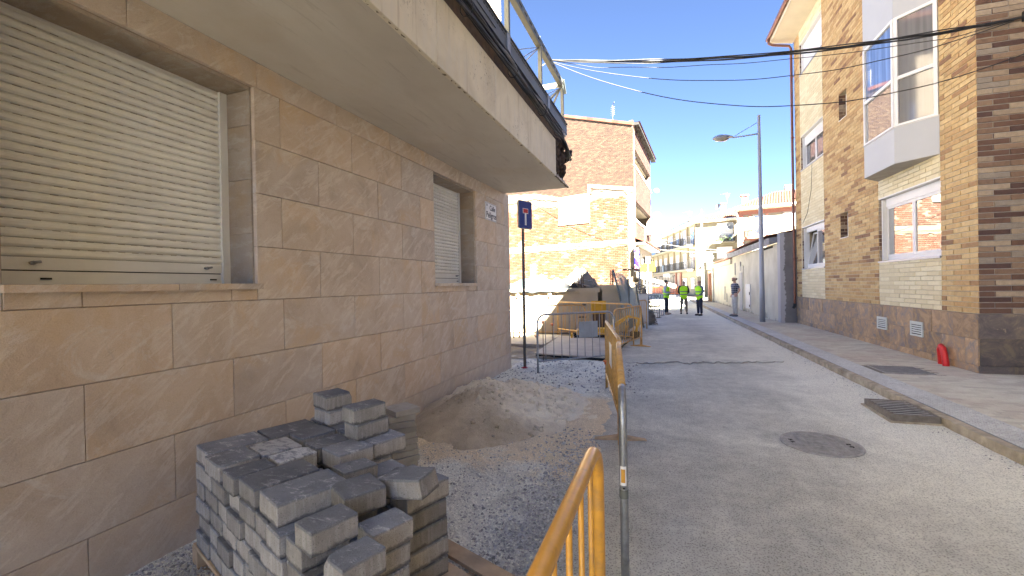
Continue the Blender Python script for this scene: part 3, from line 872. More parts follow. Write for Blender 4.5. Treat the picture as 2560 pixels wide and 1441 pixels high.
# ---------------------------------------------------------------- stone clad building on the left
# local frame: x = out of the wall, y = along the wall away from the camera
LA, LRZ = (-2.90, 2.08, 0), math.atan2(-.0338, .9994)
S0, S1 = -2.7, 6.17
left = thing('stone_clad_house', 'beige stone clad house with white roller shutters and overhanging balcony slab', 'house', LA, LRZ)
WIN = [(-.84, .53, 1.70, 3.20), (3.24, 4.58, 1.70, 3.20)]
b = MB()
for r in rects_minus([(S0, S1 - .03, -.3, 3.43)], WIN):
    b.box(-.34, r[0], r[2], -.032, r[1], r[3])
b.box(-7, S0, -.3, -.34, S0 + .2, 9.6); b.box(-7, S1 - .23, -.3, -.34, S1 - .03, 9.6); b.box(-7, S0, 9.4, -.2, S1, 9.6)
b.build('wall', M_GROUT, left)
# tiles
rows = [-.495, -.085, .33, .745, 1.16, 1.575, 1.985, 2.395, 2.80, 3.205, 3.425]
G_ = .0016
def tile(y0, y1, z0, z1, x=0.0):
    w, h = (y1 - y0) / 2 - G_, (z1 - z0) / 2 - G_
    if w < .02 or h < .01: return
    q = MB(); e = .0025
    q.hexa([(-.032, -w, -h), (-.003, -w, -h), (-.003, w, -h), (-.032, w, -h), (-.032, -w, h), (-.003, -w, h), (-.003, w, h), (-.032, w, h)], skip=(3, 5))
    q.hexa([(-.003, -w, -h), (0, -w + e, -h + e), (0, w - e, -h + e), (-.003, w, -h), (-.003, -w, h), (0, -w + e, h - e), (0, w - e, h - e), (-.003, w, h)], skip=(5,))
    dx = random.uniform(-.0012, .0012)
    q.build('tile', M_TILE, left, (x + dx, (y0 + y1) / 2, (z0 + z1) / 2), fix=False)
for k in range(len(rows) - 1):
    z0, z1 = rows[k], rows[k + 1]
    off = (-.09 if k % 2 == 0 else -.54) if k < 9 else -.30
    # rows 2,4,6,8 start at -.09
    y = off - .857 * 4
    while y < S1:
        a, c = max(y, S0), min(y + .857, S1)
        if c - a > .03:
            for r in rects_minus([(a, c, z0, z1)], WIN):
                tile(*r)
        y += .857
# corner face (round the corner, seen only from further along)
b = MB(); b.box(-3, S1 - .028, -.3, -.034, S1 + .002, 3.42); b.build('side_cladding', M_TILE, left)

def shutter_window(y0, y1, z0, z1, n, locks):
    w = MB(); D = -.30
    w.box(D - .03, y0 + .012, z0, D + .03, y0 + .055, z1 - .02); w.box(D - .03, y1 - .07, z0, D + .03, y1 - .012, z1 - .02)
    w.box(D - .03, y0 + .055, z1 - .045, D + .01, y1 - .07, z1 - .02)
    win = w.build('shutter_frame', M_SHUTW, left)
    # reveal stones
    for (a, c, e, f, g, h, nm) in ((-.30, -.034, y1 - .012, y1 + .02, z0, z1, 1), (-.30, -.034, y0 - .02, y0 + .012, z0, z1, 1), (-.30, -.034, y0 + .012, y1 - .012, z1 - .02, z1 + .01, 2)):
        if nm == 1:
            for (p, q) in ((g, 2.085), (2.085, 2.50), (2.50, 2.915), (2.915, h - .02)):
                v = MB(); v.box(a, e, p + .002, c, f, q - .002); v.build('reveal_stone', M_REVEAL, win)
        else:
            m_ = (e + f) / 2 + .05
            for (p, q) in ((e, m_), (m_, f)):
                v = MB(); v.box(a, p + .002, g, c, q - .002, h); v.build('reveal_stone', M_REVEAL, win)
    v = MB(); ym = y1 - .60
    for (p, q, dz) in ((y0 - .01, ym - .002, -.004), (ym + .002, y1 + .015, 0)):
        if q > p:
            v = MB(); v.box(-.33, p, z0 - .042, .042, q, z0 + dz); v.build('sill', M_TILE, win)
    # slats: one curved lath, shared
    zb = z0 + .155
    pitch = (z1 - .03 - zb) / n
    q = MB(); prof = [(-.010, 0), (.002, .004), (.011, pitch * .30), (.012, pitch * .62), (.005, pitch * .90), (-.006, pitch * 1.0)]
    ya, yb = y0 + .05, y1 - .065
    for i in range(len(prof) - 1):
        (xa, za), (xb, zb_) = prof[i], prof[i + 1]
        q.face([(xa, ya, za), (xa, yb, za), (xb, yb, zb_), (xb, ya, zb_)], smooth=0 < i < 4)
    yy = ya + .03
    me = q.mesh('slat'); me.materials.append(M_SHUT)
    for i in range(n):
        link('slat', me, parent=win, loc=(D + .004, 0, zb + i * pitch + random.uniform(-.0008, .0008)))
    q = MB()
    for i in range(n + 1):
        for j in range(16):
            y = ya + .04 + j * (yb - ya - .1) / 15 + random.uniform(-.01, .01)
            if random.random() < .8: q.box(D - .002, y, zb + i * pitch - .0035, D + .0062, y + .035, zb + i * pitch - .0005)
    q.build('slat_slots', M_GROUT, win, kind='stuff')
    q = MB(); q.box(D - .02, ya, zb - .072, D + .014, yb, zb - .003); q.build('bottom_rail', M_SHUTW, win)
    q = MB(); q.box(D - .02, ya, z0 + .002, D + .008, yb, zb - .079)
    q.box(D - .02, ya, z0 + .002, D + .016, yb, z0 + .012); q.build('bottom_rail', M_SHUTW, win)
    q = MB(); q.box(D - .02, ya + .002, zb - .079, D, yb - .002, zb - .071); q.build('gap', M_DARK, win)
    for yl in locks:
        q = MB(); q.tube([(D + .012, yl, zb - .035), (D + .045, yl, zb - .035)], [.009, .012], 8)
        q.tube([(D + .045, yl - .004, zb - .035), (D + .052, yl + .028, zb - .028)], .008, 6); q.build('latch', M_GALV, win)
        q = MB(); q.box(D + .008, yl + .04, z0 + .030, D + .0185, yl + .085, z0 + .040); q.build('slot', M_DARK, win)
    q = MB(); q.box(D - .08, y0, z0, D - .03, y1, z1); q.build('backing', M_DARK, win)
shutter_window(*WIN[0], 26, (-.62, .33))
shutter_window(*WIN[1], 26, (4.40,))

# balcony slab and its stone fascia
E_ = 5.90
b = MB()
b.box(-.03, S0, 3.432, 1.24, 4.90, 4.02); b.box(-.03, 4.90, 3.432, .80, E_, 4.02)
b.box(-.03, 4.90, 3.47, 1.10, 5.35, 3.98)
b.build('balcony_core', M_RUST, left)
b = MB(); b.box(-.034, S0, 3.405, 1.262, E_ + .0, 3.432); b.build('soffit', M_SOFFIT, left)
b = MB()
for i in range(90):
    s = S0 + (4.9 - S0) * i / 90
    b.tube([(-.006 + .004 * random.random(), s, 3.404), (-.004, s + .09, 3.402)], .006 + .003 * random.random(), 4)
b.build('sealant_joint', M_CONC, left)
fj = [S0, -1.35, -.15, 1.08, 2.28, 3.42, 4.885]
for i in range(len(fj) - 1):
    q = MB(); q.box(1.243, fj[i] + .004, 3.385, 1.285, fj[i + 1] - .004, 3.965); bevel(q.build('fascia_panel', M_FASCIA, left), .004)
# ragged mortar bead under the panels
b = MB()
for i in range(240):
    s = S0 + (E_ - S0) * i / 240
    k = random.uniform(.6, 1.5)
    b.blob((1.262 + random.uniform(-.006, .006), s, 3.398 + random.uniform(-.006, .004)), .012 * k, .030, .010 * k, 5, 3, jit=.4)
b.build('mortar_bead', simple('mossy_mortar', (.17, .145, .105), .95, var=.4, scale=20), left)
# broken-out end: rubble
random.seed(5)
b = MB()
for i in range(150):
    s = random.uniform(4.92, E_ - .06); n_ = 1.24 - .12 * max(0, s - 5.4) - random.uniform(0, .12)
    z_ = random.uniform(3.52 + .12 * random.random(), 4.04)
    b.blob((n_, s, z_), random.uniform(.03, .08), random.uniform(.04, .11), random.uniform(.03, .09), 6, 4, jit=.35)
b.build('broken_masonry', simple('dark_broken_masonry', (.065, .045, .038), .95, var=.5, scale=14, bump=.6), left, fix=False)
b = MB()
for i in range(9):
    b.blob((1.20 + random.uniform(-.03, .02), 5.0 + i * .075, 3.445 + random.uniform(0, .03)), .04, .035, .03, 6, 4, jit=.3)
b.build('loose_mortar', M_CONC, left, fix=False)
b = MB(); b.box(1.10, 4.90, 3.44, 1.2, 5.7, 3.50); b.box(.80, 5.0, 3.90, 1.24, 5.80, 4.0); b.build('lintel', M_RUST, left)
# rusty plate, steel channel
b = MB(); b.box(.85, S0, 4.02, 1.18, E_ - .1, 4.27); b.build('edge_plate', M_RUST, left)
b = MB(); CH = 1.285
b.box(CH, S0, 4.285, CH + .012, 5.68, 4.455); b.box(CH - .10, S0, 4.275, CH + .012, 5.68, 4.285); b.box(CH - .10, S0, 4.455, CH + .03, 5.68, 4.467)
b.box(CH + .012, S0, 4.33, CH + .022, 2.3, 4.35)
ch = b.build('steel_channel', simple('zinc_channel', (.10, .112, .13), .5, metal=.1, var=.12, scale=6), left)
q = MB()
for i in range(120):
    s = S0 + i * .07
    if s < 5.6: q.box(CH + .011, s, 4.415, CH + .0135, s + .045, 4.428)
q.build('channel_slots', M_DARK, ch, kind='stuff')
for s in (2.62, 4.35):
    q = MB(); q.box(CH + .012, s, 4.27, CH + .03, s + .10, 4.47); q.build('joint_plate', M_GALV, ch)
# truss railing
b = MB(); tr = None
zt = 5.10
b.beam((CH, S0, zt), (CH, 5.50, zt), .012, .11); b.beam((CH - .03, S0, zt + .055), (CH - .03, 5.50, zt + .055), .07, .01); b.beam((CH - .03, S0, zt - .055), (CH - .03, 5.50, zt - .055), .07, .01)
b.beam((CH, 5.50, zt), (.35, 5.50, zt + .02), .012, .09)
b.beam((CH, 5.46, zt + .06), (CH, 5.62, zt - .12), .06, .02)
tr = b.build('truss_rail', M_GALVL, left)
q = MB()
for i in range(40):
    s = S0 + .1 + i * .205
    if s < 5.4: q.box(CH + .005, s, zt - .012, CH + .0085, s + .10, zt + .012)
q.build('rail_slots', M_DARK, tr, kind='stuff')
for s in (-1.3, .05, 1.40, 2.75, 4.10, 5.47):
    q = MB(); q.beam((CH - .015, s, 4.46), (CH - .015, s, zt - .03), .055, .05, up=(1, 0, 0)); q.box(CH - .045, s - .04, 4.46, CH + .012, s + .04, 4.48); q.build('truss_post', M_GALVL, tr)
for s in (1.40, 2.75, 4.10, 5.47):
    for ds, n_ in ((-1.2, CH - .02), (-.8, CH - .25), (-.35, CH - .45), (.0, CH - .75)):
        q = MB(); q.tube([(CH - .02, s, zt - .06), (n_ - .02, s + ds * .9, 4.47)], .006, 5); q.build('brace_rod', M_GALV, tr)
for n_ in (.95, .6):
    q = MB(); q.beam((n_, 5.48, 4.46), (CH - .05, 5.5, zt - .05), .03, .03); q.build('brace_bar', M_GALVL, tr)
# cable bundle clipped along the fascia
random.seed(11)
for i in range(13):
    q = MB(); pts = []
    a0 = random.uniform(0, 6); rr_ = .008 + .006 * random.random()
    for k in range(70):
        s = S0 + (5.86 - S0) * k / 69
        sag = .03 * math.sin(s * 1.6 + a0) + .012 * math.sin(s * 5 + a0 * 2)
        tail = max(0, s - 5.0)
        pts.append((1.348 + .038 * math.cos(i * 2.1 + s * .7) + .01 * math.sin(s * 3 + a0) - .10 * tail * tail, s, 4.07 + .062 * math.sin(i * 2.1 + s * .5) + sag * .7 - .10 * tail * (i % 3) - .05 * tail))
    for k in range(7):
        pts.append((1.33 - .07 * k - .03 * math.sin(k), 5.88 + .05 * math.sin(k * 1.3 + i), 3.98 + .10 * math.sin(k * .9 + i * .8) - .02 * k))
    q.tube(pts, rr_, 6); q.build('cable', M_BLACK, left)
q = MB()
pts = [(1.33 + .02 * math.sin(k), S0 + (5.3 - S0) * k / 40, 4.135 + .012 * math.sin(k * .8)) for k in range(41)]
q.tube(pts, .022, 8); q.build('conduit', simple('grey_conduit', (.13, .13, .135), .5, var=.2), left)
for s in (0.3, 1.5, 2.7, 3.9, 4.8):
    q = MB(); q.tube([(1.345 + .062 * math.cos(a * .7), s, 4.065 + .085 * math.sin(a * .7)) for a in range(9)], .005, 5, closed=True); q.build('clip', M_BLACK, left)
# upper storeys
M_UPL = brickmat('pale_salmon_brick', [(0, (.46, .38, .28)), (.4, (.52, .44, .33)), (.75, (.42, .33, .24))], .85)
b = MB(); b.box(-.3, S0, 3.98, 0.0, 5.72, 9.4); b.build('upper_wall', M_MORT, left)
cand = []
z = 4.0; row = 0
while z < 9.2:
    y = S0 - (.13 if row % 2 else 0)
    while y < 5.9:
        cand.append((max(y, S0), min(y + .25, 5.9), z)); y += .26
    z += .07; row += 1
q = MB()
for (a, c, z) in cand:
    if c - a > .02: q.box(-.01, a, z, .012, c, z + .058, skip=(5,))
q.build('brickwork', M_UPL, left, kind='stuff', fix=False)
b = MB(); b.box(-7.5, S0 - .3, 9.6, .7, S1 + .3, 9.75); b.build('roof', M_RTILE, left)
lnb = thing('unseen_bounce_neighbour', 'unseen pale rendered house added behind the viewpoint on the left for bounce light', 'house', LA, LRZ)  # out of view; added so its sunlit wall bounces light into the street
b = MB(); b.box(-7, -16, -.3, 0, S0 - .01, 9.6); b.build('wall', M_CREAMW, lnb)
for i in range(4):
    for z in (1.7, 5.2, 7.6):
        q = MB(); q.box(0, -4.6 - i * 3.2, z, .04, -5.9 - i * 3.2, z + 1.3); w_ = q.build('window', M_FRAMEW, lnb)
        q = MB(); q.box(.04, -4.7 - i * 3.2, z + .1, .05, -5.8 - i * 3.2, z + 1.2); q.build('pane', M_GLASSD, w_)

# street name plate
sp = thing('street_name_plate', 'small white street name plate reading Calle Peligros on the stone wall', 'street sign', (0, 0, 0))
mw = Matrix.Translation(LA) @ Matrix.Rotation(LRZ, 4, 'Z')
sp.location = mw @ Vector((.002, 5.22, 2.95)); sp.rotation_euler = (0, 0, LRZ)
b = MB(); b.box(0, -.255, -.155, .012, .255, .155); bevel(b.build('plate', M_SIGNW, sp), .008, 2)
def rim(b, w, h, t, x):
    b.box(x, -w, -h, x + .001, w, -h + t); b.box(x, -w, h - t, x + .001, w, h); b.box(x, -w, -h + t, x + .001, -w + t, h - t); b.box(x, w - t, -h + t, x + .001, w, h - t)
M_INK = simple('dark_lettering', (.03, .03, .05), .6, bump=0)
b = MB(); rim(b, .243, .143, .005, .0122); b.build('border', M_INK, sp)
def text(s, size, loc, rot, mat, parent, name='lettering', depth=.0006, align='CENTER', bold=0.0):
    cu_ = bpy.data.curves.new(name, 'FONT'); cu_.body = s; cu_.size = size; cu_.align_x = align; cu_.align_y = 'CENTER'; cu_.extrude = depth; cu_.offset = bold
    tmp = bpy.data.objects.new('tmp', cu_); COL.objects.link(tmp)
    bpy.context.view_layer.update()
    dg = bpy.context.evaluated_depsgraph_get()
    me = bpy.data.meshes.new_from_object(tmp.evaluated_get(dg))
    bpy.data.objects.remove(tmp); bpy.data.curves.remove(cu_)
    me.name = name; me.materials.clear()
    return link(name, me, mat, parent, loc, rot)
FACE_PX = (R(90), 0, R(90))      # text readable when seen from +x
text('Calle', .125, (.0135, .06, .062), FACE_PX, M_INK, sp, bold=.002)
text('Pelígros', .145, (.0135, .01, -.065), FACE_PX, M_INK, sp, bold=.002)
b = MB(); b.prism([(.0125, -.20, .115), (.0125, -.165, .115), (.0125, -.165, .09), (.0125, -.1825, .075), (.0125, -.20, .09)], (.001, 0, 0)); b.box(.0125, -.197, .118, .0135, -.168, .126); b.box(.0125, -.185, .03, .0135, -.180, .065); b.build('crest', M_INK, sp)

# dead end road sign on its post
ps = thing('road_sign', 'blue and white dead end road sign on a thin brown post at the corner', 'road sign', (-2.45, 8.35, 0))
b = MB(); b.tube([(0, 0, -.1), (0.012, 0, 2.75), (.014, 0, 3.05)], .030, 10); b.build('post', M_POLE, ps)
b = MB(); 
def rrect(w, h, r, y, n=5):
    P = []
    for cx, cz, a0 in ((w - r, h - r, 0), (-w + r, h - r, 90), (-w + r, -h + r, 180), (w - r, -h + r, 270)):
        for k in range(n + 1):
            a = R(a0 + 90 * k / n); P.append((cx + r * math.cos(a), y, cz + r * math.sin(a)))
    return P
bd = MB(); bd.prism(rrect(.205, .275, .045, 0), (0, .030, 0)); plate = bd.build('sign_board', M_SIGNG, ps, (.075, -.03, 3.03), (0, 0, R(66)))
q = MB(); q.prism(rrect(.194, .264, .038, -.004), (0, .004, 0)); q.build('blue_face', M_BLUE, plate)
q = MB(); q.box(-.024, -.0085, -.205, .024, -.0045, .025); q.build('white_bar', M_SIGNW, plate)
q = MB(); q.box(-.080, -.0085, .025, .080, -.0045, .125); q.build('white_edge', M_SIGNW, plate)
q = MB(); q.box(-.068, -.012, .036, .068, -.0085, .114); q.build('red_bar', M_SIGNR, plate)
b = MB(); b.blob((.02, -.04, .02), .07, .03, .02, 8, 4, jit=.4); b.build('tape', M_SIGNR, ps)
b = MB(); b.tube([(.03 * math.cos(a * .8) , .03 * math.sin(a * .8), .03 + .02 * a) for a in range(5)], .006, 5); b.build('wire', M_SIGNW, ps)
# ---------------------------------------------------------------- brick apartment block on the right
RB = (4.96, 9.0, 0)
right = thing('brick_apartment_block', 'tan and cream brick apartment block with white bay window and slate plinth', 'apartment building', RB)
CP, BL, BH, JL = .0895, .40, .078, .41
PL = 1.05
allb = []         # (frame, u0, u1, z0, z1, mat, face)
def courses(u0, u1, z0, z1, holes, cls, face, phase=0):
    z = z0; row = phase
    while z < z1 - .02:
        u = math.floor(u0 / JL) * JL - (JL / 2 if row % 2 else 0)
        while u < u1:
            a, c = max(u, u0), min(u + BL, u1)
            zt = min(z + BH, z1)
            if c - a > .03:
                for (p, q, r_, s_) in rects_minus([(a, c, z, zt)], holes):
                    if q - p > .02 and s_ - r_ > .02: allb.append((face, p, q, r_, s_, cls))
            u += JL
        z += CP; row += 1
H_A = [(6.63, 8.72, 2.04, 3.46), (6.63, 8.72, 5.45, 6.60), (6.63, 8.72, 8.74, 9.80)]
H_S = [(4.91, 5.42, 2.79, 3.47), (4.91, 5.42, 6.02, 6.74)]
H_B = [(.95, 3.24, 2.04, 3.46), (.95, 3.24, 3.88, 10.3)]
TOPZ = 10.3
courses(0.0, .95, PL + .012, TOPZ, [], 'tan', 'street')
courses(3.26, 6.62, PL + .012, TOPZ, H_S, 'tan', 'street')
courses(8.80, 9.36, PL + .012, TOPZ, [], 'tan', 'street')
def courses_c(*a):
    global JL, BL, CP, BH
    sv = (JL, BL, CP, BH); JL, BL, CP, BH = .40, .392, .0895, .079
    courses(*a); JL, BL, CP, BH = sv
courses_c(.956, 3.254, PL + .012, TOPZ, H_B, 'cream', 'street')
courses_c(6.63, 8.79, PL + .012, TOPZ, H_A, 'cream', 'street')
courses(0.0, 6.0, PL + .012, TOPZ, [], 'dark', 'end')
def bwpos(bk):
    f, a, c, z0, z1, cls = bk
    u = (a + c) / 2
    return (4.96, 9 + u, (z0 + z1) / 2) if f == 'street' else (4.96 + u, 9.0, (z0 + z1) / 2)
def bsize(bk):
    f, a, c, z0, z1, cls = bk
    p = bwpos(bk); q = project(p)
    if q is None or not (0 < q[0] < 2560 and 0 < q[1] < 1441): return 0
    p2 = (p[0], p[1] + .2, p[2]) if f == 'street' else (p[0] + .2, p[1], p[2])
    q2 = project(p2)
    return math.hypot(q2[0] - q[0], q2[1] - q[1]) * (c - a) * (z1 - z0) / q[2]
allb.sort(key=bsize, reverse=True)
MATS = {'tan': M_BRK, 'cream': M_BRKC, 'dark': M_BRKD}
bm_cache = {}
def put(q, f, a, c, z0, z1, o=0.0):
    if f == 'street': q.box(-.003 + o, a, z0, .02, c, z1, skip=(3,))
    else: q.box(a, -.003 + o, z0, c, .02, z1, skip=(4,))
random.seed(3)
for bk in allb[:300]:
    f, a, c, z0, z1, cls = bk
    kk = (f, round(c - a, 3), round(z1 - z0, 3), cls)
    if kk not in bm_cache:
        q = MB(); w, h = (c - a) / 2, (z1 - z0) / 2; e = .003
        if f == 'street':
            P = [(.02, -w, -h), (.02, w, -h), (.02, w, h), (.02, -w, h)]; S = [(0, -w + e, -h + e), (0, w - e, -h + e), (0, w - e, h - e), (0, -w + e, h - e)]
        else:
            P = [(-w, .02, -h), (w, .02, -h), (w, .02, h), (-w, .02, h)]; S = [(-w + e, 0, -h + e), (w - e, 0, -h + e), (w - e, 0, h - e), (-w + e, 0, h - e)]
        q.face(S)
        for i in range(4): q.face([P[i], P[(i + 1) % 4], S[(i + 1) % 4], S[i]])
        me = q.mesh('brick'); me.materials.append(MATS[cls]); bm_cache[kk] = me
    o_ = random.uniform(-.003, .002)
    link('brick', bm_cache[kk], parent=right, loc=(-.003 + o_ if f == 'street' else (a + c) / 2, (a + c) / 2 if f == 'street' else -.003 + o_, (z0 + z1) / 2))
for cls, nm in (('tan', 'tan_bricks'), ('cream', 'cream_bricks'), ('dark', 'dark_bricks')):
    q = MB()
    for bk in allb[300:]:
        if bk[5] == cls: put(q, *bk[:5], o=random.uniform(-.003, .002))
    q.build(nm, MATS[cls], right, kind='stuff', fix=False)
# mortar backing and carcass, with openings
b = MB()
for r in rects_minus([(.012, 9.36, PL, 10.35)], H_A + H_S + [H_B[0], (1.0, 3.2, 4.0, 8.6)]):
    b.box(.010, r[0], r[2], .30, r[1], r[3])
b.build('wall', M_MORT, right)
b = MB(); b.box(.30, .010, 0, 10, .3, 10.35); b.box(.01, .010, PL, .30, .012, 10.35); b.build('end_wall', M_MORTG, right)
b = MB(); b.box(9.8, .3, 0, 10, 9.36, 10.35); b.box(.3, 9.2, 0, 9.8, 9.37, 10.35); b.box(.3, .3, 10.2, 9.8, 9.2, 10.3); b.build('back_wall', M_CREAM2, right)
b = MB(); b.box(.55, .4, 0.5, .6, 9.1, 10); b.build('dark_interior', M_DARK, right)
# plinth slates
random.seed(9)
b = MB(); b.box(.006, .008, -.1, .3, 9.36, PL - .002); b.box(.3, .008, -.1, 9.9, .3, PL - .002); b.build('plinth_core', M_GROUT, right)
VENT = [(2.88, 3.32, .50, .78), (1.50, 1.93, .50, .79)]
for (z0, z1, off, W) in ((.10, .22, 0, .62), (.22, .64, .31, .62), (.64, PL, 0, .62)):
    y = -off
    while y < 9.36:
        a, c = max(y, 0), min(y + W, 9.36)
        if c - a > .03:
            q = MB(); o = random.uniform(-.006, .003) - (.0 if z0 > .2 else .004)
            q.box(-.016 + o, a + .002, z0 + .002, .01, c - .002, z1 - .002); q.build('plinth_slate', M_SLATE, right)
        y += W
for (z0, z1, off, W) in ((.10, .22, .2, .62), (.22, .66, .0, 1.3), (.66, PL, .5, 1.3)):
    x = -off
    while x < 6:
        a, c = max(x, -.014), min(x + W, 6)
        if c - a > .05:
            q = MB(); q.box(a + .002, -.016 - (0 if z0 > .2 else .006), z0 + .002, c - .002, .01, z1 - .002); q.build('plinth_slate', M_SLATED, right)
        x += W
for (y0, y1, z0, z1) in VENT:
    q = MB(); X = -.038
    for (a, c, e, f) in ((y0, y1, z0, z0 + .035), (y0, y1, z1 - .035, z1), (y0, y0 + .035, z0 + .035, z1 - .035), (y1 - .035, y1, z0 + .035, z1 - .035)): q.box(X, a, e, -.016, c, f)
    v = q.build('vent_grille', M_VENT, right)
    q = MB(); q.box(-.024, y0 + .03, z0 + .03, -.021, y1 - .03, z1 - .03); q.build('dark_gap', M_DARK, v)
    for i in range(5):
        z = z0 + .055 + i * (z1 - z0 - .09) / 4.6
        q = MB(); q.hexa([(X + .002, y0 + .035, z), (-.025, y0 + .035, z + .018), (-.025, y1 - .035, z + .018), (X + .002, y1 - .035, z), (X + .002, y0 + .035, z + .010), (-.025, y0 + .035, z + .028), (-.025, y1 - .035, z + .028), (X + .002, y1 - .035, z + .010)])
        q.build('louvre', M_VENT, v)

def brick_reveal(y, z0, z1, nrm):
    """brick cheeks of a window opening: short courses going into the wall"""
    q = MB(); z = z0
    while z < z1 - .02:
        for (a, c) in (((.0, .19),) if int(round((z - z0) / CP)) % 2 else ((.0, .09), (.10, .19))):
            q.box(a, y, z, c, y - .006 * nrm, min(z + BH, z1))
        z += CP
    return q
def rwindow(y0, y1, z0, z1, sashes=2, blind=.14, tilt=False, glass=M_GLASS, shut=0.0):
    X = .14
    w = MB(); t = .06
    w.box(X, y0 + .015, z0 + .02, X + .06, y0 + .015 + t, z1 - .01); w.box(X, y1 - .015 - t, z0 + .02, X + .06, y1 - .015, z1 - .01)
    w.box(X, y0 + .015 + t, z0 + .02, X + .06, y1 - .015 - t, z0 + .02 + t * 1.2); w.box(X - .03, y0 + .015, z1 - .02 - blind, X + .06, y1 - .015, z1 - .01)
    # guide rails at both ends
    w.box(X - .10, y1 - .07, z0 + .02, X, y1 - .03, z1 - .02); w.box(X - .10, y0 + .03, z0 + .02, X, y0 + .07, z1 - .02)
    wn_ = w.build('window_frame', M_FRAMEW, right)
    q = brick_reveal(y1, z0, z1, 1); q.build('reveal_bricks', M_BRKD, wn_, kind='stuff')
    q = MB(); q.box(-.03, y0 - .01, z0 - .03, X + .05, y1 + .01, z0 + .006); q.build('sill', M_ALUM, wn_)
    q = MB(); q.box(-.004, y0, z1 - .004, X - .03, y1, z1 + .02); q.build('lintel', M_FRAMEW, wn_)
    za, zb = z0 + .02 + t * 1.2, z1 - .02 - blind
    ya, yb = y0 + .015 + t, y1 - .015 - t
    n = sashes
    for i in range(n):
        a = ya + (yb - ya) * i / n; c = ya + (yb - ya) * (i + 1) / n
        s = MB(); k = .055
        s.box(0, -(c - a) + .002, 0, .045, -(c - a) + k, zb - za); s.box(0, -k, 0, .045, -.002, zb - za)
        s.box(0, -(c - a) + k, 0, .045, -k, k); s.box(0, -(c - a) + k, zb - za - k, .045, -k, zb - za)
        ang = R(16) if (tilt and i == n - 1) else 0
        so = s.build('sash', M_FRAMEW, wn_, (X - .012, c, za))
        g = MB(); g.box(.018, -(c - a) + k, k, .024, -k, zb - za - k); gl = g.build('pane', glass, so)
        if tilt and i == n - 1: so.rotation_euler = (0, R(9), 0)
    if shut:
        q = MB(); nn = int((z1 - z0) * shut / .045)
        for i in range(nn):
            z = z1 - .03 - (i + 1) * .045
            q.hexa([(X - .045, ya - .03, z), (X - .035, ya - .03, z), (X - .035, yb + .03, z), (X - .045, yb + .03, z), (X - .052, ya - .03, z + .02), (X - .035, ya - .03, z + .043), (X - .035, yb + .03, z + .043), (X - .047, yb + .03, z + .041)])
        q.build('roller_blind', M_SHUTW, wn_)
    return wn_
rwindow(*H_B[0], sashes=2, blind=.17)
rwindow(*H_A[0], sashes=2, blind=.16, tilt=True)
rwindow(*H_A[1], sashes=2, blind=.10, glass=M_GLASSD, shut=.30)
rwindow(*H_A[2], sashes=2, blind=.10, shut=.97)
for (y0, y1, z0, z1) in H_S:
    q = MB(); q.box(.16, y0 + .01, z0, .20, y1 - .01, z0 + .05); q.box(.16, y0 + .01, z1 - .05, .20, y1 - .01, z1); q.box(.16, y0 + .01, z0 + .05, .20, y0 + .06, z1 - .05); q.box(.16, y1 - .06, z0 + .05, .20, y1 - .01, z1 - .05)
    v = q.build('slit_window', M_FRAMEW, right)
    q = MB(); q.box(.18, y0 + .06, z0 + .05, .185, y1 - .06, z1 - .05); q.build('pane', M_GLASS, v)
    q = brick_reveal(y1, z0, z1, 1); q.build('reveal_bricks', M_BRKD, v, kind='stuff')
    q = MB(); q.box(-.012, y0, z0 - .012, .16, y1, z0 + .004); q.build('sill', M_FRAMEW, v)

# white bay window: flat front with splayed cheeks
AP, Y0, YA, YB, Y1, ZB0 = -.45, .962, 1.48, 2.76, 3.248, 3.89
ZW0, ZT, ZW1, ZTOP = 4.58, 5.52, 6.70, 10.25
poly = lambda z, o=0: [(.0, Y0 - o, z), (AP - o, YA, z), (AP - o, YB, z), (.0, Y1 + o, z)]
b = MB(); b.prism(poly(ZB0), (0, 0, ZW0 - ZB0)); bay = b.build('bay_window', M_PANELW, right)
b = MB(); b.prism(poly(ZW1), (0, 0, ZTOP - ZW1)); b.build('bay_header', M_PANELW, right)
q = MB(); q.prism(poly(ZB0 - .008, .002), (0, 0, .007)); q.build('bay_soffit', M_CONC, bay)
def bayside(P, Q, glasses, t=.06, jam=.05):
    P, Q = Vector((*P, 0)), Vector((*Q, 0)); L = (Q - P).length; d = (Q - P) / L; n_ = Vector((d.y, -d.x, 0))
    if n_.x > 0: n_ = -n_
    def bar(a, c, za, zb, o0=-.06, o1=.012, nm='frame', mat=M_FRAMEW):
        q = MB(); pts = [P + d * a + n_ * o0, P + d * c + n_ * o0, P + d * c + n_ * o1, P + d * a + n_ * o1]
        q.hexa([(p.x, p.y, za) for p in pts] + [(p.x, p.y, zb) for p in pts]); return q.build(nm, mat, bay)
    a0, a1 = .012, L - .012; k = .055
    bar(a0, a0 + t, ZW0, ZW1); bar(a1 - t, a1, ZW0, ZW1)
    bar(a0 + t, a1 - t, ZW0, ZW0 + k); bar(a0 + t, a1 - t, ZW1 - k, ZW1); bar(a0 + t, a1 - t, ZT - k * .6, ZT + k * .6)
    for (za, zb), gm in zip(((ZW0 + k, ZT - k * .6), (ZT + k * .6, ZW1 - k)), glasses):
        bar(a0 + t, a1 - t, za, zb, -.03, -.022, 'pane', gm)
bayside((AP, YB), (AP, YA), (M_GLASS, M_GLASSC))
bayside((AP, YA), (0, Y0), (M_GLASSN, M_GLASSN))
bayside((0, Y1), (AP, YB), (M_GLASSN, M_GLASSN))
q = MB(); q.prism([(.05, Y0 + .12, ZW0 - .02), (AP + .10, YA + .04, ZW0 - .02), (AP + .10, YB - .04, ZW0 - .02), (.05, Y1 - .12, ZW0 - .02)], (0, 0, ZW1 - ZW0 + .04)); q.build('room_shade', M_DARK, bay)
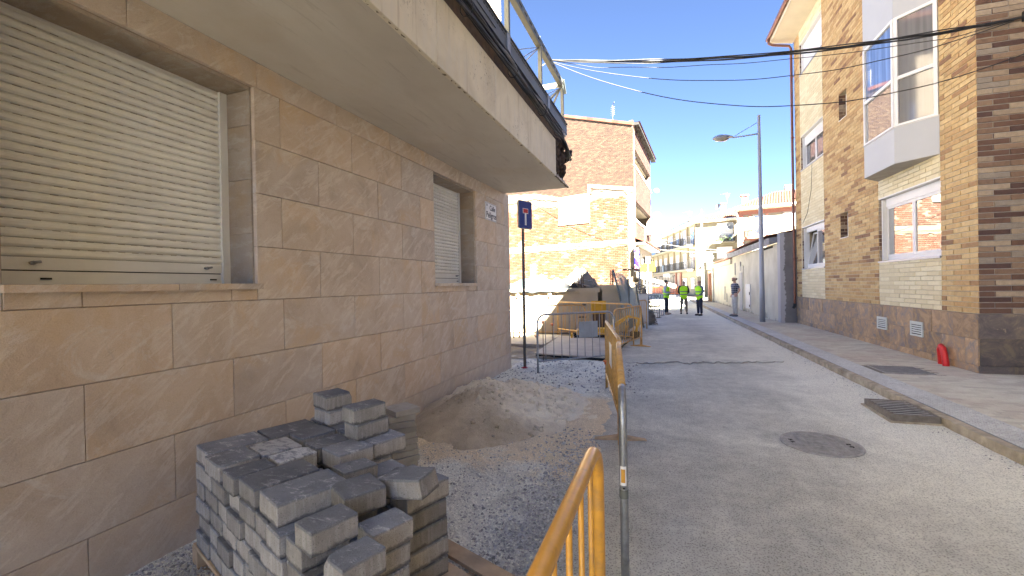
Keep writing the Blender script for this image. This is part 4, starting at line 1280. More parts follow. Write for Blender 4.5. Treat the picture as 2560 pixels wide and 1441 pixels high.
q = MB(); q.prism(poly(ZW0 + .002, .02), (0, 0, .014)); q.build('sill', M_ALUM, bay)

# eave, gutter, downpipe, roof
ex = -.70
q = MB(); q.prism([(ex, 0, 10.42), (.02, 0, 10.30), (.02, 0, 10.55), (ex, 0, 10.62)], (0, 9.55, 0)); q.build('eave_soffit', M_EAVE, right)
q = MB(); q.box(ex - .02, -.4, 10.42, ex, 9.56, 10.64); q.build('eave_board', M_EAVE, right)
q = MB(); g = []
for a in range(9):
    an = math.pi + math.pi * a / 8; g.append((ex - .09 + .065 * math.cos(an), 0, 10.60 + .085 * math.sin(an)))
for a in range(8, -1, -1):
    an = math.pi + math.pi * a / 8; g.append((ex - .09 + .056 * math.cos(an), 0, 10.605 + .073 * math.sin(an)))
q.prism([(x, -.4, z) for (x, _, z) in g], (0, 10.0, 0)); q.build('gutter', M_COPPER, right)
dp = [(ex - .09, 9.40, 10.52), (ex - .09, 9.40, 10.36), (ex + .05, 9.40, 10.28), (-.14, 9.40, 10.16), (-.08, 9.40, 10.05), (-.075, 9.40, .95), (-.075, 9.40, .72)]
q = MB(); q.tube(dp, .045, 10); o = q.build('downpipe', M_COPPER, right)
for z in (2.4, 4.6, 6.8, 9.0):
    q = MB(); q.tube([(-.075, 9.40, z), (-.075, 9.40, z + .04)], .056, 10); q.box(-.075, 9.37, z + .008, .0, 9.40, z + .03); q.build('pipe_clip', M_COPPER, o)
q = MB(); q.tube([(-.075, 9.40, .80), (-.08, 9.40, .70), (-.13, 9.42, .64)], .055, 10); q.build('shoe', M_RUBBER, o)
q = MB(); y0, y1 = -.45, 9.62
q.face([(ex - .05, y0, 10.66), (ex - .05, y1, 10.66), (4.9, y1 - 3.0, 12.6), (4.9, y0 + 3.0, 12.6)])
q.face([(10.6, y1, 10.66), (10.6, y0, 10.66), (4.9, y0 + 3.0, 12.6), (4.9, y1 - 3.0, 12.6)])
q.face([(ex - .05, y1, 10.66), (10.6, y1, 10.66), (4.9, y1 - 3.0, 12.6)]); q.face([(10.6, y0, 10.66), (ex - .05, y0, 10.66), (4.9, y0 + 3.0, 12.6)])
q.face([(ex - .05, y0, 10.655), (10.6, y0, 10.655), (10.6, y1, 10.655), (ex - .05, y1, 10.655)])
q.build('roof', M_RTILE, right)
q = MB(); q.tube([(-.012, 7.9 - .7 * (i / 12) , 5.35 + 1.35 * (i / 12) ** 2 ) for i in range(0)] or [(-.012, 8.6, 3.6), (-.012, 8.1, 3.9), (-.012, 7.7, 4.6), (-.012, 7.6, 5.4)], .006, 5); q.build('loose_wire', M_BLACK, right)
# cable bracket on the end wall
q = MB(); q.box(.56, -.08, 7.25 - 1.65, .64, -.003, 7.40 - 1.65); q.build('cable_bracket', M_BLACK, right)

# red conduit
t = thing('red_conduit_loop', 'bent red plastic conduit sticking up beside the slate plinth', 'conduit', (4.86, 9.75, KZ))
pts = [(.03, .10, -.05), (.02, .10, .16), (.0, .075, .27), (-.01, .02, .33), (-.02, -.04, .30), (-.02, -.085, .20), (-.01, -.10, .06), (0, -.10, -.05)]
b = MB(); b.tube(pts, .048, 12); bevel(b.build('pipe', M_RED, t), .001)
for i in range(6):
    q = MB(); a = pts[1 + i % 5]
b = MB()
for i in range(1, 7):
    b.blob(pts[i], .052, .052, .02, 10, 5)
b.build('ribs', M_RED, t)

# ---------------------------------------------------------------- low garage
gar = thing('low_garage', 'low whitewashed garage with sloping tiled roof and mossy foot', 'garage', (4.45, 18.75, 0))
b = MB(); b.box(0, .02, -.1, .25, 10.05, 3.06); b.box(0, 10.05, -.1, .25, 18.6, 2.80); b.box(.25, 18.3, -.1, 8, 18.6, 2.8); b.box(7.8, 0, -.1, 8, 18.3, 4.0)
b.build('wall', M_GARAGE, gar)
b = MB(); b.box(-.015, -.36, -.1, .56, .02, 3.40); b.box(.56, -.30, -.1, 8, -.12, 4.4); b.build('rendered_pier', M_GREYR, gar)
b = MB()
for i in range(9):
    y0, y1 = .03 + i * 1.11, .03 + (i + 1) * 1.11 - .01
    q = MB(); q.hexa([(-.26, y0, 3.02), (.1, y0, 3.10), (.1, y1, 3.10), (-.26, y1, 3.02), (-.30, y0, 3.26), (.1, y0, 3.30), (.1, y1, 3.30), (-.30, y1, 3.26)])
    q.build('eave_board', M_GREYR if False else simple('lead_grey_board%d' % i, (.24, .235, .24), .9, var=.25, scale=3) if i == 0 else bpy.data.materials['lead_grey_board0'], gar)
b = MB(); b.box(-.12, 10.06, 2.68, .1, 18.9, 2.98); b.build('eave_board', M_GARAGE, gar)
def tile_rows(mb, P0, P1, up, n, r=.07, drop=.0):
    """half-round tile rolls from eave line P0..P1 running along up vector"""
    P0, P1, up = Vector(P0), Vector(P1), Vector(up)
    al = (P1 - P0).normalized(); nn = al.cross(up).normalized()
    if nn.z < 0: nn = -nn
    step = (P1 - P0) / n; L = up.length; k = max(1, int(L / .42))
    for i in range(n):
        c = P0 + step * (i + .5); hw = step.length * .5
        for j in range(k):
            a = c + up * (j / k) + nn * .018; e = c + up * ((j + 1) / k + .01)
            A_, B_ = [], []
            for m_ in range(5):
                an = math.pi * m_ / 4
                o_ = al * (-math.cos(an) * hw * .62) + nn * (math.sin(an) * min(hw * .62, .045))
                A_.append(a + o_); B_.append(e + o_)
            for m_ in range(4): mb.face([A_[m_], A_[m_ + 1], B_[m_ + 1], B_[m_]])
            mb.face(A_)
b = MB(); b.face([(-.34, .0, 3.30), (-.34, 10.1, 3.30), (8, 10.1, 4.9), (8, .0, 4.9)]); b.face([(-.20, 10.1, 3.00), (-.20, 18.9, 3.00), (8, 18.9, 4.5), (8, 10.1, 4.5)]); b.build('roof', M_RTILE, gar)
q = MB(); tile_rows(q, (-.36, 0, 3.31), (-.36, 10.1, 3.31), (3.2, 0, .62), 48); tile_rows(q, (-.22, 10.15, 3.0), (-.22, 18.9, 3.0), (3.2, 0, .6), 42); q.build('roof_tiles', M_RTILE, gar, kind='stuff', fix=False)
q = MB(); q.tube([(-.05, 18.5, 2.75), (-.10, 18.5, 2.6), (-.08, 18.45, 2.4), (-.07, 18.45, .1)], .08, 8); q.build('downpipe', M_WHITE, gar)
q = MB(); q.box(-.035, 4.9, .3, -.0, 6.0, 1.5); dd = q.build('meter_cabinet', simple('pale_cabinet', (.45, .45, .45), .6), gar); bevel(dd, .01)
q = MB(); q.box(-.05, 5.0, .98, -.03, 5.12, 1.12); q.build('vent', M_DARK, dd); q = MB(); q.box(-.05, 5.0, .40, -.03, 5.12, .50); q.build('vent', M_DARK, dd)
q = MB(); q.box(-.03, 6.6, .1, 0, 8.6, 2.45); dd = q.build('blocked_doorway', M_GARAGE, gar)
q = MB(); q.box(-.06, 6.8, .12, -.02, 7.5, 2.1); q.build('panel', M_CONC, dd)
for (y, z, h, w) in ((12.8, .45, .9, .35), (12.0, .35, .55, .2), (8.95, 2.0, .7, .10), (7.3, 2.2, .5, .09)):
    q = MB(); q.box(-.05, y, z, 0, y + w, z + h); bevel(q.build('wall_box', M_CONC, gar), .01)
q = MB()
for i in range(14):
    q.box(-.04, .7 + i * .12, 2.93, -.0, .76 + i * .12, 3.0)
q.build('eave_bricks', M_DARK, gar, kind='stuff')
# brown gate pier beyond
gp = thing('brick_gate_pier', 'brown brick gateway wall beyond the end of the low garage', 'wall', (4.2, 38.4, 0))
b = MB(); b.box(0, 0, 0, 1.1, .5, 2.6); b.build('pier', M_REDB, gp); b = MB(); b.box(-.03, -.03, 0, 1.13, .5, .55); b.build('stone_base', M_SLATE, gp)
b = MB(); b.box(-.1, -.1, 2.6, 1.3, .6, 3.2); b.build('lintel', M_CREAMW, gp)
# unseen building across the side street, its heights stepped to shape the shade
nb = thing('unseen_corner_house', 'unseen rendered corner house across the side street, stepped to shape the shade', 'house', (5.2, 5.4, 0))
b = MB(); b.box(0, -8.0, 0, 10, 0, 12.6); b.box(0, -20, 0, 10, -8.0, 14.8); b.build('wall', M_CREAMW, nb)
b = MB(); b.prism([(-.1, .1, 12.6), (10.2, .1, 12.6), (5, .1, 14.2)], (0, -8.1, 0)); b.prism([(-.1, -7.9, 14.8), (10.2, -7.9, 14.8), (5, -7.9, 16.4)], (0, -12.3, 0)); b.build('roof', M_RTILE, nb)
for f_ in range(4):
    for i in range(5):
        q = MB(); q.box(-.03, -1.5 - i * 3, 1.2 + f_ * 3, .0, -2.9 - i * 3, 2.6 + f_ * 3); w_ = q.build('window', M_FRAMEW, nb)
        q = MB(); q.box(-.04, -1.6 - i * 3, 1.3 + f_ * 3, -.03, -2.8 - i * 3, 2.5 + f_ * 3); q.build('pane', M_GLASSD, w_)
# ---------------------------------------------------------------- brick building with bare gable wall
GRZ = math.atan2(-.282, .959)
GP = (-1.06, 28.25, 0)
gab = thing('gable_brick_building', 'old four storey brick building with bare sunlit side wall and recessed balconies', 'building', GP, GRZ)
fx, fy = -.175, .984            # direction of the street front in the local frame
random.seed(31)
b = MB(); b.prism([(-10.2, 0.02, -.2), (-.02, 0.02, -.2), (-.02, 0.02, 11.45), (-10.2, .02, 14.75)], (0, .3, 0)); b.build('wall', M_OLDM, gab)
b = MB(); b.prism([(-10.2, 0.018, 7.2), (-.02, 0.018, 7.2), (-.02, 0.018, 11.45), (-10.2, .018, 14.75)], (0, -.004, 0)); b.build('upper_wall', M_UPM, gab)
q = MB()
def gbricks(z0, z1, x0, x1, L, H, J, top=None, skipf=None, o=.012):
    z = z0; row = 0
    while z < z1:
        x = x0 - (L / 2 if row % 2 else 0)
        while x < x1:
            a, c = max(x, x0), min(x + L - J, x1)
            zt = z + H - J
            ok = c - a > .04 and (top is None or zt < top((a + c) / 2))
            if ok and (skipf is None or not skipf((a + c) / 2, z)):
                d = o + random.uniform(-.004, .004)
                q.box(a, -d, z, c, .02, zt, skip=(4,))
            x += L
        z += H; row += 1
def torn(x, z):
    if -.46 + .05 * math.sin(z * 5) < x and z < 7.3: return True      # pilaster
    if 3.93 + .12 * fbm(x, z, 3, 3, 1.5) < z < 4.42 + .10 * fbm(x, z, 8, 3, 1.5): return True
    if z > 7.05 - .0 + .25 * fbm(x, z, 5, 3, 1.1): return True
    if -5.3 < x < -2.96 and 5.6 < z: return True
    return fbm(x, z, 14, 4, 1.6) > .40
gbricks(.0, 8.3, -10.1, -.1, .30, .112, .022, None, torn)
q.build('lower_bricks', M_OLDB, gab, kind='stuff', fix=False)
q = MB()
up_top = lambda x: 11.33 - x * .330
low_line = lambda x: 7.45 if x < -3.1 and x > -5.3 else (8.20 - .21 * (x + 3.1) - .0 if x > -3.1 else 7.62 + .10 * (-5.3 - x) + .1 * math.sin(x))
gbricks(7.3, 14.8, -10.1, -.02, .225, .070, .012, up_top, lambda x, z: z < low_line(x) and not (7.5 < z and x > -3.0 and fbm(x, z, 2, 3, 2) > .25), .010)
q.build('upper_bricks', M_UPB, gab, kind='stuff', fix=False)
def patch(name, poly_, mat, t=.03, rag=.04, n=10):
    P = []
    for i in range(len(poly_)):
        a, c = poly_[i], poly_[(i + 1) % len(poly_)]
        for k in range(n):
            u = k / n
            P.append((a[0] + (c[0] - a[0]) * u + random.uniform(-rag, rag), -t, a[1] + (c[1] - a[1]) * u + random.uniform(-rag, rag)))
    m_ = MB(); m_.prism(P, (0, t + .015, 0)); return m_.build(name, mat, gab)
patch('cream_plaster_patch', [(-5.28, 5.68), (-2.97, 5.66), (-2.97, 7.62), (-5.28, 7.58)], M_CREAMP, .045, .012)
patch('plaster_pilaster', [(-.44, 0), (-.02, 0), (-.02, 7.5), (-.40, 7.3)], M_PLAST, .03, .035, 30)
patch('plaster_band', [(-10.1, 3.98), (-.42, 3.98), (-.42, 4.36), (-10.1, 4.42)], M_PLAST, .022, .06, 40)
patch('roof_scar', [(-3.1, 7.62), (-3.1, 8.22), (-.05, 7.60), (-.05, 7.15), (-.5, 7.2), (-.5, 7.42), (-2.9, 7.95), (-2.9, 7.6)], M_PLAST, .03, .025, 8)
patch('roof_scar', [(-10.1, 7.55), (-10.1, 8.35), (-7.2, 8.1), (-5.25, 7.65), (-5.25, 7.35), (-7.2, 7.75)], M_PLAST, .03, .04, 8)
for (a, c, e, f) in ((-.38, 6.6, -.30, 7.4), (-.2, 5.6, -.14, 6.5), (-.6, 7.35, -.05, 7.42), (-.5, 4.36, -.1, 4.40), (-6.2, 7.0, -5.4, 7.06), (-4.9, 2.9, -4.3, 2.94)):
    m_ = MB(); m_.box(a, -.034, c, e, -.031, f); m_.build('dark_crack', M_GROUT, gab)
# verge tiles along the rake
for i in range(24):
    x0 = -.0 - i * .43; zt = 11.42 - x0 * .330
    m_ = MB(); m_.hexa([(x0 - .44, -.09, zt + .145 - .02), (x0, -.09, zt - .02), (x0, .22, zt - .02), (x0 - .44, .22, zt + .125), (x0 - .44, -.10, zt + .30), (x0 + .02, -.10, zt + .15), (x0 + .02, .22, zt + .15), (x0 - .44, .22, zt + .30)])
    m_.build('verge_tile', M_RTILE, gab)
M_BRKJ = simple('front_mortar', (.085, .062, .046), .95)
# street front: storeys with recessed balconies
def fr(d, z, n_=0.0):
    if n_ < 0: d = max(d, .035 - n_ * .178)
    return (fx * d + .984 * n_, fy * d + .175 * n_, z)
def fbox(mb, d0, d1, z0, z1, n0, n1, mi=0):
    mb.hexa([fr(d0, z0, n0), fr(d0, z0, n1), fr(d1, z0, n1), fr(d1, z0, n0), fr(d0, z1, n0), fr(d0, z1, n1), fr(d1, z1, n1), fr(d1, z1, n0)], mi)
D_ = 8.6
def fbricks(name, d0, d1, z0, z1, n_=.0):
    m_ = MB(); z = z0; row = 0
    while z < z1 - .03:
        d = d0 - (.12 if row % 2 else 0)
        while d < d1:
            a, c = max(d, d0), min(d + .225, d1)
            if c - a > .04: fbox(m_, a, c, z, min(z + .058, z1), n_ - .02, n_ + .010)
            d += .24
        z += .07; row += 1
    m_.build(name, M_REDF, gab, kind='stuff', fix=False)
bands = [(10.1, 11.75), (6.85, 8.92), (4.25, 5.52)]
b = MB()
for z0, z1 in bands: fbox(b, 0.03, D_, z0, z1, -.25, -.005)
fbox(b, .03, .5, 0, 11.7, -.3, -.03); fbox(b, D_ - .3, D_, 0, 11.7, -.3, -.03)
b.build('front_wall', M_BRKJ, gab)
for z0, z1 in bands: fbricks('front_bricks', .03, D_, z0, z1)
b = MB(); fbox(b, 1.0, D_, 0, 11.7, -1.7, -1.5); b.build('recess_wall', M_REDF, gab)
for z0, z1, zo in ((8.95, 10.1, 10.0), (5.55, 6.85, 6.78)):
    m_ = MB(); fbox(m_, .03, D_, zo, zo + .06, -1.5, -.26); m_.build('balcony_soffit', M_CREAMW, gab)
    m_ = MB(); fbox(m_, .02, D_ - .0, z0 - .03, z0 + .10, -.27, .05); m_.build('parapet_cap', M_WHITE, gab)
    for k in range(3):
        m_ = MB(); fbox(m_, .9 + k * 2.7, 1.9 + k * 2.7, z0 - .9, z1 - .3, -1.51, -1.46); m_.build('window', M_GLASSD, gab)
m_ = MB(); m_.prism([fr(.05, 11.42, .35), fr(.05, 11.42, .0), fr(.05, 11.60, .0), fr(.05, 11.57, .35)], (fx * (D_ + .9), fy * (D_ + .9), 0)); m_.build('eave', M_DARK, gab)
m_ = MB(); m_.face([fr(.05, 11.60, .42), fr(D_ + .8, 11.60, .42), (-10.3 + fx * 9, 9.2, 14.86), (-10.3, .12, 14.86), (-.02, .05, 11.60)]); m_.build('roof', M_RTILE, gab)
m_ = MB(); fbox(m_, D_ - .02, D_, 0, 11.7, -9, -.0); m_.build('far_wall', M_UPM, gab)
# shop storey
m_ = MB(); fbox(m_, .0, D_, 4.02, 4.16, -.2, .62); m_.build('canopy', M_CONC, gab)
for k in range(20):
    m_ = MB(); d0 = .02 + k * .43
    m_.hexa([fr(d0, 4.16, .68), fr(d0 + .41, 4.16, .68), fr(d0 + .41, 4.42, .02), fr(d0, 4.42, .02), fr(d0, 4.24, .70), fr(d0 + .41, 4.24, .70), fr(d0 + .41, 4.52, .02), fr(d0, 4.52, .02)]); m_.build('canopy_tile', M_RTILE, gab)
m_ = MB(); fbox(m_, .0, D_, 3.55, 4.0, -.1, .02); fbox(m_, .0, .3, 0, 3.6, -.1, .02); fbox(m_, 3.0, 3.5, 0, 3.6, -.1, .02); fbox(m_, 6.0, 6.5, 0, 3.6, -.1, .02); m_.build('shopfront', M_GREYW, gab)
m_ = MB(); fbox(m_, .3, D_ - .02, 0, 3.6, -.22, -.18); m_.build('shop_glass', M_GLASSD, gab)
m_ = MB(); fbox(m_, .95, 1.6, 2.75, 3.5, .03, .20); m_.build('sign_box', M_DARK, gab)
m_ = MB(); fbox(m_, 5.6, 6.6, 5.35, 6.0, .05, .45); v = m_.build('air_conditioner', M_WHITE, gab)
for k in range(7):
    m_ = MB(); fbox(m_, 5.592, 5.6, 5.42 + k * .075, 5.45 + k * .075, .09, .41); m_.build('grille_bar', M_GALV, v)
for dd0 in (5.7, 6.4):
    m_ = MB(); fbox(m_, dd0, dd0 + .05, 5.2, 5.34, .0, .4); m_.build('bracket', M_WHITE, v)
m_ = MB(); fbox(m_, 4.6, 4.9, 4.3, 5.5, -.3, .02); m_.build('window', M_FRAMEW, gab)
def dish(d, z, r):
    q_ = MB(); c = Vector(fr(d, z, .55)); ax = Vector((.45, -.75, .35)).normalized(); a1 = ax.cross(Vector((0, 0, 1))).normalized(); a2 = ax.cross(a1)
    for i in range(4):
        for j in range(16):
            def pt(i_, j_):
                rr_ = r * i_ / 4; an = 2 * math.pi * j_ / 16
                return c + a1 * rr_ * math.cos(an) + a2 * rr_ * math.sin(an) + ax * (.25 * rr_ * rr_ / r)
            q_.face([pt(i, j), pt(i + 1, j), pt(i + 1, j + 1), pt(i, j + 1)], smooth=True)
    q_.tube([c, c + ax * r * .9], .015, 5); q_.tube([c, Vector(fr(d + .1, z - .2, .0))], .02, 5)
    q_.blob(c + ax * r * .9, .05, .05, .05, 6, 4)
    return q_.build('satellite_dish', M_DISH, gab, fix=False)
dish(7.4, 4.75, .42); dish(7.6, 6.75, .36); dish(7.7, 8.75, .2)
m_ = MB(); c = (-1.35, .15, 11.8); m_.tube([c, (-1.35, .15, 13.0)], .018, 5); m_.tube([(-1.35, .15, 12.95), (-1.25, .15, 13.2), (-1.2, .1, 13.15)], .018, 5); 
for k in range(5): m_.tube([(-1.5, .15, 12.4 + k * .12), (-1.2, .15, 12.4 + k * .12)], .010, 4)
m_.build('antenna', M_DISH, gab)
m_ = MB(); pts = [(-7.5, -.25, 8.05), (-5.9, -.2, 6.9), (-4.3, -.2, 5.85), (-2.7, -.15, 4.95), (-1.4, -.1, 4.35), (-.1, -.05, 3.98)]
m_.tube(pts, .010, 4); m_.build('wall_wire', M_BLACK, gab)
m_ = MB(); m_.tube([(-3.0, -.06, .9), (-1.5, -.06, 2.3), (-.5, -.06, 3.3)], .008, 4); m_.build('wall_wire', M_BLACK, gab)
m_ = MB(); m_.tube([(-.75, -.05, 2.55), (-.35, -.07, 2.55), (.05, -.1, 2.55)], .03, 5); m_.build('wall_bracket', M_BLACK, gab)

def gw(x, y, z): 
    mm_ = Matrix.Translation(GP) @ Matrix.Rotation(GRZ, 4, 'Z'); return mm_ @ Vector((x, y, z))
p = gw(.02, -.12, 0)
t = thing('barber_pole_sign', 'lit blue and red barber pole sign on the corner of the brick building', 'sign', p)
b = MB(); b.box(-.05, -.16, 2.35, .26, .14, 3.85); b.build('case', M_BLACK, t)
def mat_pole():
    k = N('barber_stripes'); oc = k.objco()
    f = k.math('FRACT', k.math('MULTIPLY', k.math('ADD', k.sep(oc, 2), k.math('MULTIPLY', k.sep(oc, 0), 1.2)), 1.35))
    c = k.ramp(f, [(0, (.02, .01, .65)), (.38, (.02, .01, .75)), (.44, (.75, .75, .85)), (.52, (.55, .04, .06)), (.68, (.5, .03, .05)), (.74, (.75, .75, .85)), (.82, (.02, .01, .7))])
    k.color(c); k.l(c, k.b.inputs['Emission Color']); k.b.inputs['Emission Strength'].default_value = .7; return k.mat
b = MB(); b.tube([(.12, -.20, 2.55), (.12, -.20, 3.68)], .12, 14); b.build('striped_tube', mat_pole(), t)
p = gw(*fr(1.2, 0, .1))
t = thing('yellow_shop_sign', 'yellow projecting shop sign under the tiled canopy', 'sign', p, GRZ)
M_YS = simple('yellow_sign_face', (.80, .55, .02), .5, bump=0); M_YS2 = simple('cream_sign_face', (.75, .68, .42), .5, bump=0)
b = MB(); b.prism([(.0, -.04, 2.35), (.95, -.04, 2.35), (.98, -.04, 3.0), (.10, -.04, 2.85)], (0, .08, 0)); b.build('panel', M_YS, t)
b = MB(); b.prism([(.05, -.04, 2.30), (.75, -.04, 2.30), (.62, -.04, 1.98), (.30, -.04, 1.86), (.05, -.04, 1.95)], (0, .08, 0)); b.build('lower_panel', M_YS2, t)
p = gw(*fr(1.8, 0, .0))
t = thing('white_awning', 'extended white shop awning beside the yellow sign', 'awning', p, math.atan2(-.175, .984) * 0 + GRZ)
b = MB(); b.prism([(0, 0, 1.95 + .0), (.0, 0, 2.10), (2.1, 0, 1.50), (2.1, 0, 1.28), (1.95, 0, 1.38)], (fx * 3.0, fy * 3.0, 0)); b.build('cloth', M_AWN, t)
b = MB(); b.tube([(0, .1, 1.5), (1.9, .1, 1.42)], .02, 5); b.build('arm', M_WHITE, t)

# ---------------------------------------------------------------- cream terrace with balconies (left of the crossing)
def window_unit(mb_parent, org, ax, nn, w, h, z, frame=M_FRAMEW, pane=M_GLASSD, blind=0.0, surround=M_CREAM2, depth=.0, t=.06):
    """org = Vector base point on the facade at the left of the unit; ax along the facade, nn outwards"""
    def bx(mb, a, c, z0, z1, n0, n1):
        P = [org + ax * a + nn * n0, org + ax * c + nn * n0, org + ax * c + nn * n1, org + ax * a + nn * n1]
        mb.hexa([(p.x, p.y, z0) for p in P] + [(p.x, p.y, z1) for p in P])
    s = MB(); k = .12
    bx(s, -k, 0, z, z + h, 0, .05); bx(s, w, w + k, z, z + h, 0, .05); bx(s, -k, w + k, z + h, z + h + k, 0, .05)
    so = s.build('window', surround, mb_parent)
    f = MB(); bx(f, 0, t, z, z + h, -.02, .03); bx(f, w - t, w, z, z + h, -.02, .03); bx(f, t, w - t, z + h - t, z + h, -.02, .03); bx(f, t, w - t, z, z + t, -.02, .03); bx(f, w / 2 - t / 2, w / 2 + t / 2, z + t, z + h - t, -.02, .03)
    f.build('frame', frame, so)
    g = MB(); bx(g, t, w - t, z + t, z + h - t, -.01, .004); g.build('pane', pane, so)
    if blind:
        g = MB(); bx(g, t, w - t, z + h - t - (h - 2 * t) * blind, z + h - t, .006, .022); g.build('blind', M_SHUTW, so)
    return so
def railing(parent, org, ax, nn, a, c, z0, z1, n_out, step=.13, name='railing', r=.011):
    m_ = MB()
    def pt(u, n_, z): p_ = org + ax * u + nn * n_; return (p_.x, p_.y, z)
    for z in (z0 + .06, z1): m_.beam(pt(a, n_out, z), pt(c, n_out, z), .035, .03)
    for z in (z0 + .06, z1): m_.beam(pt(a, 0, z), pt(a, n_out, z), .035, .03); m_.beam(pt(c, 0, z), pt(c, n_out, z), .035, .03)
    n = max(2, int((c - a) / step))
    for i in range(n + 1):
        u = a + (c - a) * i / n; m_.beam(pt(u, n_out, z0), pt(u, n_out, z1), r * 2, r * 2, up=(1, 0, 0))
    for i in range(5):
        m_.beam(pt(a, n_out * i / 5, z0), pt(a, n_out * i / 5, z1), r * 2, r * 2, up=(1, 0, 0)); m_.beam(pt(c, n_out * i / 5, z0), pt(c, n_out * i / 5, z1), r * 2, r * 2, up=(1, 0, 0))
    return m_.build(name, M_RAIL, parent)

P2 = Vector((4.85, 55.2, 0)); F1 = Vector((-.204, .979, 0)).normalized(); N1 = Vector((-.979, -.204, 0)).normalized()
F2 = Vector((.97, -.24, 0)).normalized(); N2 = Vector((-.24, -.97, 0)).normalized()
ter = thing('cream_terrace', 'long cream three storey terrace with continuous black balconies', 'building', (0, 0, 0))
def slab(name, parent, org, ax, nn, a, c, z0, z1, n0, n1, mat):
    m_ = MB(); P = [org + ax * a + nn * n0, org + ax * c + nn * n0, org + ax * c + nn * n1, org + ax * a + nn * n1]
    m_.hexa([(p.x, p.y, z0) for p in P] + [(p.x, p.y, z1) for p in P]); return m_.build(name, mat, parent)
LT = 30.0
slab('wall', ter, P2, F1, N1, 0, LT, 0, 8.45, -.3, 0, M_CREAMW)
slab('wall', ter, P2, F2, N2, .0, 4.5, 0, 8.45, -.3, 0, M_CREAMW)
slab('wall', ter, P2, F2, N2, 4.2, 4.5, 0, 8.45, -10, -.3, M_CREAMW)
slab('grey_base', ter, P2, F1, N1, 6.6, LT, 0, 2.95, 0, .03, M_GREYW)
slab('string_course', ter, P2, F2, N2, .3, 1.6, 8.25, 8.45, 0, .04, M_CREAM2)
for k in range(10):
    slab('pilaster', ter, P2, F1, N1, .0 + k * 3.3 - .02, .35 + k * 3.3, 3.0, 8.45, 0, .12, M_CREAM2 if k else M_CREAM2)
slab('eave', ter, P2, F1, N1, -.5, LT, 8.45, 8.72, -.3, .75, M_EAVE)
slab('eave', ter, P2, F2, N2, -.5, 4.5, 8.45, 8.70, -.3, .45, M_EAVE)
for z0, z1, no in ((5.86, 6.06, 1.0), (2.96, 3.16, 1.0)):
    slab('balcony_slab', ter, P2, F1, N1, .5, LT, z0, z1, 0, no, M_CREAMW)
    k = 0
    for a in range(9):
        s0 = .55 + a * 3.3
        railing(ter, P2, F1, N1, s0, s0 + 3.2, z1, z1 + (.95 if z1 > 5 else .98), no - .05, .16)
for k in range(9):
    s = .9 + k * 3.3
    for z in (6.08, 3.18):
        window_unit(ter, P2 + F1 * (s + (.0)), F1, N1, 1.35, 2.05, z, blind=[.95, .3, .9, .0, .95, .6, .2, .9, .5][(k * 2 + int(z)) % 9], surround=M_GREYW)
    if k % 2: window_unit(ter, P2 + F1 * (s + 1.9), F1, N1, .8, 2.0, 6.08, blind=.5, surround=M_GREYW)
for (s, w, z, h) in ((1.0, 1.5, .9, 1.25), (4.2, 1.7, .9, 1.25), (9.2, 1.0, .1, 2.4), (10.8, 1.0, .1, 2.4), (13.5, 1.6, .0, 2.5), (17, 2.0, .0, 2.5), (21, 2, .0, 2.5), (25, 2, .0, 2.5)):
    window_unit(ter, P2 + F1 * s, F1, N1, w, h, z, pane=M_GLASSD, surround=M_CREAM2 if s < 6 else M_DARK)
for (s, w) in ((6.4, .6), (8.7, .5)): slab('brown_pilaster', ter, P2, F1, N1, s, s + w, 0, 2.95, .03, .16, M_REDB)
slab('shop_sign', ter, P2, F1, N1, 12.3, 15.6, 2.5, 2.95, .03, .25, M_SHUTW)
slab('air_unit', ter, P2, F1, N1, 11.0, 11.7, 2.35, 2.8, .03, .4, M_WHITE)
# front balcony with flowers
slab('balcony_slab', ter, P2, F2, N2, 1.75, 3.95, 5.92, 6.10, 0, .8, M_CREAMW)
railing(ter, P2, F2, N2, 1.8, 3.9, 6.10, 6.95, .75, .11)
window_unit(ter, P2 + F2 * 2.15, F2, N2, 1.65, 2.15, 6.1, blind=.62, surround=M_CREAM2)
window_unit(ter, P2 + F2 * 2.1, F2, N2, 1.6, 1.35, 4.2, blind=.97, surround=M_CREAM2)
random.seed(4)
m_ = MB()
for i in range(260):
    u = random.uniform(1.9, 3.7); c_ = P2 + F2 * u + N2 * random.uniform(.3, .85); z = 6.2 + abs(random.gauss(0, .22)); s = random.uniform(.03, .08)
    a = Vector((random.uniform(-1, 1), random.uniform(-1, 1), random.uniform(-1, 1))).normalized() * s; d_ = Vector((random.uniform(-1, 1), random.uniform(-1, 1), random.uniform(-1, 1))).normalized() * s
    cc = Vector((c_.x, c_.y, z)); m_.face([cc - a, cc - d_, cc + a, cc + d_])
pl = m_.build('balcony_plants', M_LEAF, fix=False); tag(pl, 'green flowering plants crowding the sunlit cream balcony', 'plants', kind='stuff')
def wdish(parent, c, r, ax):
    q_ = MB(); c = Vector(c); ax = Vector(ax).normalized(); a1 = ax.cross(Vector((0, 0, 1))).normalized(); a2 = ax.cross(a1)
    def pt(i_, j_):
        rr_ = r * i_ / 4; an = 2 * math.pi * j_ / 16
        return c + a1 * rr_ * math.cos(an) + a2 * rr_ * math.sin(an) + ax * (.25 * rr_ * rr_ / r)
    for i in range(4):
        for j in range(16): q_.face([pt(i, j), pt(i + 1, j), pt(i + 1, j + 1), pt(i, j + 1)], smooth=True)
    q_.tube([c, c + ax * r * .8], .02, 5); q_.tube([c, c - ax * .3 + Vector((0, 0, -.2))], .03, 5)
    return q_.build('satellite_dish', M_DISH, parent, fix=False)
cc = P2 + F2 * 3.55 + N2 * .6; wdish(ter, (cc.x, cc.y, 7.75), .45, (-.5, -.9, .3))
slab('blue_cloth', ter, P2, F1, N1, 17.5, 20.2, 6.1, 7.0, .98, 1.02, M_BLUEC)
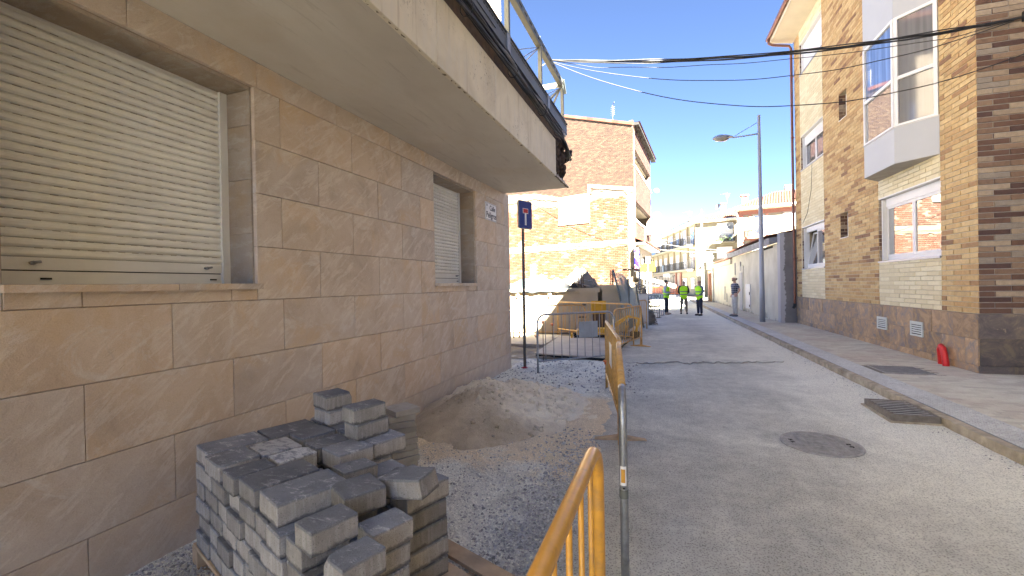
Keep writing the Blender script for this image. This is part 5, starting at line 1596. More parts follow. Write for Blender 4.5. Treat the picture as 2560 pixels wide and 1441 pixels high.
for s, col in ((12, M_GREYS), (22, M_REDB), (15.5, M_BLK)):
    slab('hanging_cloth', ter, P2, F1, N1, s, s + 1.1, 3.2, 4.1, .98, 1.02, col)
# roof
ev = [P2 + F1 * LT + N1 * .8, P2 - F1 * .5 + N1 * .8]
q = MB()
c0 = P2 - F2 * .8 + N2 * .5 + F1 * 0; c0.z = 8.72
c1 = P2 + F2 * 4.6 + N2 * .5; c1.z = 8.70
c2 = P2 + F1 * LT + N1 * .8; c2.z = 8.72
r1 = P2 + F2 * 5.8 - N2 * 4.8; r1.z = 10.9; r2 = P2 + F1 * LT - N1 * 5; r2.z = 10.9
rr0 = P2 + F2 * 4.2 - N2 * 4.6; rr0.z = 10.7
q.face([c0, c1, r1, rr0]); q.face([c2, c0, rr0, r2]); q.build('roof', M_RTILE2, ter, fix=False)
q = MB()
for i in range(26):
    w = (c1 - c0) / 26; a_ = c0 + w * i + Vector((0, 0, .02))
    tile_rows(q, a_, a_ + w, (-N2 * 4.9 + Vector((0, 0, 1.9))) * min(1.0, (i + .5) / 26 * 5.4 / 5.2), 1)
q.build('roof_tiles', M_RTILE2, ter, kind='stuff', fix=False)
def chimney(parent, c, w, z0, z1, mat, cap):
    m_ = MB(); m_.box(c[0] - w / 2, c[1] - w / 2, z0, c[0] + w / 2, c[1] + w / 2, z1); ch_ = m_.build('chimney', mat, parent)
    m_ = MB()
    for (a, d_) in ((-1, -1), (1, -1), (-1, 1), (1, 1)): m_.box(c[0] + a * w * .38 - .05, c[1] + d_ * w * .38 - .05, z1, c[0] + a * w * .38 + .05, c[1] + d_ * w * .38 + .05, z1 + .22)
    m_.box(c[0] - w * .62, c[1] - w * .62, z1 + .22, c[0] + w * .62, c[1] + w * .62, z1 + .34); m_.build('cowl', cap, ch_)
    return ch_
def at(px, py, d):
    dd_ = fw + cr * ((px - 1280) / F_PX) - cu * ((py - 720.5) / F_PX); return Vector((0, 0, CAM_H)) + dd_ * d
p = at(1808, 520, 55); chimney(ter, (p.x, p.y), .55, 9.4, p.z + .2, M_REDB, M_CREAM2); wdish(ter, at(1796, 517, 54), .38, (-.8, -.5, .3))
p = at(1725, 552, 60); chimney(ter, (p.x, p.y), .6, 9.0, p.z - .2, M_CREAM2, M_DARK)
p = at(1643, 585, 72); chimney(ter, (p.x, p.y), .8, 8.5, p.z + .4, M_GREYW, M_IRON)
def antenna(parent, px, py0, py1, d):
    a, c = at(px, py0, d), at(px, py1, d); m_ = MB(); m_.tube([a, c], .022, 5)
    for k in range(5):
        z = c.z - .12 - k * .14; m_.tube([(c.x - .35 + k * .04, c.y, z), (c.x + .35 - k * .04, c.y, z)], .012, 4)
    m_.tube([(c.x, c.y, c.z - .1), (c.x - .9, c.y - .2, c.z - .2)], .012, 4)
    m_.build('antenna', M_GALVL, parent)
antenna(ter, 1818, 510, 482, 56); antenna(ter, 1724, 545, 528, 60); antenna(ter, 1694, 568, 552, 66)

# ---------------------------------------------------------------- sunlit house behind the garage
P3 = Vector((7.48, 44.43, 0))
hou = thing('brick_trimmed_house', 'sunlit cream house with brick trim and terracotta roof above the low garage', 'house', (0, 0, 0))
slab('wall', hou, P3, F2, N2, .35, 9.0, 0, 8.0, -.3, 0, M_CREAMW); slab('wall', hou, P3, F2, N2, .0, .3, 0, 8.0, -9, -.3, M_CREAMW)
slab('brick_pier', hou, P3, F2, N2, 0, .36, 0, 8.0, -.3, .06, M_REDB)
slab('brick_band', hou, P3, F2, N2, .36, 9, 7.62, 8.0, 0, .05, M_REDB); slab('brick_band', hou, P3, F2, N2, .36, 9, 5.3, 5.62, 0, .05, M_REDB)
slab('brick_trim', hou, P3, F2, N2, .80, 1.0, 5.62, 7.62, 0, .05, M_REDB); slab('brick_trim', hou, P3, F2, N2, 2.05, 2.3, 5.62, 7.62, 0, .05, M_REDB)
slab('eave', hou, P3, F2, N2, -.35, 9, 8.0, 8.16, -.3, .5, M_EAVE); slab('gutter', hou, P3, F2, N2, -.35, 9, 8.12, 8.26, .5, .62, M_SHUTW)
window_unit(hou, P3 + F2 * 1.15, F2, N2, .85, 1.75, 5.75, surround=M_CREAMW, pane=M_GLASSD)
railing(hou, P3, F2, N2, .72, 2.2, 5.65, 6.55, .35, .11)
slab('balcony_slab', hou, P3, F2, N2, .70, 2.25, 5.45, 5.62, .05, .42, M_GREYW)
window_unit(hou, P3 + F2 * 3.5, F2, N2, 1.3, 1.2, 6.3, blind=.98, surround=M_GREYW)
window_unit(hou, P3 + F2 * 1.0, F2, N2, 1.2, 1.0, 4.2, blind=.98, surround=M_REDB)
q = MB(); e0 = P3 - F2 * .35 + N2 * .62; e0.z = 8.26; e1 = P3 + F2 * 9 + N2 * .62; e1.z = 8.26
k0 = P3 + F2 * 2.6 - N2 * 4.2; k0.z = 10.1; k1 = P3 + F2 * 9 - N2 * 4.2; k1.z = 10.1; bk = P3 - F2 * .35 - N2 * 9; bk.z = 8.26
q.face([e0, e1, k1, k0]); q.face([bk, e0, k0]); q.build('roof', M_RTILE2, hou, fix=False)
q = MB()
nrow = 44
for i in range(nrow):
    a = e0 + (e1 - e0) * (i + .5) / nrow; w = (e1 - e0).length / nrow
    L = min(1.0, (i + .5) / nrow * 9.35 / 2.95) 
    tile_rows(q, a - F2 * w / 2 + Vector((0, 0, .02)), a + F2 * w / 2 + Vector((0, 0, .02)), (-N2 * 4.8 + Vector((0, 0, 1.84))) * L, 1)
q.build('roof_tiles', M_RTILE2, hou, kind='stuff', fix=False)
p = at(1971, 491, 47); m_ = MB(); m_.box(p.x - .35, p.y - .3, 8.6, p.x + .35, p.y + .3, p.z + .9); ch_ = m_.build('chimney', M_CREAMW, hou); m_ = MB(); m_.box(p.x - .30, p.y - .25, p.z + .9, p.x + .30, p.y + .25, p.z + 1.05); m_.box(p.x - .4, p.y - .35, p.z + 1.05, p.x + .4, p.y + .35, p.z + 1.17); m_.build('cowl', M_IRON, ch_)
p = at(1861, 507, 47); chimney(hou, (p.x, p.y), .62, 8.4, p.z + .45, M_CREAM2, M_REDB)
q = MB(); p = P3 + F2 * -.1 + N2 * .1; q.tube([(p.x, p.y, 0), (p.x, p.y, 7.6), (p.x - .1, p.y - .2, 8.0)], .05, 6); q.build('downpipe', M_WHITE, hou)

# pale wall across the end of the street
ew = thing('far_street_house', 'pale distant houses closing the street beyond the orange barrier', 'house', (-6, 92, 0))
b = MB(); b.box(-14, 0, 0, 8, 6, 6.2); b.build('wall', M_GREYW, ew); b = MB(); b.prism([(-14.5, -.5, 6.2), (-14.5, 6.5, 6.2), (-14.5, 3, 8.2)], (23, 0, 0)); b.build('roof', M_RTILE2, ew)
for i in range(7):
    q = MB(); q.box(-12 + i * 2.8, -.05, 1, -10.8 + i * 2.8, 0, 2.6); w_ = q.build('window', M_FRAMEW, ew); q = MB(); q.box(-11.9 + i * 2.8, -.07, 1.1, -10.9 + i * 2.8, -.05, 2.5); q.build('pane', M_GLASSD, w_)
# ---------------------------------------------------------------- crowd barriers
def barrier(label, P, Q, mat, h=1.07, nb=12, r=.0195, group='crowd control barriers round the works', endmat=None, plate=None, feet=(1, 1), tilt=0.0, sticker=False, base=0.0, r_end=.15, bent=0.0):
    P = Vector((P[0], P[1], base)); Q = Vector((Q[0], Q[1], base)); d = Q - P; L = d.length; rz = math.atan2(d.y, d.x)
    t = thing('crowd_barrier', label, 'barrier', P, rz, group)
    t.rotation_euler = (tilt, 0, rz)
    R_ = r_end; fz = .03
    def arc(cx, a0, a1, n=7): return [(cx + R_ * math.cos(R(a0 + (a1 - a0) * i / n)), 0, h - R_ + R_ * math.sin(R(a0 + (a1 - a0) * i / n))) for i in range(n + 1)]
    left_ = [(0, 0, fz)] + [(0, 0, .3), (0, 0, h - R_ - .02)] + arc(R_, 180, 90)
    right_ = arc(L - R_, 90, 0) + [(L, 0, h - R_ - .02), (L, 0, .3), (L, 0, fz)]
    if endmat:
        b = MB(); b.tube(left_, r, 10); b.build('end_frame', endmat, t)
        b = MB(); b.tube([left_[-1]] + right_, r * 1.02, 10); fo = b.build('frame', mat, t)
    else:
        b = MB(); b.tube(left_ + right_, r, 10); fo = b.build('frame', mat, t)
    b = MB(); b.tube([(.0, 0, .24), (L, 0, .24)], r * .8, 8); b.build('lower_rail', mat, t)
    for i in range(nb):
        x = L * (i + 1) / (nb + 1)
        zt = h
        if x < R_: zt = h - R_ + math.sqrt(max(0, R_ ** 2 - (R_ - x) ** 2))
        if L - x < R_: zt = h - R_ + math.sqrt(max(0, R_ ** 2 - (R_ - L + x) ** 2))
        b = MB(); b.tube([(x, 0, .24), (x + bent * math.sin(i), 0, .65), (x, 0, zt - .006)], r * .42, 6); b.build('bar', mat, t)
    for x, on in ((.10, feet[0]), (L - .10, feet[1])):
        if on:
            b = MB(); b.prism([(x - .025, -.27, .0), (x - .025, .27, .0), (x - .025, .26, .014), (x - .025, .03, .05), (x - .025, -.03, .05), (x - .025, -.26, .014)], (.05, 0, 0)); b.build('foot', mat if on == 1 else M_WOOD, t)
            b = MB(); b.tube([(x, 0, .04), (x, 0, .24)], r * .8, 8); b.build('foot_post', mat, t)
    if plate:
        x0, x1, z0, z1, pm_ = plate
        b = MB(); b.box(x0, -.006, z0, x1, .006, z1); b.build('plate', pm_, t)
    return t
B1 = barrier('nearest yellow barrier with glossy rounded top rail rising toward the camera', (-.205, 1.62), (-.27, -.70), M_YEL, h=1.07, nb=13, r=.0225, feet=(0, 1), r_end=.13)
B2 = barrier('yellow barrier with bare steel end post and small sticker beside the asphalt', (-.165, 2.36), (-.345, 4.52), M_YELW, endmat=M_GALV, h=1.07, nb=12, r=.0225, feet=(0, 0), r_end=.16)
def patch_on(rr_, a0, a1, z0, z1):
    q = MB()
    for i in range(6):
        u, w = R(a0 + (a1 - a0) * i / 6), R(a0 + (a1 - a0) * (i + 1) / 6)
        q.face([(rr_ * math.cos(u), rr_ * math.sin(u), z0), (rr_ * math.cos(w), rr_ * math.sin(w), z0), (rr_ * math.cos(w), rr_ * math.sin(w), z1), (rr_ * math.cos(u), rr_ * math.sin(u), z1)])
    return q
st_ = patch_on(.0231, 130, 215, .60, .70).build('sticker', M_SIGNW, B2)
patch_on(.0234, 145, 200, .615, .685).build('sticker_mark', M_YEL, B2)
q = MB(); q.tube([(0, 0, .53), (0, 0, .575)], .0233, 12, cap=False); q.build('sleeve', M_GALVL, B2)
q = MB(); q.box(-.0245, -.006, .582, -.018, .006, .590); q.build('hole', M_DARK, B2)
B3 = barrier('worn yellow barrier seen edge on with white notice and wooden foot', (-.345, 4.66), (-.72, 6.98), M_YELW, h=1.07, nb=12, feet=(2, 0), plate=(1.15, 1.55, .55, .85, M_SIGNW))
B4 = barrier('bare grey galvanised barrier with a metal plate standing before the plywood sheets', (-2.05, 7.84), (-.76, 8.92), M_GALV, h=1.10, nb=9, feet=(0, 0), plate=(.88, 1.30, .62, .93, simple('grey_plate', (.27, .28, .29), .5, metal=.4)), r_end=.17)
B5 = barrier('yellow barrier with a small tag on the far side of the plywood sheets', (-.32, 12.02), (-.86, 10.02), M_YELW, h=1.06, nb=12, feet=(1, 0), plate=(.7, 1.0, .55, .78, M_GALVL))
B6 = barrier('yellow barrier closing the pit in front of the skip, left end at the skip', (-2.94, 13.85), (-.52, 11.9), M_YELW, h=1.10, nb=10, feet=(1, 0))
B7 = barrier('yellow barrier leaning in the shade behind the yellow machine', (-2.95, 17.0), (-1.0, 17.6), M_YEL, h=1.10, nb=9, feet=(0, 0))
B8 = barrier('yellow barrier half hidden behind the leaning one', (-2.2, 16.4), (-.85, 15.2), M_YEL, h=1.10, nb=9, feet=(0, 0))
B9 = barrier('sun bleached pale yellow barrier in front of the beige skip', (-6.3, 11.7), (-3.98, 12.45), M_YELW, h=1.03, nb=11, feet=(1, 1))
B10 = barrier('short yellow barrier standing against the skip behind the post', (-3.85, 12.6), (-1.95, 13.1), M_YELW, h=1.03, nb=9, feet=(0, 0))
B11 = barrier('yellow barrier beside the white mesh panel at the edge of the site', (-.85, 14.5), (-.25, 16.3), M_YELW, h=1.05, nb=10, feet=(0, 0))
B12 = barrier('distant galvanised barrier leaning beside the site corner', (-.5, 23.6), (.45, 23.1), M_GALV, h=1.1, nb=8, feet=(1, 1))
B13 = barrier('distant yellow footed barrier next to the leaning galvanised one', (-.6, 22.2), (.25, 21.6), M_GALVL, h=1.05, nb=6, feet=(1, 1))
# white board barrier with dark letters
t = thing('works_board', 'white and black lettered works board among the far barriers', 'board', (-.35, 24.6, .75), R(4))
b = MB(); b.box(-.05, 0, 0, 1.1, .04, .32); b.build('panel', M_WHITE, t)
text('O BALIM', .26, (.55, -.002, .15), (R(90), 0, 0), M_INK, t)
for x in (.05, 1.0):
    b = MB(); b.box(x - .02, .005, -.75, x + .02, .035, 0); b.build('leg', M_GALV, t)
# orange plastic barrier closing the street
t0 = None
for i in range(3):
    t = thing('orange_plastic_barrier', ['left', 'middle', 'right'][i] + ' section of the orange plastic barrier across the far street', 'barrier', (-1.05 + i * 1.9, 62.9 - i * .45, 0), R(-12), 'orange barrier sections closing the street')
    b = MB(); b.box(0, -.03, .95, 1.82, .03, 1.10); b.box(0, -.03, .12, 1.82, .03, .25); b.box(0, -.03, .25, .08, .03, .95); b.box(1.74, -.03, .25, 1.82, .03, .95); b.build('frame', M_ORANGE, t)
    for k in range(8):
        b = MB(); b.box(.22 + k * .2 - .035, -.02, .25, .22 + k * .2 + .035, .02, .95); b.build('bar', M_ORANGE, t)
    for x in (.2, 1.6):
        b = MB(); b.box(x - .04, -.28, 0, x + .04, .28, .08); b.build('foot', M_RUBBER, t)

# ---------------------------------------------------------------- building site on the left
b = MB()
def site(u, v):
    y = 9.45 + 19 * u; x = -14 + (13.35) * v
    k = min(1, (-.65 - x) / .5)
    return (x, y, -.02 + k * (.055 + .05 * fbm(x, y, 2, 5, .8) + .02 * fbm(x, y, 7, 4, 4)))
b.grid(site, 110, 80); b.build('site_earth', M_DIRT, kind='structure', fix=False)
t = thing('plywood_sheet', 'large dusty plywood sheet with a dark edge bridging the trench', 'board', (0, 0, 0))
b = MB()
P = [(-2.60, 9.66), (-1.02, 9.42), (-.62, 12.9), (-2.72, 13.05)]
b.hexa([(x, y, .075) for x, y in P] + [(x, y, .105) for x, y in P]); b.build('sheet', M_PLY, t)
b = MB(); P2_ = [(-2.58, 9.70), (-1.02, 9.46), (-.66, 12.8), (-2.68, 13.0)]; b.hexa([(x, y, .02) for x, y in P2_] + [(x, y, .074) for x, y in P2_]); b.build('black_underlay', M_RUBBER, t)
b = MB(); b.box(-4.2, 11.2, .02, -2.75, 13.4, .09); o = b.build('concrete_kerb_strip', M_CONC); tag(o, 'pale concrete strip beside the plywood sheet at the house corner', 'concrete strip')
# skips
CA = yaw
def skip(label, loc, L, Dp, h, rim_hooks):
    t = thing('site_skip', label, 'skip', loc, CA, 'beige skips full of rubble')
    b = MB(); b.box(0, 0, .05, L, .04, h); b.box(0, Dp - .04, .05, L, Dp, h); b.box(0, .04, .05, .04, Dp - .04, h); b.box(L - .04, .04, .05, L, Dp - .04, h); b.box(.04, .04, .05, L - .04, Dp - .04, .1); b.build('body', M_SKIP, t)
    for (x0, y0, x1, y1) in ((-.05, -.06, L + .05, .0), (-.05, Dp, L + .05, Dp + .06), (-.06, 0, 0, Dp), (L, 0, L + .06, Dp)):
        b = MB(); b.box(x0, y0, h - .13, x1, y1, h + .02); b.build('rim', M_SKIP, t)
    n = int(L / .9)
    for i in range(n):
        x = .5 + i * L / n
        b = MB(); b.prism([(x - .05, -.09, h - .13), (x + .05, -.09, h - .13), (x + .05, -.09, h - .20), (x + .012, -.09, h - .27), (x - .012, -.09, h - .27), (x - .05, -.09, h - .20)], (0, .04, 0)); b.build('hook', M_SKIP, t)
    b = MB(); b.box(.05, .05, h - .35, L - .05, Dp - .05, h - .1); b.build('rubble_fill', M_DIRT, t)
    return t
sk = skip('long beige steel skip heaped with tarpaulin and rubble sacks', (-6.75, 13.08, 0), 5.25, 1.9, 1.50, 1)
sk2 = skip('short beige skip with a dark top edge right of the long one', (-1.62, 14.75, 0), .85, 1.6, 1.58, 1)
for z in (.55, .95):
    b = MB(); b.box(4.6, -.02, z, 4.85, .0, z + .03); b.build('slot', M_DARK, sk)
b = MB(); b.box(2.6, -.012, .05, 2.66, 0, 1.36); b.build('seam', M_SKIP, sk)
def heap(name, lab, cat, mat, cx, cy, rx, ry, z0, h, seed, ridge=False):
    random.seed(seed); b = MB()
    def f(u, v):
        x = (u * 2 - 1); y = (v * 2 - 1); r_ = math.sqrt(x * x + y * y)
        k = max(0, 1 - r_) ** (.8 if ridge else .55)
        zz = z0 + h * k * (1 + .35 * fbm(x, y, seed, 4, 2.2)) + .05 * fbm(x, y, seed + 3, 4, 5)
        X = cx + x * rx; Y = cy + y * ry
        return (X * math.cos(CA) - Y * math.sin(CA) + sk.location.x, X * math.sin(CA) + Y * math.cos(CA) + sk.location.y, zz)
    b.grid(f, 30, 30, smooth=not ridge); o = b.build(name, mat, fix=False); tag(o, lab, cat); return o
heap('tarpaulin', 'grey blue tarpaulin peaked over rubble at the left of the skip', 'tarpaulin', M_TARP, 3.25, .75, 1.35, .9, 1.42, .58, 3, True)
heap('tarpaulin', 'pale crumpled tarpaulin end beside the house corner', 'tarpaulin', M_TARP, 1.9, .8, 1.1, .9, 1.42, .42, 8, True)
heap('rubble_sack', 'big round white rubble sack standing tallest on the skip', 'sack', M_SACK, 4.83, 1.3, .75, .6, 1.40, .80, 5)
heap('rubble_sack', 'flatter white sack slumped left of the tallest one', 'sack', M_SACK, 4.1, 1.1, .85, .5, 1.38, .48, 6)
heap('rubble_heap', 'low heap of pale broken plaster on the right of the skip', 'rubble', M_PLAST, 4.8, .6, .9, .4, 1.38, .22, 7, True)
random.seed(14)
t = thing('scrap_sticks', 'tangle of bent sticks and wires poking out of the skip', 'debris', (0, 0, 0))
def skw(x, y): return (x * math.cos(CA) - y * math.sin(CA) + sk.location.x, x * math.sin(CA) + y * math.cos(CA) + sk.location.y)
for i in range(14):
    a = skw(random.uniform(3.8, 5.4), random.uniform(.2, 1.0)); c = skw(random.uniform(3.8, 5.4), random.uniform(.2, 1.0)); z = 1.5 + random.uniform(.02, .1)
    b = MB(); b.tube([(*a, z), ((a[0] + c[0]) / 2, (a[1] + c[1]) / 2, z + random.uniform(.05, .35)), (*c, z + random.uniform(0, .2))], random.uniform(.008, .02), 5); b.build('stick', random.choice([M_RUST, M_WOOD, M_CONC]), t)
b = MB(); a = skw(4.35, -.03); b.prism([(a[0] - .25, a[1], 1.53), (a[0] + .25, a[1], 1.54), (a[0] + .12, a[1], 1.72), (a[0] - .02, a[1], 1.60), (a[0] - .2, a[1], 1.76)], (0, .05, 0)); b.build('plate', M_BLK, t)
# rebar starter bars
def rebar(label, px, py0, d, n, h, sp=.06):
    p = at(px, py0, d); t = thing('rebar_cluster', label, 'rebar', (p.x, p.y, 0), CA, 'rusty starter bars rising behind the skip')
    zt = at(px, py0 - h, d).z
    for i in range(n):
        b = MB(); x = i * sp; b.tube([(x, 0, .0), (x + random.uniform(-.02, .02), random.uniform(-.1, .1), zt - random.uniform(0, .15))], .019, 5); b.build('bar', M_RUST, t)
rebar('pair of rusty starter bars rising in the middle of the site', 1447, 722, 14.95, 3, 58, .075)
rebar('close bundle of rusty starter bars left of the grey tarpaulin peak', 1328, 705, 17.5, 5, 45, .035)
rebar('rusty starter bars beside the chain link', 1527, 720, 18.0, 3, 52, .05)
# orange capped stakes
def stake(label, x, y, h, s=.018):
    t = thing('capped_stake', label, 'stake', (x, y, 0), 0, 'thin steel stakes with orange safety caps')
    b = MB(); b.tube([(0, 0, -.02), (.005, 0, h)], .007, 6); b.build('rod', M_RUST, t)
    b = MB(); b.tube([(.005, 0, h - .03), (.005, 0, h + .005), (.005, 0, h + .01), (.005, 0, h + .035)], [s, s, s * 1.9, s * 1.7], 8); b.build('cap', M_ORANGE, t)
stake('orange capped stake between the sign post and grey barrier', -2.22, 8.95, .86, .022)
stake('orange capped stake low beside the yellow edge on barrier', -.735, 6.98, .42, .022)
stake('short orange capped stake in front of the skip', -2.75, 12.2, .52, .03)
stake('short orange capped stake at the house corner', -2.95, 11.2, .30, .04)
# yellow compact machine
t = thing('yellow_digger', 'small yellow tracked digger parked low behind the grey barrier', 'digger', (-1.66, 13.1, 0), R(10))
t.scale = (.92, .8, .62)
for y in (-.35, .35):
    b = MB(); P = []
    for a in range(9): P.append((-.55 + .13 * math.cos(R(90 + 180 * a / 8)), y - .09, .15 + .13 * math.sin(R(90 + 180 * a / 8))))
    for a in range(9): P.append((.55 + .13 * math.cos(R(-90 + 180 * a / 8)), y - .09, .15 + .13 * math.sin(R(-90 + 180 * a / 8))))
    b.prism(P, (0, .18, 0)); b.build('track', M_RUBBER, t)
b = MB(); b.prism([(-.6, -.32, .24), (.62, -.32, .24), (.68, -.32, .40), (.30, -.32, .56), (-.40, -.32, .58), (-.62, -.32, .45)], (0, .64, 0)); bevel(b.build('body', M_MACH, t), .04, 3)
b = MB(); b.prism([(.35, -.06, .40), (.55, -.06, .50), (1.05, -.06, 1.05), (1.35, -.06, .95), (1.40, -.06, 1.02), (1.03, -.06, 1.17), (.40, -.06, .60)], (0, .12, 0)); bevel(b.build('boom', M_MACH, t), .01)
b = MB(); b.prism([(1.33, -.05, 1.0), (1.42, -.05, 1.0), (1.30, -.05, .35), (1.22, -.05, .35)], (0, .1, 0)); b.build('dipper_arm', M_MACH, t)
b = MB(); b.prism([(1.15, -.2, .40), (1.38, -.2, .38), (1.36, -.2, .10), (1.15, -.2, .02), (.98, -.2, .10)], (0, .4, 0)); b.build('bucket', M_BLK, t)
b = MB(); b.box(-.78, -.5, .08, -.72, .5, .34); b.build('blade', M_MACH, t)
b = MB(); b.tube([(.9, -.08, .75), (1.2, -.08, 1.0)], .03, 8); b.build('ram', M_GALVL, t)
t = thing('standing_board', 'flat yellow panel standing on edge behind the grey barrier', 'panel', (-1.92, 14.25, .68), CA)
b = MB(); b.box(0, 0, 0, .48, .05, .42); bevel(b.build('panel', M_MACH, t), .01)
b = MB(); b.box(.05, .01, -.68, .43, .04, 0); b.build('leg', M_RUST, t)
t = thing('steel_plate_scrap', 'crumpled grey sheet lying on the plywood edge', 'scrap', (0, 0, 0))
b = MB(); b.grid(lambda u, v: (-1.15 + .5 * u, 12.4 + .8 * v, .13 + .12 * abs(fbm(u, v, 3, 3, 3)) + .05 * u), 8, 8, smooth=False); b.build('sheet', M_GALVL, t, fix=False)
# chain link fence, sagging
t = thing('chain_link_fence', 'sagging chain link fence panel leaning over the corner of the site', 'fence', (0, 0, 0))
pa, pb, pc, pd = at(1533, 684, 14.35), at(1594, 722, 14.2), at(1566, 806, 14.0), at(1608, 812, 14.0)
def fpt(u, v):
    top = pa.lerp(pb, u); bot = pc.lerp(pd, u); p = top.lerp(bot, v)
    s = .12 * math.sin(u * 5) * (1 - v) + .08 * math.sin(v * 6 + u * 3)
    return p + Vector((s * .5, s, .10 * math.sin(u * 7) * (1 - v)))
b = MB()
NW = 20
for s_ in (1, -1):
    for i in range(-NW, NW * 2):
        prev = None
        for k in range(25):
            v = k / 24; u = i / NW + s_ * v * 1.2
            if 0 <= u <= 1:
                p = fpt(u, v)
                if prev is not None: b.beam(prev, p, .014, .014)
                prev = p
            else: prev = None
b.build('mesh', M_NET, t, fix=False)
for u in (0, .5, 1.0):
    b = MB(); b.tube([fpt(u, 0) + Vector((0, 0, .1)), fpt(u, .5), fpt(u, 1) - Vector((0, 0, .1))], .03, 6); b.build('post', M_GALVL, t)
for u in (0.15, .7):
    b = MB(); b.tube([fpt(u, .1), fpt(u + .25, .9)], .03, 6); b.build('strut', M_CONC, t)
t = thing('white_mesh_panel', 'narrow white mesh fence panel standing at the street edge', 'fence panel', (-.52, 16.9, 0), R(40))
b = MB()
for (x0, z0, x1, z1) in ((0, .0, .03, 1.25), (.37, .0, .40, 1.25), (.03, 1.22, .37, 1.25), (.03, .05, .37, .08)): b.box(x0, -.015, z0, x1, .015, z1)
b.build('frame', M_WHITE, t)
for i in range(8):
    b = MB(); x = .05 + i * .04; b.box(x, -.008, .08, x + .024, .008, 1.22); b.build('bar', M_WHITE, t)
# gnarled roll of netting and brush at the corner
t = thing('rolled_netting', 'dark gnarled roll of netting slumped at the corner of the site', 'netting roll', (-.34, 18.2, 0))
t.scale = (.85, .85, .85)
random.seed(2)
b = MB()
for i in range(46):
    z = (i / 46) * 1.9; a = random.uniform(0, 6.28)
    b.tube([(.22 * math.cos(a + k * .9) * (1.25 - z * .3) + .3 * (1 - z / 1.9) - .1 * z, .22 * math.sin(a + k * .9), z + .05 * math.sin(k * 2 + i)) for k in range(6)], .018, 4)
b.build('netting', simple('weathered_netting', (.20, .17, .14), .9, var=.3, scale=10), t, fix=False)
b = MB(); b.blob((.1, 0, .25), .35, .3, .3, 10, 6, jit=.25); b.blob((0, 0, .9), .2, .2, .7, 8, 6, jit=.2); b.build('core', bpy.data.materials['weathered_netting'], t, fix=False)
b = MB(); c = at(1590, 706, 18.6)
for i in range(300):
    d = Vector((random.gauss(0, 1), random.gauss(0, 1), abs(random.gauss(0, 1)) * .9 - .2)).normalized() * random.uniform(.12, .36)
    p = c + d; s_ = d.cross(Vector((0, 0, 1))).normalized() * .008
    b.face([c + d * .15 - s_, c + d * .15 + s_, p + s_ * .4, p - s_ * .4])
o = b.build('dry_bush', M_STRAW, fix=False); tag(o, 'dry straw coloured bush caught on the fence at the corner', 'bush')
# site posts near the corner
for (px, py0, py1, d, lab) in ((1601, 790, 668, 21.5, 'thin grey pole left of the yellow sign'), (1622, 786, 655, 26.0, 'thin grey pole with a box top at the awning end')):
    a, c = at(px, py0, d), at(px, py1, d); t = thing('thin_pole', lab, 'pole', (a.x, a.y, 0))
    b = MB(); b.tube([(0, 0, 0), (0, 0, c.z)], .035, 8); b.build('shaft', M_GALV, t)
    if d > 25: b = MB(); b.box(-.14, -.05, c.z - .1, .14, .05, c.z + .3); b.build('box', M_GALV, t)

# ---------------------------------------------------------------- paver stack
OS = Vector((-2.605, 1.90, 0)); HS = R(23)
SU = Vector((math.sin(HS), math.cos(HS), 0)); SV = Vector((math.cos(HS), -math.sin(HS), 0))
SRZ = math.atan2(SU.y, SU.x)        # local x along U, local y = -V
def sw(u, v, z): return OS + SU * u + SV * v + Vector((0, 0, z))
pal = thing('wooden_pallet', 'raw wooden pallet under the stack of grey pavers', 'pallet', sw(0, 0, 0), SRZ)
for (u0, u1) in ((-.01, .10), (.16, .28), (.34, .46), (.52, .64), (.715, .845), (.885, .99)):
    b = MB(); b.box(u0, -1.72, .118, u1, .05, .140); bevel(b.build('plank', M_WOOD, pal), .002)
for v in (-.02, .83, 1.62):
    b = MB(); b.box(-.01, -v - .05, .095, .99, -v + .05, .1175); b.build('cross_board', M_WOOD, pal)
    for u in (.04, .5, .94):
        b = MB(); b.box(u - .05, -v - .05, .02, u + .05, -v + .05, .0945); b.build('block', M_WOOD, pal)
for u in (.04, .5, .94):
    b = MB(); b.box(u - .05, -1.72, .0, u + .05, .05, .0195); b.build('runner', M_WOOD, pal)
pav_cache = {}
HP = .0965
def pavmesh(w, d, v):
    kk = (round(w, 3), round(d, 3), v)
    if kk in pav_cache: return pav_cache[kk]
    bm = bmesh.new(); bmesh.ops.create_cube(bm, size=1)
    for x in bm.verts: x.co = Vector((x.co.x * w, x.co.y * d, x.co.z * HP))
    bmesh.ops.bevel(bm, geom=[e for e in bm.edges], offset=.003, segments=1, affect='EDGES')
    for it in range(2):
        es = [e for e in bm.edges if e.calc_length() > .045]
        bmesh.ops.subdivide_edges(bm, edges=es, cuts=2, use_grid_fill=True)
    rs = random.Random(v * 13 + int(w * 1000))
    ox = rs.uniform(0, 50)
    for x in bm.verts:
        n_ = fbm(x.co.x + ox, x.co.y, x.co.z * 30, 3, 30)
        n2 = fbm(x.co.x + ox, x.co.z, 4, 2, 9)
        x.co += x.co.normalized() * (.0016 * n_ + .0012 * n2)
    # a chipped corner on some
    if v % 3 == 0:
        cx, cy = w / 2 * rs.choice((-1, 1)), d / 2 * rs.choice((-1, 1))
        for x in bm.verts:
            dd = (Vector((cx, cy, HP / 2)) - x.co).length
            if dd < .028: x.co += Vector((-cx, -cy, -HP)).normalized() * (.028 - dd) * .6
    me = bpy.data.meshes.new('paver'); bm.to_mesh(me); bm.free()
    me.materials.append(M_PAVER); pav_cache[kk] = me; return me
npav = [0]
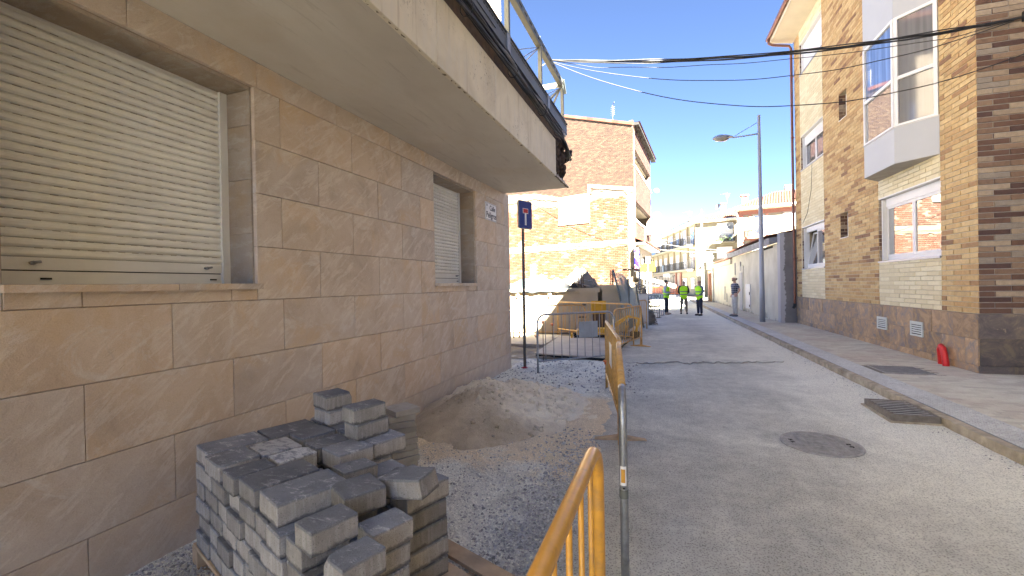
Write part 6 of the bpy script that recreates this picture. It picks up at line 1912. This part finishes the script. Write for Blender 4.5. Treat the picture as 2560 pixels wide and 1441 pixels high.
def paver(u0, u1, v0, v1, zt, label, rot=0.0, tx=0.0, ty=0.0, group='grey pavers stacked on the pallet', mat=None):
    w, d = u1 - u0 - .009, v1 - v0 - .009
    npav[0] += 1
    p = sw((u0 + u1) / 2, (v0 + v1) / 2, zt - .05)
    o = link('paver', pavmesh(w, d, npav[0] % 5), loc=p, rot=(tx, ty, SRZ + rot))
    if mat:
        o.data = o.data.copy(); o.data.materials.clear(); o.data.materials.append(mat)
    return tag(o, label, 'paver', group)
random.seed(17)
T0, T1 = .74, .64
tops = [
 ((.00, .325, .00, .236), T0, 'long dark paver at the near left corner against the wall, top layer', 0),
 ((.330, .650, .00, .236), T0, 'second long dark paver along the wall, top layer', 0),
 ((-.02, .188, .246, .488), T0, 'frost streaked square paver on the left edge behind the corner one, top layer', .02),
 ((.192, .412, .262, .505), T0 - .004, 'square paver with a white crusted rough face, top layer', -.02),
 ((.200, .412, .535, .690), T0, 'small paver with a pale cement smear, top layer', .0),
 ((-.02, .190, .545, .706), T0, 'narrow speckled paver on the left edge, top layer', .0),
 ((.00, .315, .714, .930), T0, 'long smooth grey paver in the middle of the left edge, top layer', -.02),
 ((.008, .338, .950, 1.175), T0, 'long smooth grey paver with a white scratch at the step, top layer', -.03),
 ((.430, .650, .240, .434), T0 + .008, 'plain dark square paver raised slightly behind the crusted one', .03),
 ((.425, .640, .480, .650), T0, 'bluish dark paver between two gaps, top layer', .02),
 ((.445, .662, .655, .860), T0 + .004, 'dark square paver with tiny white flecks below the right pile', .02),
 ((.360, .555, .930, 1.075), T0 - .012, 'tilted blackish paver with a crumbling edge', -.02),
 ((.225, .425, 1.165, 1.365), T0 + .006, 'twisted large square paver standing out of line at the step', -.16),
 ((.0, .205, 1.345, 1.490), T0 - .002, 'loose paver turned out at the front of the left edge, top layer', .02),
 ((.665, .880, .00, .235), T0, 'far corner paver behind the left pile, top layer', .0),
 ((.665, .890, .245, .440), T0, 'dark paver under the left pile edge, top layer', .0),
 ((.660, .895, .450, .600), T0, 'paver carrying the right hand pile, top layer', .0),
 ((.670, .900, .610, .840), T0 - .002, 'pale sided paver jutting right below the right pile', .0),
]
for (r, z, lab, ro) in tops: paver(r[0], r[1], r[2], r[3], z, lab, ro, ty=.05 if 'tilted' in lab else 0, mat=M_PAVERC if ('crusted' in lab or 'cement smear' in lab) and 'behind' not in lab else None)
# two small piles on top
paver(.655, .845, .115, .325, T0 + .099, 'lower rough paver of the left pile on top of the stack', .05)
paver(.650, .838, .105, .315, T0 + .198, 'topmost smooth pale paver of the left pile', -.02)
paver(.62, .85, .585, .735, T0 + .099, 'lower paver of the right hand pile', .06)
paver(.605, .83, .590, .735, T0 + .198, 'topmost paver of the right hand pile with worn corners', .0)
# second layer
l2 = [((.04, .235, 1.497, 1.640), 'front paver with a bluish chip at the lower left of the stack', .03), ((.240, .440, 1.385, 1.535), 'dark paver with a sandy smear near the front', -.03),
      ((.525, .805, 1.205, 1.355), 'paver under the tilted one at the right front', .03), ((.560, .760, .880, 1.045), 'plain grey paver sunk behind the tilted one', -.05)]
for (r, lab, ro) in l2: paver(*r, T1, lab, ro)
o = paver(.455, .600, 1.25, 1.50, T1 + .122, 'tilted square paver balanced on the right front column', .28, tx=-.16, ty=-.07)
ordn = ['first', 'second', 'third', 'fourth', 'fifth', 'sixth', 'seventh', 'eighth', 'ninth', 'tenth', 'eleventh']
strips = [(0.0, .212, 1.64), (.218, .43, 1.53), (.52, .80, 1.352)]
for layer in range(5):
    z = T1 - .1 * layer
    for si, (u0, u1, vmax) in enumerate(strips):
        v = 0.0; k = 0
        random.seed(layer * 7 + si)
        ws = []
        while v < vmax - .06:
            w = random.choice((.236, .155, .200)) if si == 0 else random.choice((.155, .2))
            if vmax - v - w < .12: w = vmax - v
            if w > .26: w = .15
            ws.append((v, v + w)); v += w + .004
        if si: ws = ws[-3:] if layer else ws
        for k, (a, c) in enumerate(ws):
            if layer == 0:
                cc = ((u0 + u1) / 2, (a + c) / 2)
                if any(r[0] - .02 < cc[0] < r[1] + .02 and r[2] - .07 < cc[1] < r[3] + .07 for (r, _, _) in l2): continue
            j = random.uniform(-.014, .010)
            lay = ordn[layer + 1]
            if si == 0: lab = 'paver in the left face of the stack, %s layer, %s from the wall' % (lay, ordn[k])
            elif si == 1: lab = 'paver in the middle column of the stack, %s layer, %s from its front' % (lay, ordn[len(ws) - 1 - k])
            else: lab = 'paver in the right column of the stack, %s layer, %s from its front' % (lay, ordn[len(ws) - 1 - k])
            paver(u0 + j, u1 + j, a, c, z, lab, random.uniform(-.03, .03))
# thin slabs piled behind
random.seed(23)
nm_ = ['topmost', 'second', 'third', 'fourth', 'fifth', 'sixth', 'seventh', 'eighth', 'ninth', 'tenth', 'eleventh', 'lowest']
SLAB0 = Vector((-2.10, 3.30, 0)); 
for i in range(12):
    b = MB(); b.box(-.115, -.115, -.024, .115, .115, .024)
    if i == 0: slabme = b.mesh('paving_slab'); slabme.materials.append(M_SLAB)
    o = link('paving_slab', slabme, loc=SLAB0 + Vector((random.uniform(-.014, .014), random.uniform(-.014, .014), .62 - .0245 - .05 * i)), rot=(0, 0, R(50) + random.uniform(-.22, .22)))
    tag(o, nm_[i] + ' thin square slab of the small pile by the sand heap', 'paving slab', 'thin slabs piled between stack and sand')
    bevel(o, .003)
# ---------------------------------------------------------------- street lamps
def street_lamp(label, x, y, H, za, reach, s=1.0, mat=M_LAMP):
    t = thing('street_lamp', label, 'street lamp', (x, y, 0))
    b = MB(); b.tube([(0, 0, .05), (0, 0, 1.2), (0, 0, 1.3), (-.02, 0, H - .05), (-.02, 0, H)], [.098 * s, .092 * s, .088 * s, .052 * s, .045 * s], 14); b.build('column', mat, t)
    b = MB(); b.blob((-.02, 0, H), .06 * s, .06 * s, .05 * s, 10, 5); b.build('finial', mat, t)
    e = -reach
    b = MB(); b.tube([(-.02, 0, za + .05), (-.3, 0, za + .03), (e + .5, 0, za - .0)], [.03, .028, .028], 8); b.build('arm', mat, t)
    b = MB(); b.tube([(-.02, 0, za + .50), (-.85, 0, za + .06)], .012, 6); b.build('brace', mat, t)
    b = MB()
    def hd(u, v):
        L = .72 * s; x_ = e + .52 - L * u; prof = math.sin(math.pi * min(1, (u * .93 + .045))) ** .45
        w = .20 * s * prof * (.55 + .75 * u if u < .7 else 1.075); h = .15 * s * prof * (.6 + .6 * u if u < .7 else 1.0)
        an = math.pi * v
        return (x_, w * math.cos(an), za + .02 + h * math.sin(an))
    b.grid(hd, 14, 12)
    b.grid(lambda u, v: (hd(u, 0)[0], hd(u, 0)[1] * (1 - 2 * v), za + .02), 14, 4)
    b.build('lamp_head', mat, t, fix=False)
    b = MB()
    def ln(u, v):
        x_ = e + .36 - .50 * s * u; w = .17 * s * math.sin(math.pi * (.08 + .86 * u)) ** .5; an = math.pi + math.pi * v
        return (x_, w * math.cos(an), za + .018 + .12 * s * math.sin(an) * math.sin(math.pi * (.08 + .86 * u)) ** .5)
    b.grid(ln, 10, 10); b.build('lens', M_LENS, t, fix=False)
    return t
street_lamp('tall grey street lamp in the pavement beside the brick apartment block', 3.90, 18.73, 7.87, 7.16, 1.42)
street_lamp('white street lamp at the far end of the low garage', 4.14, 42.1, 8.0, 7.15, 1.5, 1.15, M_WHITE)
street_lamp('most distant street lamp in front of the cream terrace balconies', 3.2, 64.0, 8.2, 7.3, 1.6, 1.3, M_WHITE)
# street name blades on the second lamp
t = thing('direction_blades', 'small white direction blades clustered on the white lamp post', 'sign', (4.14, 42.0, 0))
for i, (z, a, L) in enumerate(((4.0, 176, 1.0), (3.75, 8, .9), (3.95, 20, .9), (3.5, 14, .8), (4.2, 4, .7))):
    b = MB(); b.box(.05, -.03, z - .08, L, .0, z + .08); b.build('blade', M_WHITE, t, rot=(0, 0, R(a)))
b = MB(); b.box(-.45, .15, 2.2, -.1, .35, 2.75); b.build('meter_box', M_WHITE, t)

# ---------------------------------------------------------------- overhead cables
def cat_pts(A, B, s, n=60, off=(0, 0, 0), wob=0.0, seed=0):
    A, B = Vector(A), Vector(B); out = []
    for i in range(n + 1):
        u = i / n; p = A.lerp(B, u) - Vector((0, 0, 4 * s * u * (1 - u)))
        k = min(1, u * 8, (1 - u) * 8)
        out.append(p + Vector(off) * k + Vector((0, wob * math.sin(u * 40 + seed), wob * math.cos(u * 33 + seed * 2))) * k)
    return out
CA_, CB_ = (-1.84, 8.26, 5.94), (5.56, 8.95, 5.66)
t = thing('overhead_cable_bundle', 'thick bundle of black cables slung across the street between buildings', 'cable', CA_)
O0 = Vector(CA_)
for i, (r_, of) in enumerate(((.017, (0, 0, 0)), (.013, (0, .02, -.018)), (.010, (0, -.02, .015)), (.006, (0, .03, -.10)), (.006, (0, -.02, -.045)))):
    b = MB(); b.tube([p - O0 for p in cat_pts(CA_, CB_, .25, off=of, wob=.006, seed=i)], r_, 6); b.build('strand', M_BLACK, t)
t = thing('overhead_cable', 'thin black cable hanging just below the thick bundle', 'cable', CA_)
b = MB(); b.tube([p - O0 for p in cat_pts((-1.84, 8.26, 5.92), (5.4, 8.95, 5.62), .62, wob=.004)], .007, 6); b.build('strand', M_BLACK, t)
t = thing('overhead_cable', 'lowest thin cable sagging deepest across the sky and brick front', 'cable', CA_)
b = MB(); b.tube([p - O0 for p in cat_pts((-1.80, 8.26, 5.90), (5.56, 8.95, 5.10), .84, wob=.004)], .008, 6); b.build('strand', M_BLACK, t)
# their anchor on the left house
t = thing('cable_anchor', 'steel pole behind the balcony truss that holds the street cables', 'cable post', (-1.86, 7.62, 0))
b = MB(); b.tube([(0, 0, 4.47), (0, 0, 6.05)], .022, 8); b.tube([(0, 0, 5.95), (.02, .64, 5.94)], .014, 6); b.tube([(.0, 0, 5.5), (.02, .64, 5.92)], .010, 6); b.build('pole', M_GALV, t)
# a thin wire from the far corner across the road at roof height
t = thing('far_street_wire', 'faint pale wires crossing the street in front of the cream terrace', 'cable', (-.3, 36, 4.4))
for dz in (0, .55):
    b = MB(); b.tube([(0, 0, -.1 + dz), (3, 1.5, -.35 + dz * .6), (6.5, 5, -.3 + dz * .2)], .012, 4); b.build('strand', M_CONC, t)

# ---------------------------------------------------------------- people
def skin_obj(name, V, E, mat, parent, sub=2):
    """V: list of (x,y,z,rx,ry)"""
    me = bpy.data.meshes.new(name); me.from_pydata([v[:3] for v in V], E, [])
    o = bpy.data.objects.new('tmp', me); COL.objects.link(o)
    md = o.modifiers.new('s', 'SKIN'); md.use_smooth_shade = True
    sk_ = me.skin_vertices[0].data
    for i, v in enumerate(V): sk_[i].radius = (v[3], v[4]); sk_[i].use_root = (i == 0)
    md2 = o.modifiers.new('d', 'SUBSURF'); md2.levels = sub; md2.render_levels = sub
    bpy.context.view_layer.update()
    dg = bpy.context.evaluated_depsgraph_get()
    m2 = bpy.data.meshes.new_from_object(o.evaluated_get(dg)); bpy.data.objects.remove(o)
    m2.name = name; m2.materials.clear(); m2.materials.append(mat)
    m2.polygons.foreach_set('use_smooth', [True] * len(m2.polygons))
    return link(name, m2, None, parent)
def person(label, loc, rz, arms, legs, shirt, trousers, shoes, hair, vest=False, sleeve=1.0, bald=False, look=(0, 0), belly=0.0, glasses=False, beard=False):
    """local frame: facing -y"""
    t = thing('person', label, 'person', loc, rz)
    lx, lz = look
    hd = Vector((0, -.02, 1.63))
    V = [(0, 0, .95, .12, .095), (0, 0, 1.08, .115, .09), (0, 0, 1.25, .135, .10), (0, .0, 1.38, .13, .09), (0, .0, 1.46, .06, .06), (lx * .3, -.01, 1.53, .052, .056),
         (lx * .6, -.015, 1.585, .070, .078), (lx, -.018 - lz * .2, 1.655, .078, .095), (lx, -.01 - lz * .1, 1.72, .058, .07)]
    E = [(0, 1), (1, 2), (2, 3), (3, 4), (4, 5), (5, 6), (6, 7), (7, 8)]
    def add(parent_i, pts):
        last = parent_i
        for p in pts: V.append(p); E.append((last, len(V) - 1)); last = len(V) - 1
        return last
    for s, (hip, knee, ank) in zip((1, -1), legs):
        add(0, [(hip[0], hip[1], hip[2], .085, .085), (knee[0], knee[1], knee[2], .056, .06), (ank[0], ank[1], ank[2], .036, .04), (ank[0] * 1.05, ank[1] - .12, .035, .034, .028)])
    for s, (sh, el, wr, ha) in zip((1, -1), arms):
        k = add(3, [(sh[0], sh[1], sh[2], .052, .052), (el[0], el[1], el[2], .040, .040), (wr[0], wr[1], wr[2], .027, .027), (ha[0], ha[1], ha[2], .033, .02)])
        dirv = (Vector(ha) - Vector(wr)).normalized(); side = dirv.cross(Vector((0, 0, 1)))
        if side.length < .1: side = Vector((1, 0, 0))
        side.normalize()
        for f_ in range(4):
            b0 = Vector(ha) + side * (.012 * (f_ - 1.5)); b1 = b0 + dirv * (.040 + .008 * (1 - abs(f_ - 1.5))) ; b2 = b1 + dirv * .02 + Vector((0, 0, -.012))
            add(k, [(*b0, .0085, .0085), (*b1, .008, .008), (*b2, .006, .006)])
        th = Vector(wr) + dirv * .02 + side * .028; add(k, [(*(th + dirv * .03), .009, .009)])
    add(6, [(lx * .7, -.105, 1.60 + lz, .018, .014)]); add(7, [(lx * 1.05, -.118, 1.635 + lz * 1.2, .013, .020)])
    add(7, [(lx + .083, .0, 1.64, .010, .018)]); add(7, [(lx - .083, .0, 1.64, .010, .018)])
    skin_obj('body', V, E, M_SKIN, t)
    for s in (1, -1):
        b = MB(); b.blob((lx + .032 * s, -.100 - abs(lz) * .1, 1.668 + lz * .4), .013, .008, .010, 8, 6); b.build('eye', M_SIGNW if not glasses else M_DARK, t)
    if glasses:
        b = MB(); b.beam((lx - .055, -.112, 1.672 + lz * .4), (lx + .055, -.112, 1.672 + lz * .4), .006, .008); b.build('glasses', M_DARK, t)
    # trousers
    V = [(0, 0, 1.0, .135, .112), (0, 0, .90, .14, .118)]; E = [(0, 1)]
    def add2(pi, pts):
        last = pi
        for p in pts: V.append(p); E.append((last, len(V) - 1)); last = len(V) - 1
    for (hip, knee, ank) in legs:
        add2(1, [(hip[0] * 1.05, hip[1], hip[2] - .05, .098, .10), (knee[0], knee[1], knee[2], .074, .078), ((knee[0] + ank[0]) / 2, (knee[1] + ank[1]) / 2 + .01, .3, .066, .068), (ank[0], ank[1], ank[2] + .0, .058, .064)])
    skin_obj('trousers', V, E, trousers, t)
    # upper garment
    V = [(0, 0, .94 if not vest else .98, .148, .12), (0, -belly * .5, 1.08, .140, .112 + belly), (0, -belly * .3, 1.22, .150, .118 + belly * .6), (0, .0, 1.38, .148, .108), (0, .0, 1.455, .075, .075)]
    E = [(0, 1), (1, 2), (2, 3), (3, 4)]
    for (sh, el, wr, ha) in arms:
        pts = [(sh[0] * 1.0, sh[1], sh[2], .070, .070)]
        e_ = Vector(sh).lerp(Vector(el), min(1, sleeve * 1.0 if sleeve < 1 else 1))
        pts.append((*e_, .056, .056))
        if sleeve >= 1: pts.append((*(Vector(el).lerp(Vector(wr), .92)), .040, .040))
        add2(3, pts)
    skin_obj('shirt', V, E, shirt, t)
    if vest:
        V = [(0, 0, .74, .178, .15), (0, 0, .95, .182, .155 + belly), (0, 0, 1.20, .198, .165 + belly * .6), (0, .0, 1.38, .200, .160), (0, .0, 1.47, .145, .13)]
        E = [(0, 1), (1, 2), (2, 3), (3, 4)]
        add2(3, [(.18, .0, 1.43, .095, .105)]); add2(3, [(-.18, .0, 1.43, .095, .105)])
        skin_obj('vest', V, E, M_VEST, t)
    for (hip, knee, ank) in legs:
        b = MB(); b.blob((ank[0] * 1.03, ank[1] - .075, .045), .052, .145, .055, 12, 8, zmin=-.8); b.build('shoe', shoes, t, fix=False)
    b = MB()
    if not bald:
        b.blob((lx, .022, 1.700 + lz * .1), .092, .108, .085, 12, 8, jit=.04)
    else:
        b.blob((lx, .055, 1.648), .078, .058, .050, 12, 8, jit=.04)
    if beard: b.blob((lx * .8, -.075, 1.585), .045, .045, .035, 8, 6, jit=.05)
    b.build('hair', hair, t, fix=False)
    return t
L0 = [((.09, 0, .86), (.10, -.01, .50), (.105, .01, .09)), ((-.09, 0, .86), (-.10, -.01, .50), (-.105, .01, .09))]
folded = [((.185, 0, 1.41), (.24, .0, 1.14), (.02, -.20, 1.16), (-.08, -.21, 1.18)), ((-.185, 0, 1.41), (-.24, .0, 1.14), (-.02, -.22, 1.12), (.08, -.225, 1.14))]
behind = [((.19, .01, 1.41), (.255, .08, 1.14), (.10, .17, .98), (.02, .18, .95)), ((-.19, .01, 1.41), (-.255, .08, 1.14), (-.10, .17, .98), (-.02, .19, .95))]
front = [((.185, 0, 1.41), (.235, .02, 1.14), (.10, -.16, .99), (.02, -.19, .96)), ((-.185, 0, 1.41), (-.235, .02, 1.14), (-.10, -.17, .99), (-.02, -.20, .97))]
pocket = [((.185, 0, 1.41), (.26, .08, 1.15), (.20, -.05, .95), (.17, -.08, .90)), ((-.185, 0, 1.41), (-.26, .08, 1.15), (-.20, -.05, .95), (-.17, -.08, .90))]
person('dark haired man in yellow vest with pale blue sleeves, leftmost of the vest wearers', (.62, 24.0, .0), R(68), folded, L0, M_SHIRT, M_NAVY, M_SHOEB, M_HAIRD, vest=True, belly=.01)
person('man in yellow vest over a dark jacket and khaki trousers with hands behind his back', (1.48, 24.5, .0), R(3), behind, [((.09, 0, .86), (.12, -.01, .50), (.14, .01, .09)), ((-.09, 0, .86), (-.12, -.01, .50), (-.14, .01, .09))], M_BLK, M_KHAKI, M_SHOED, M_HAIRD, vest=True, belly=.03, bald=True)
person('grey haired man in yellow vest over a grey jumper and black trousers, rightmost vest wearer', (2.13, 23.3, .0), R(-52), front, L0, M_GREYS, M_NAVY, M_SHOED, M_HAIRG, vest=True, belly=.03, bald=True)
person('bearded man in navy checked shirt and off white trousers looking up on the pavement', (3.40, 21.45, KZ), R(-72), pocket, L0, M_CHECK, M_OFFW, M_SHOEG, M_HAIRD, sleeve=.75, belly=.03, look=(.0, .03), bald=True, glasses=True, beard=True)
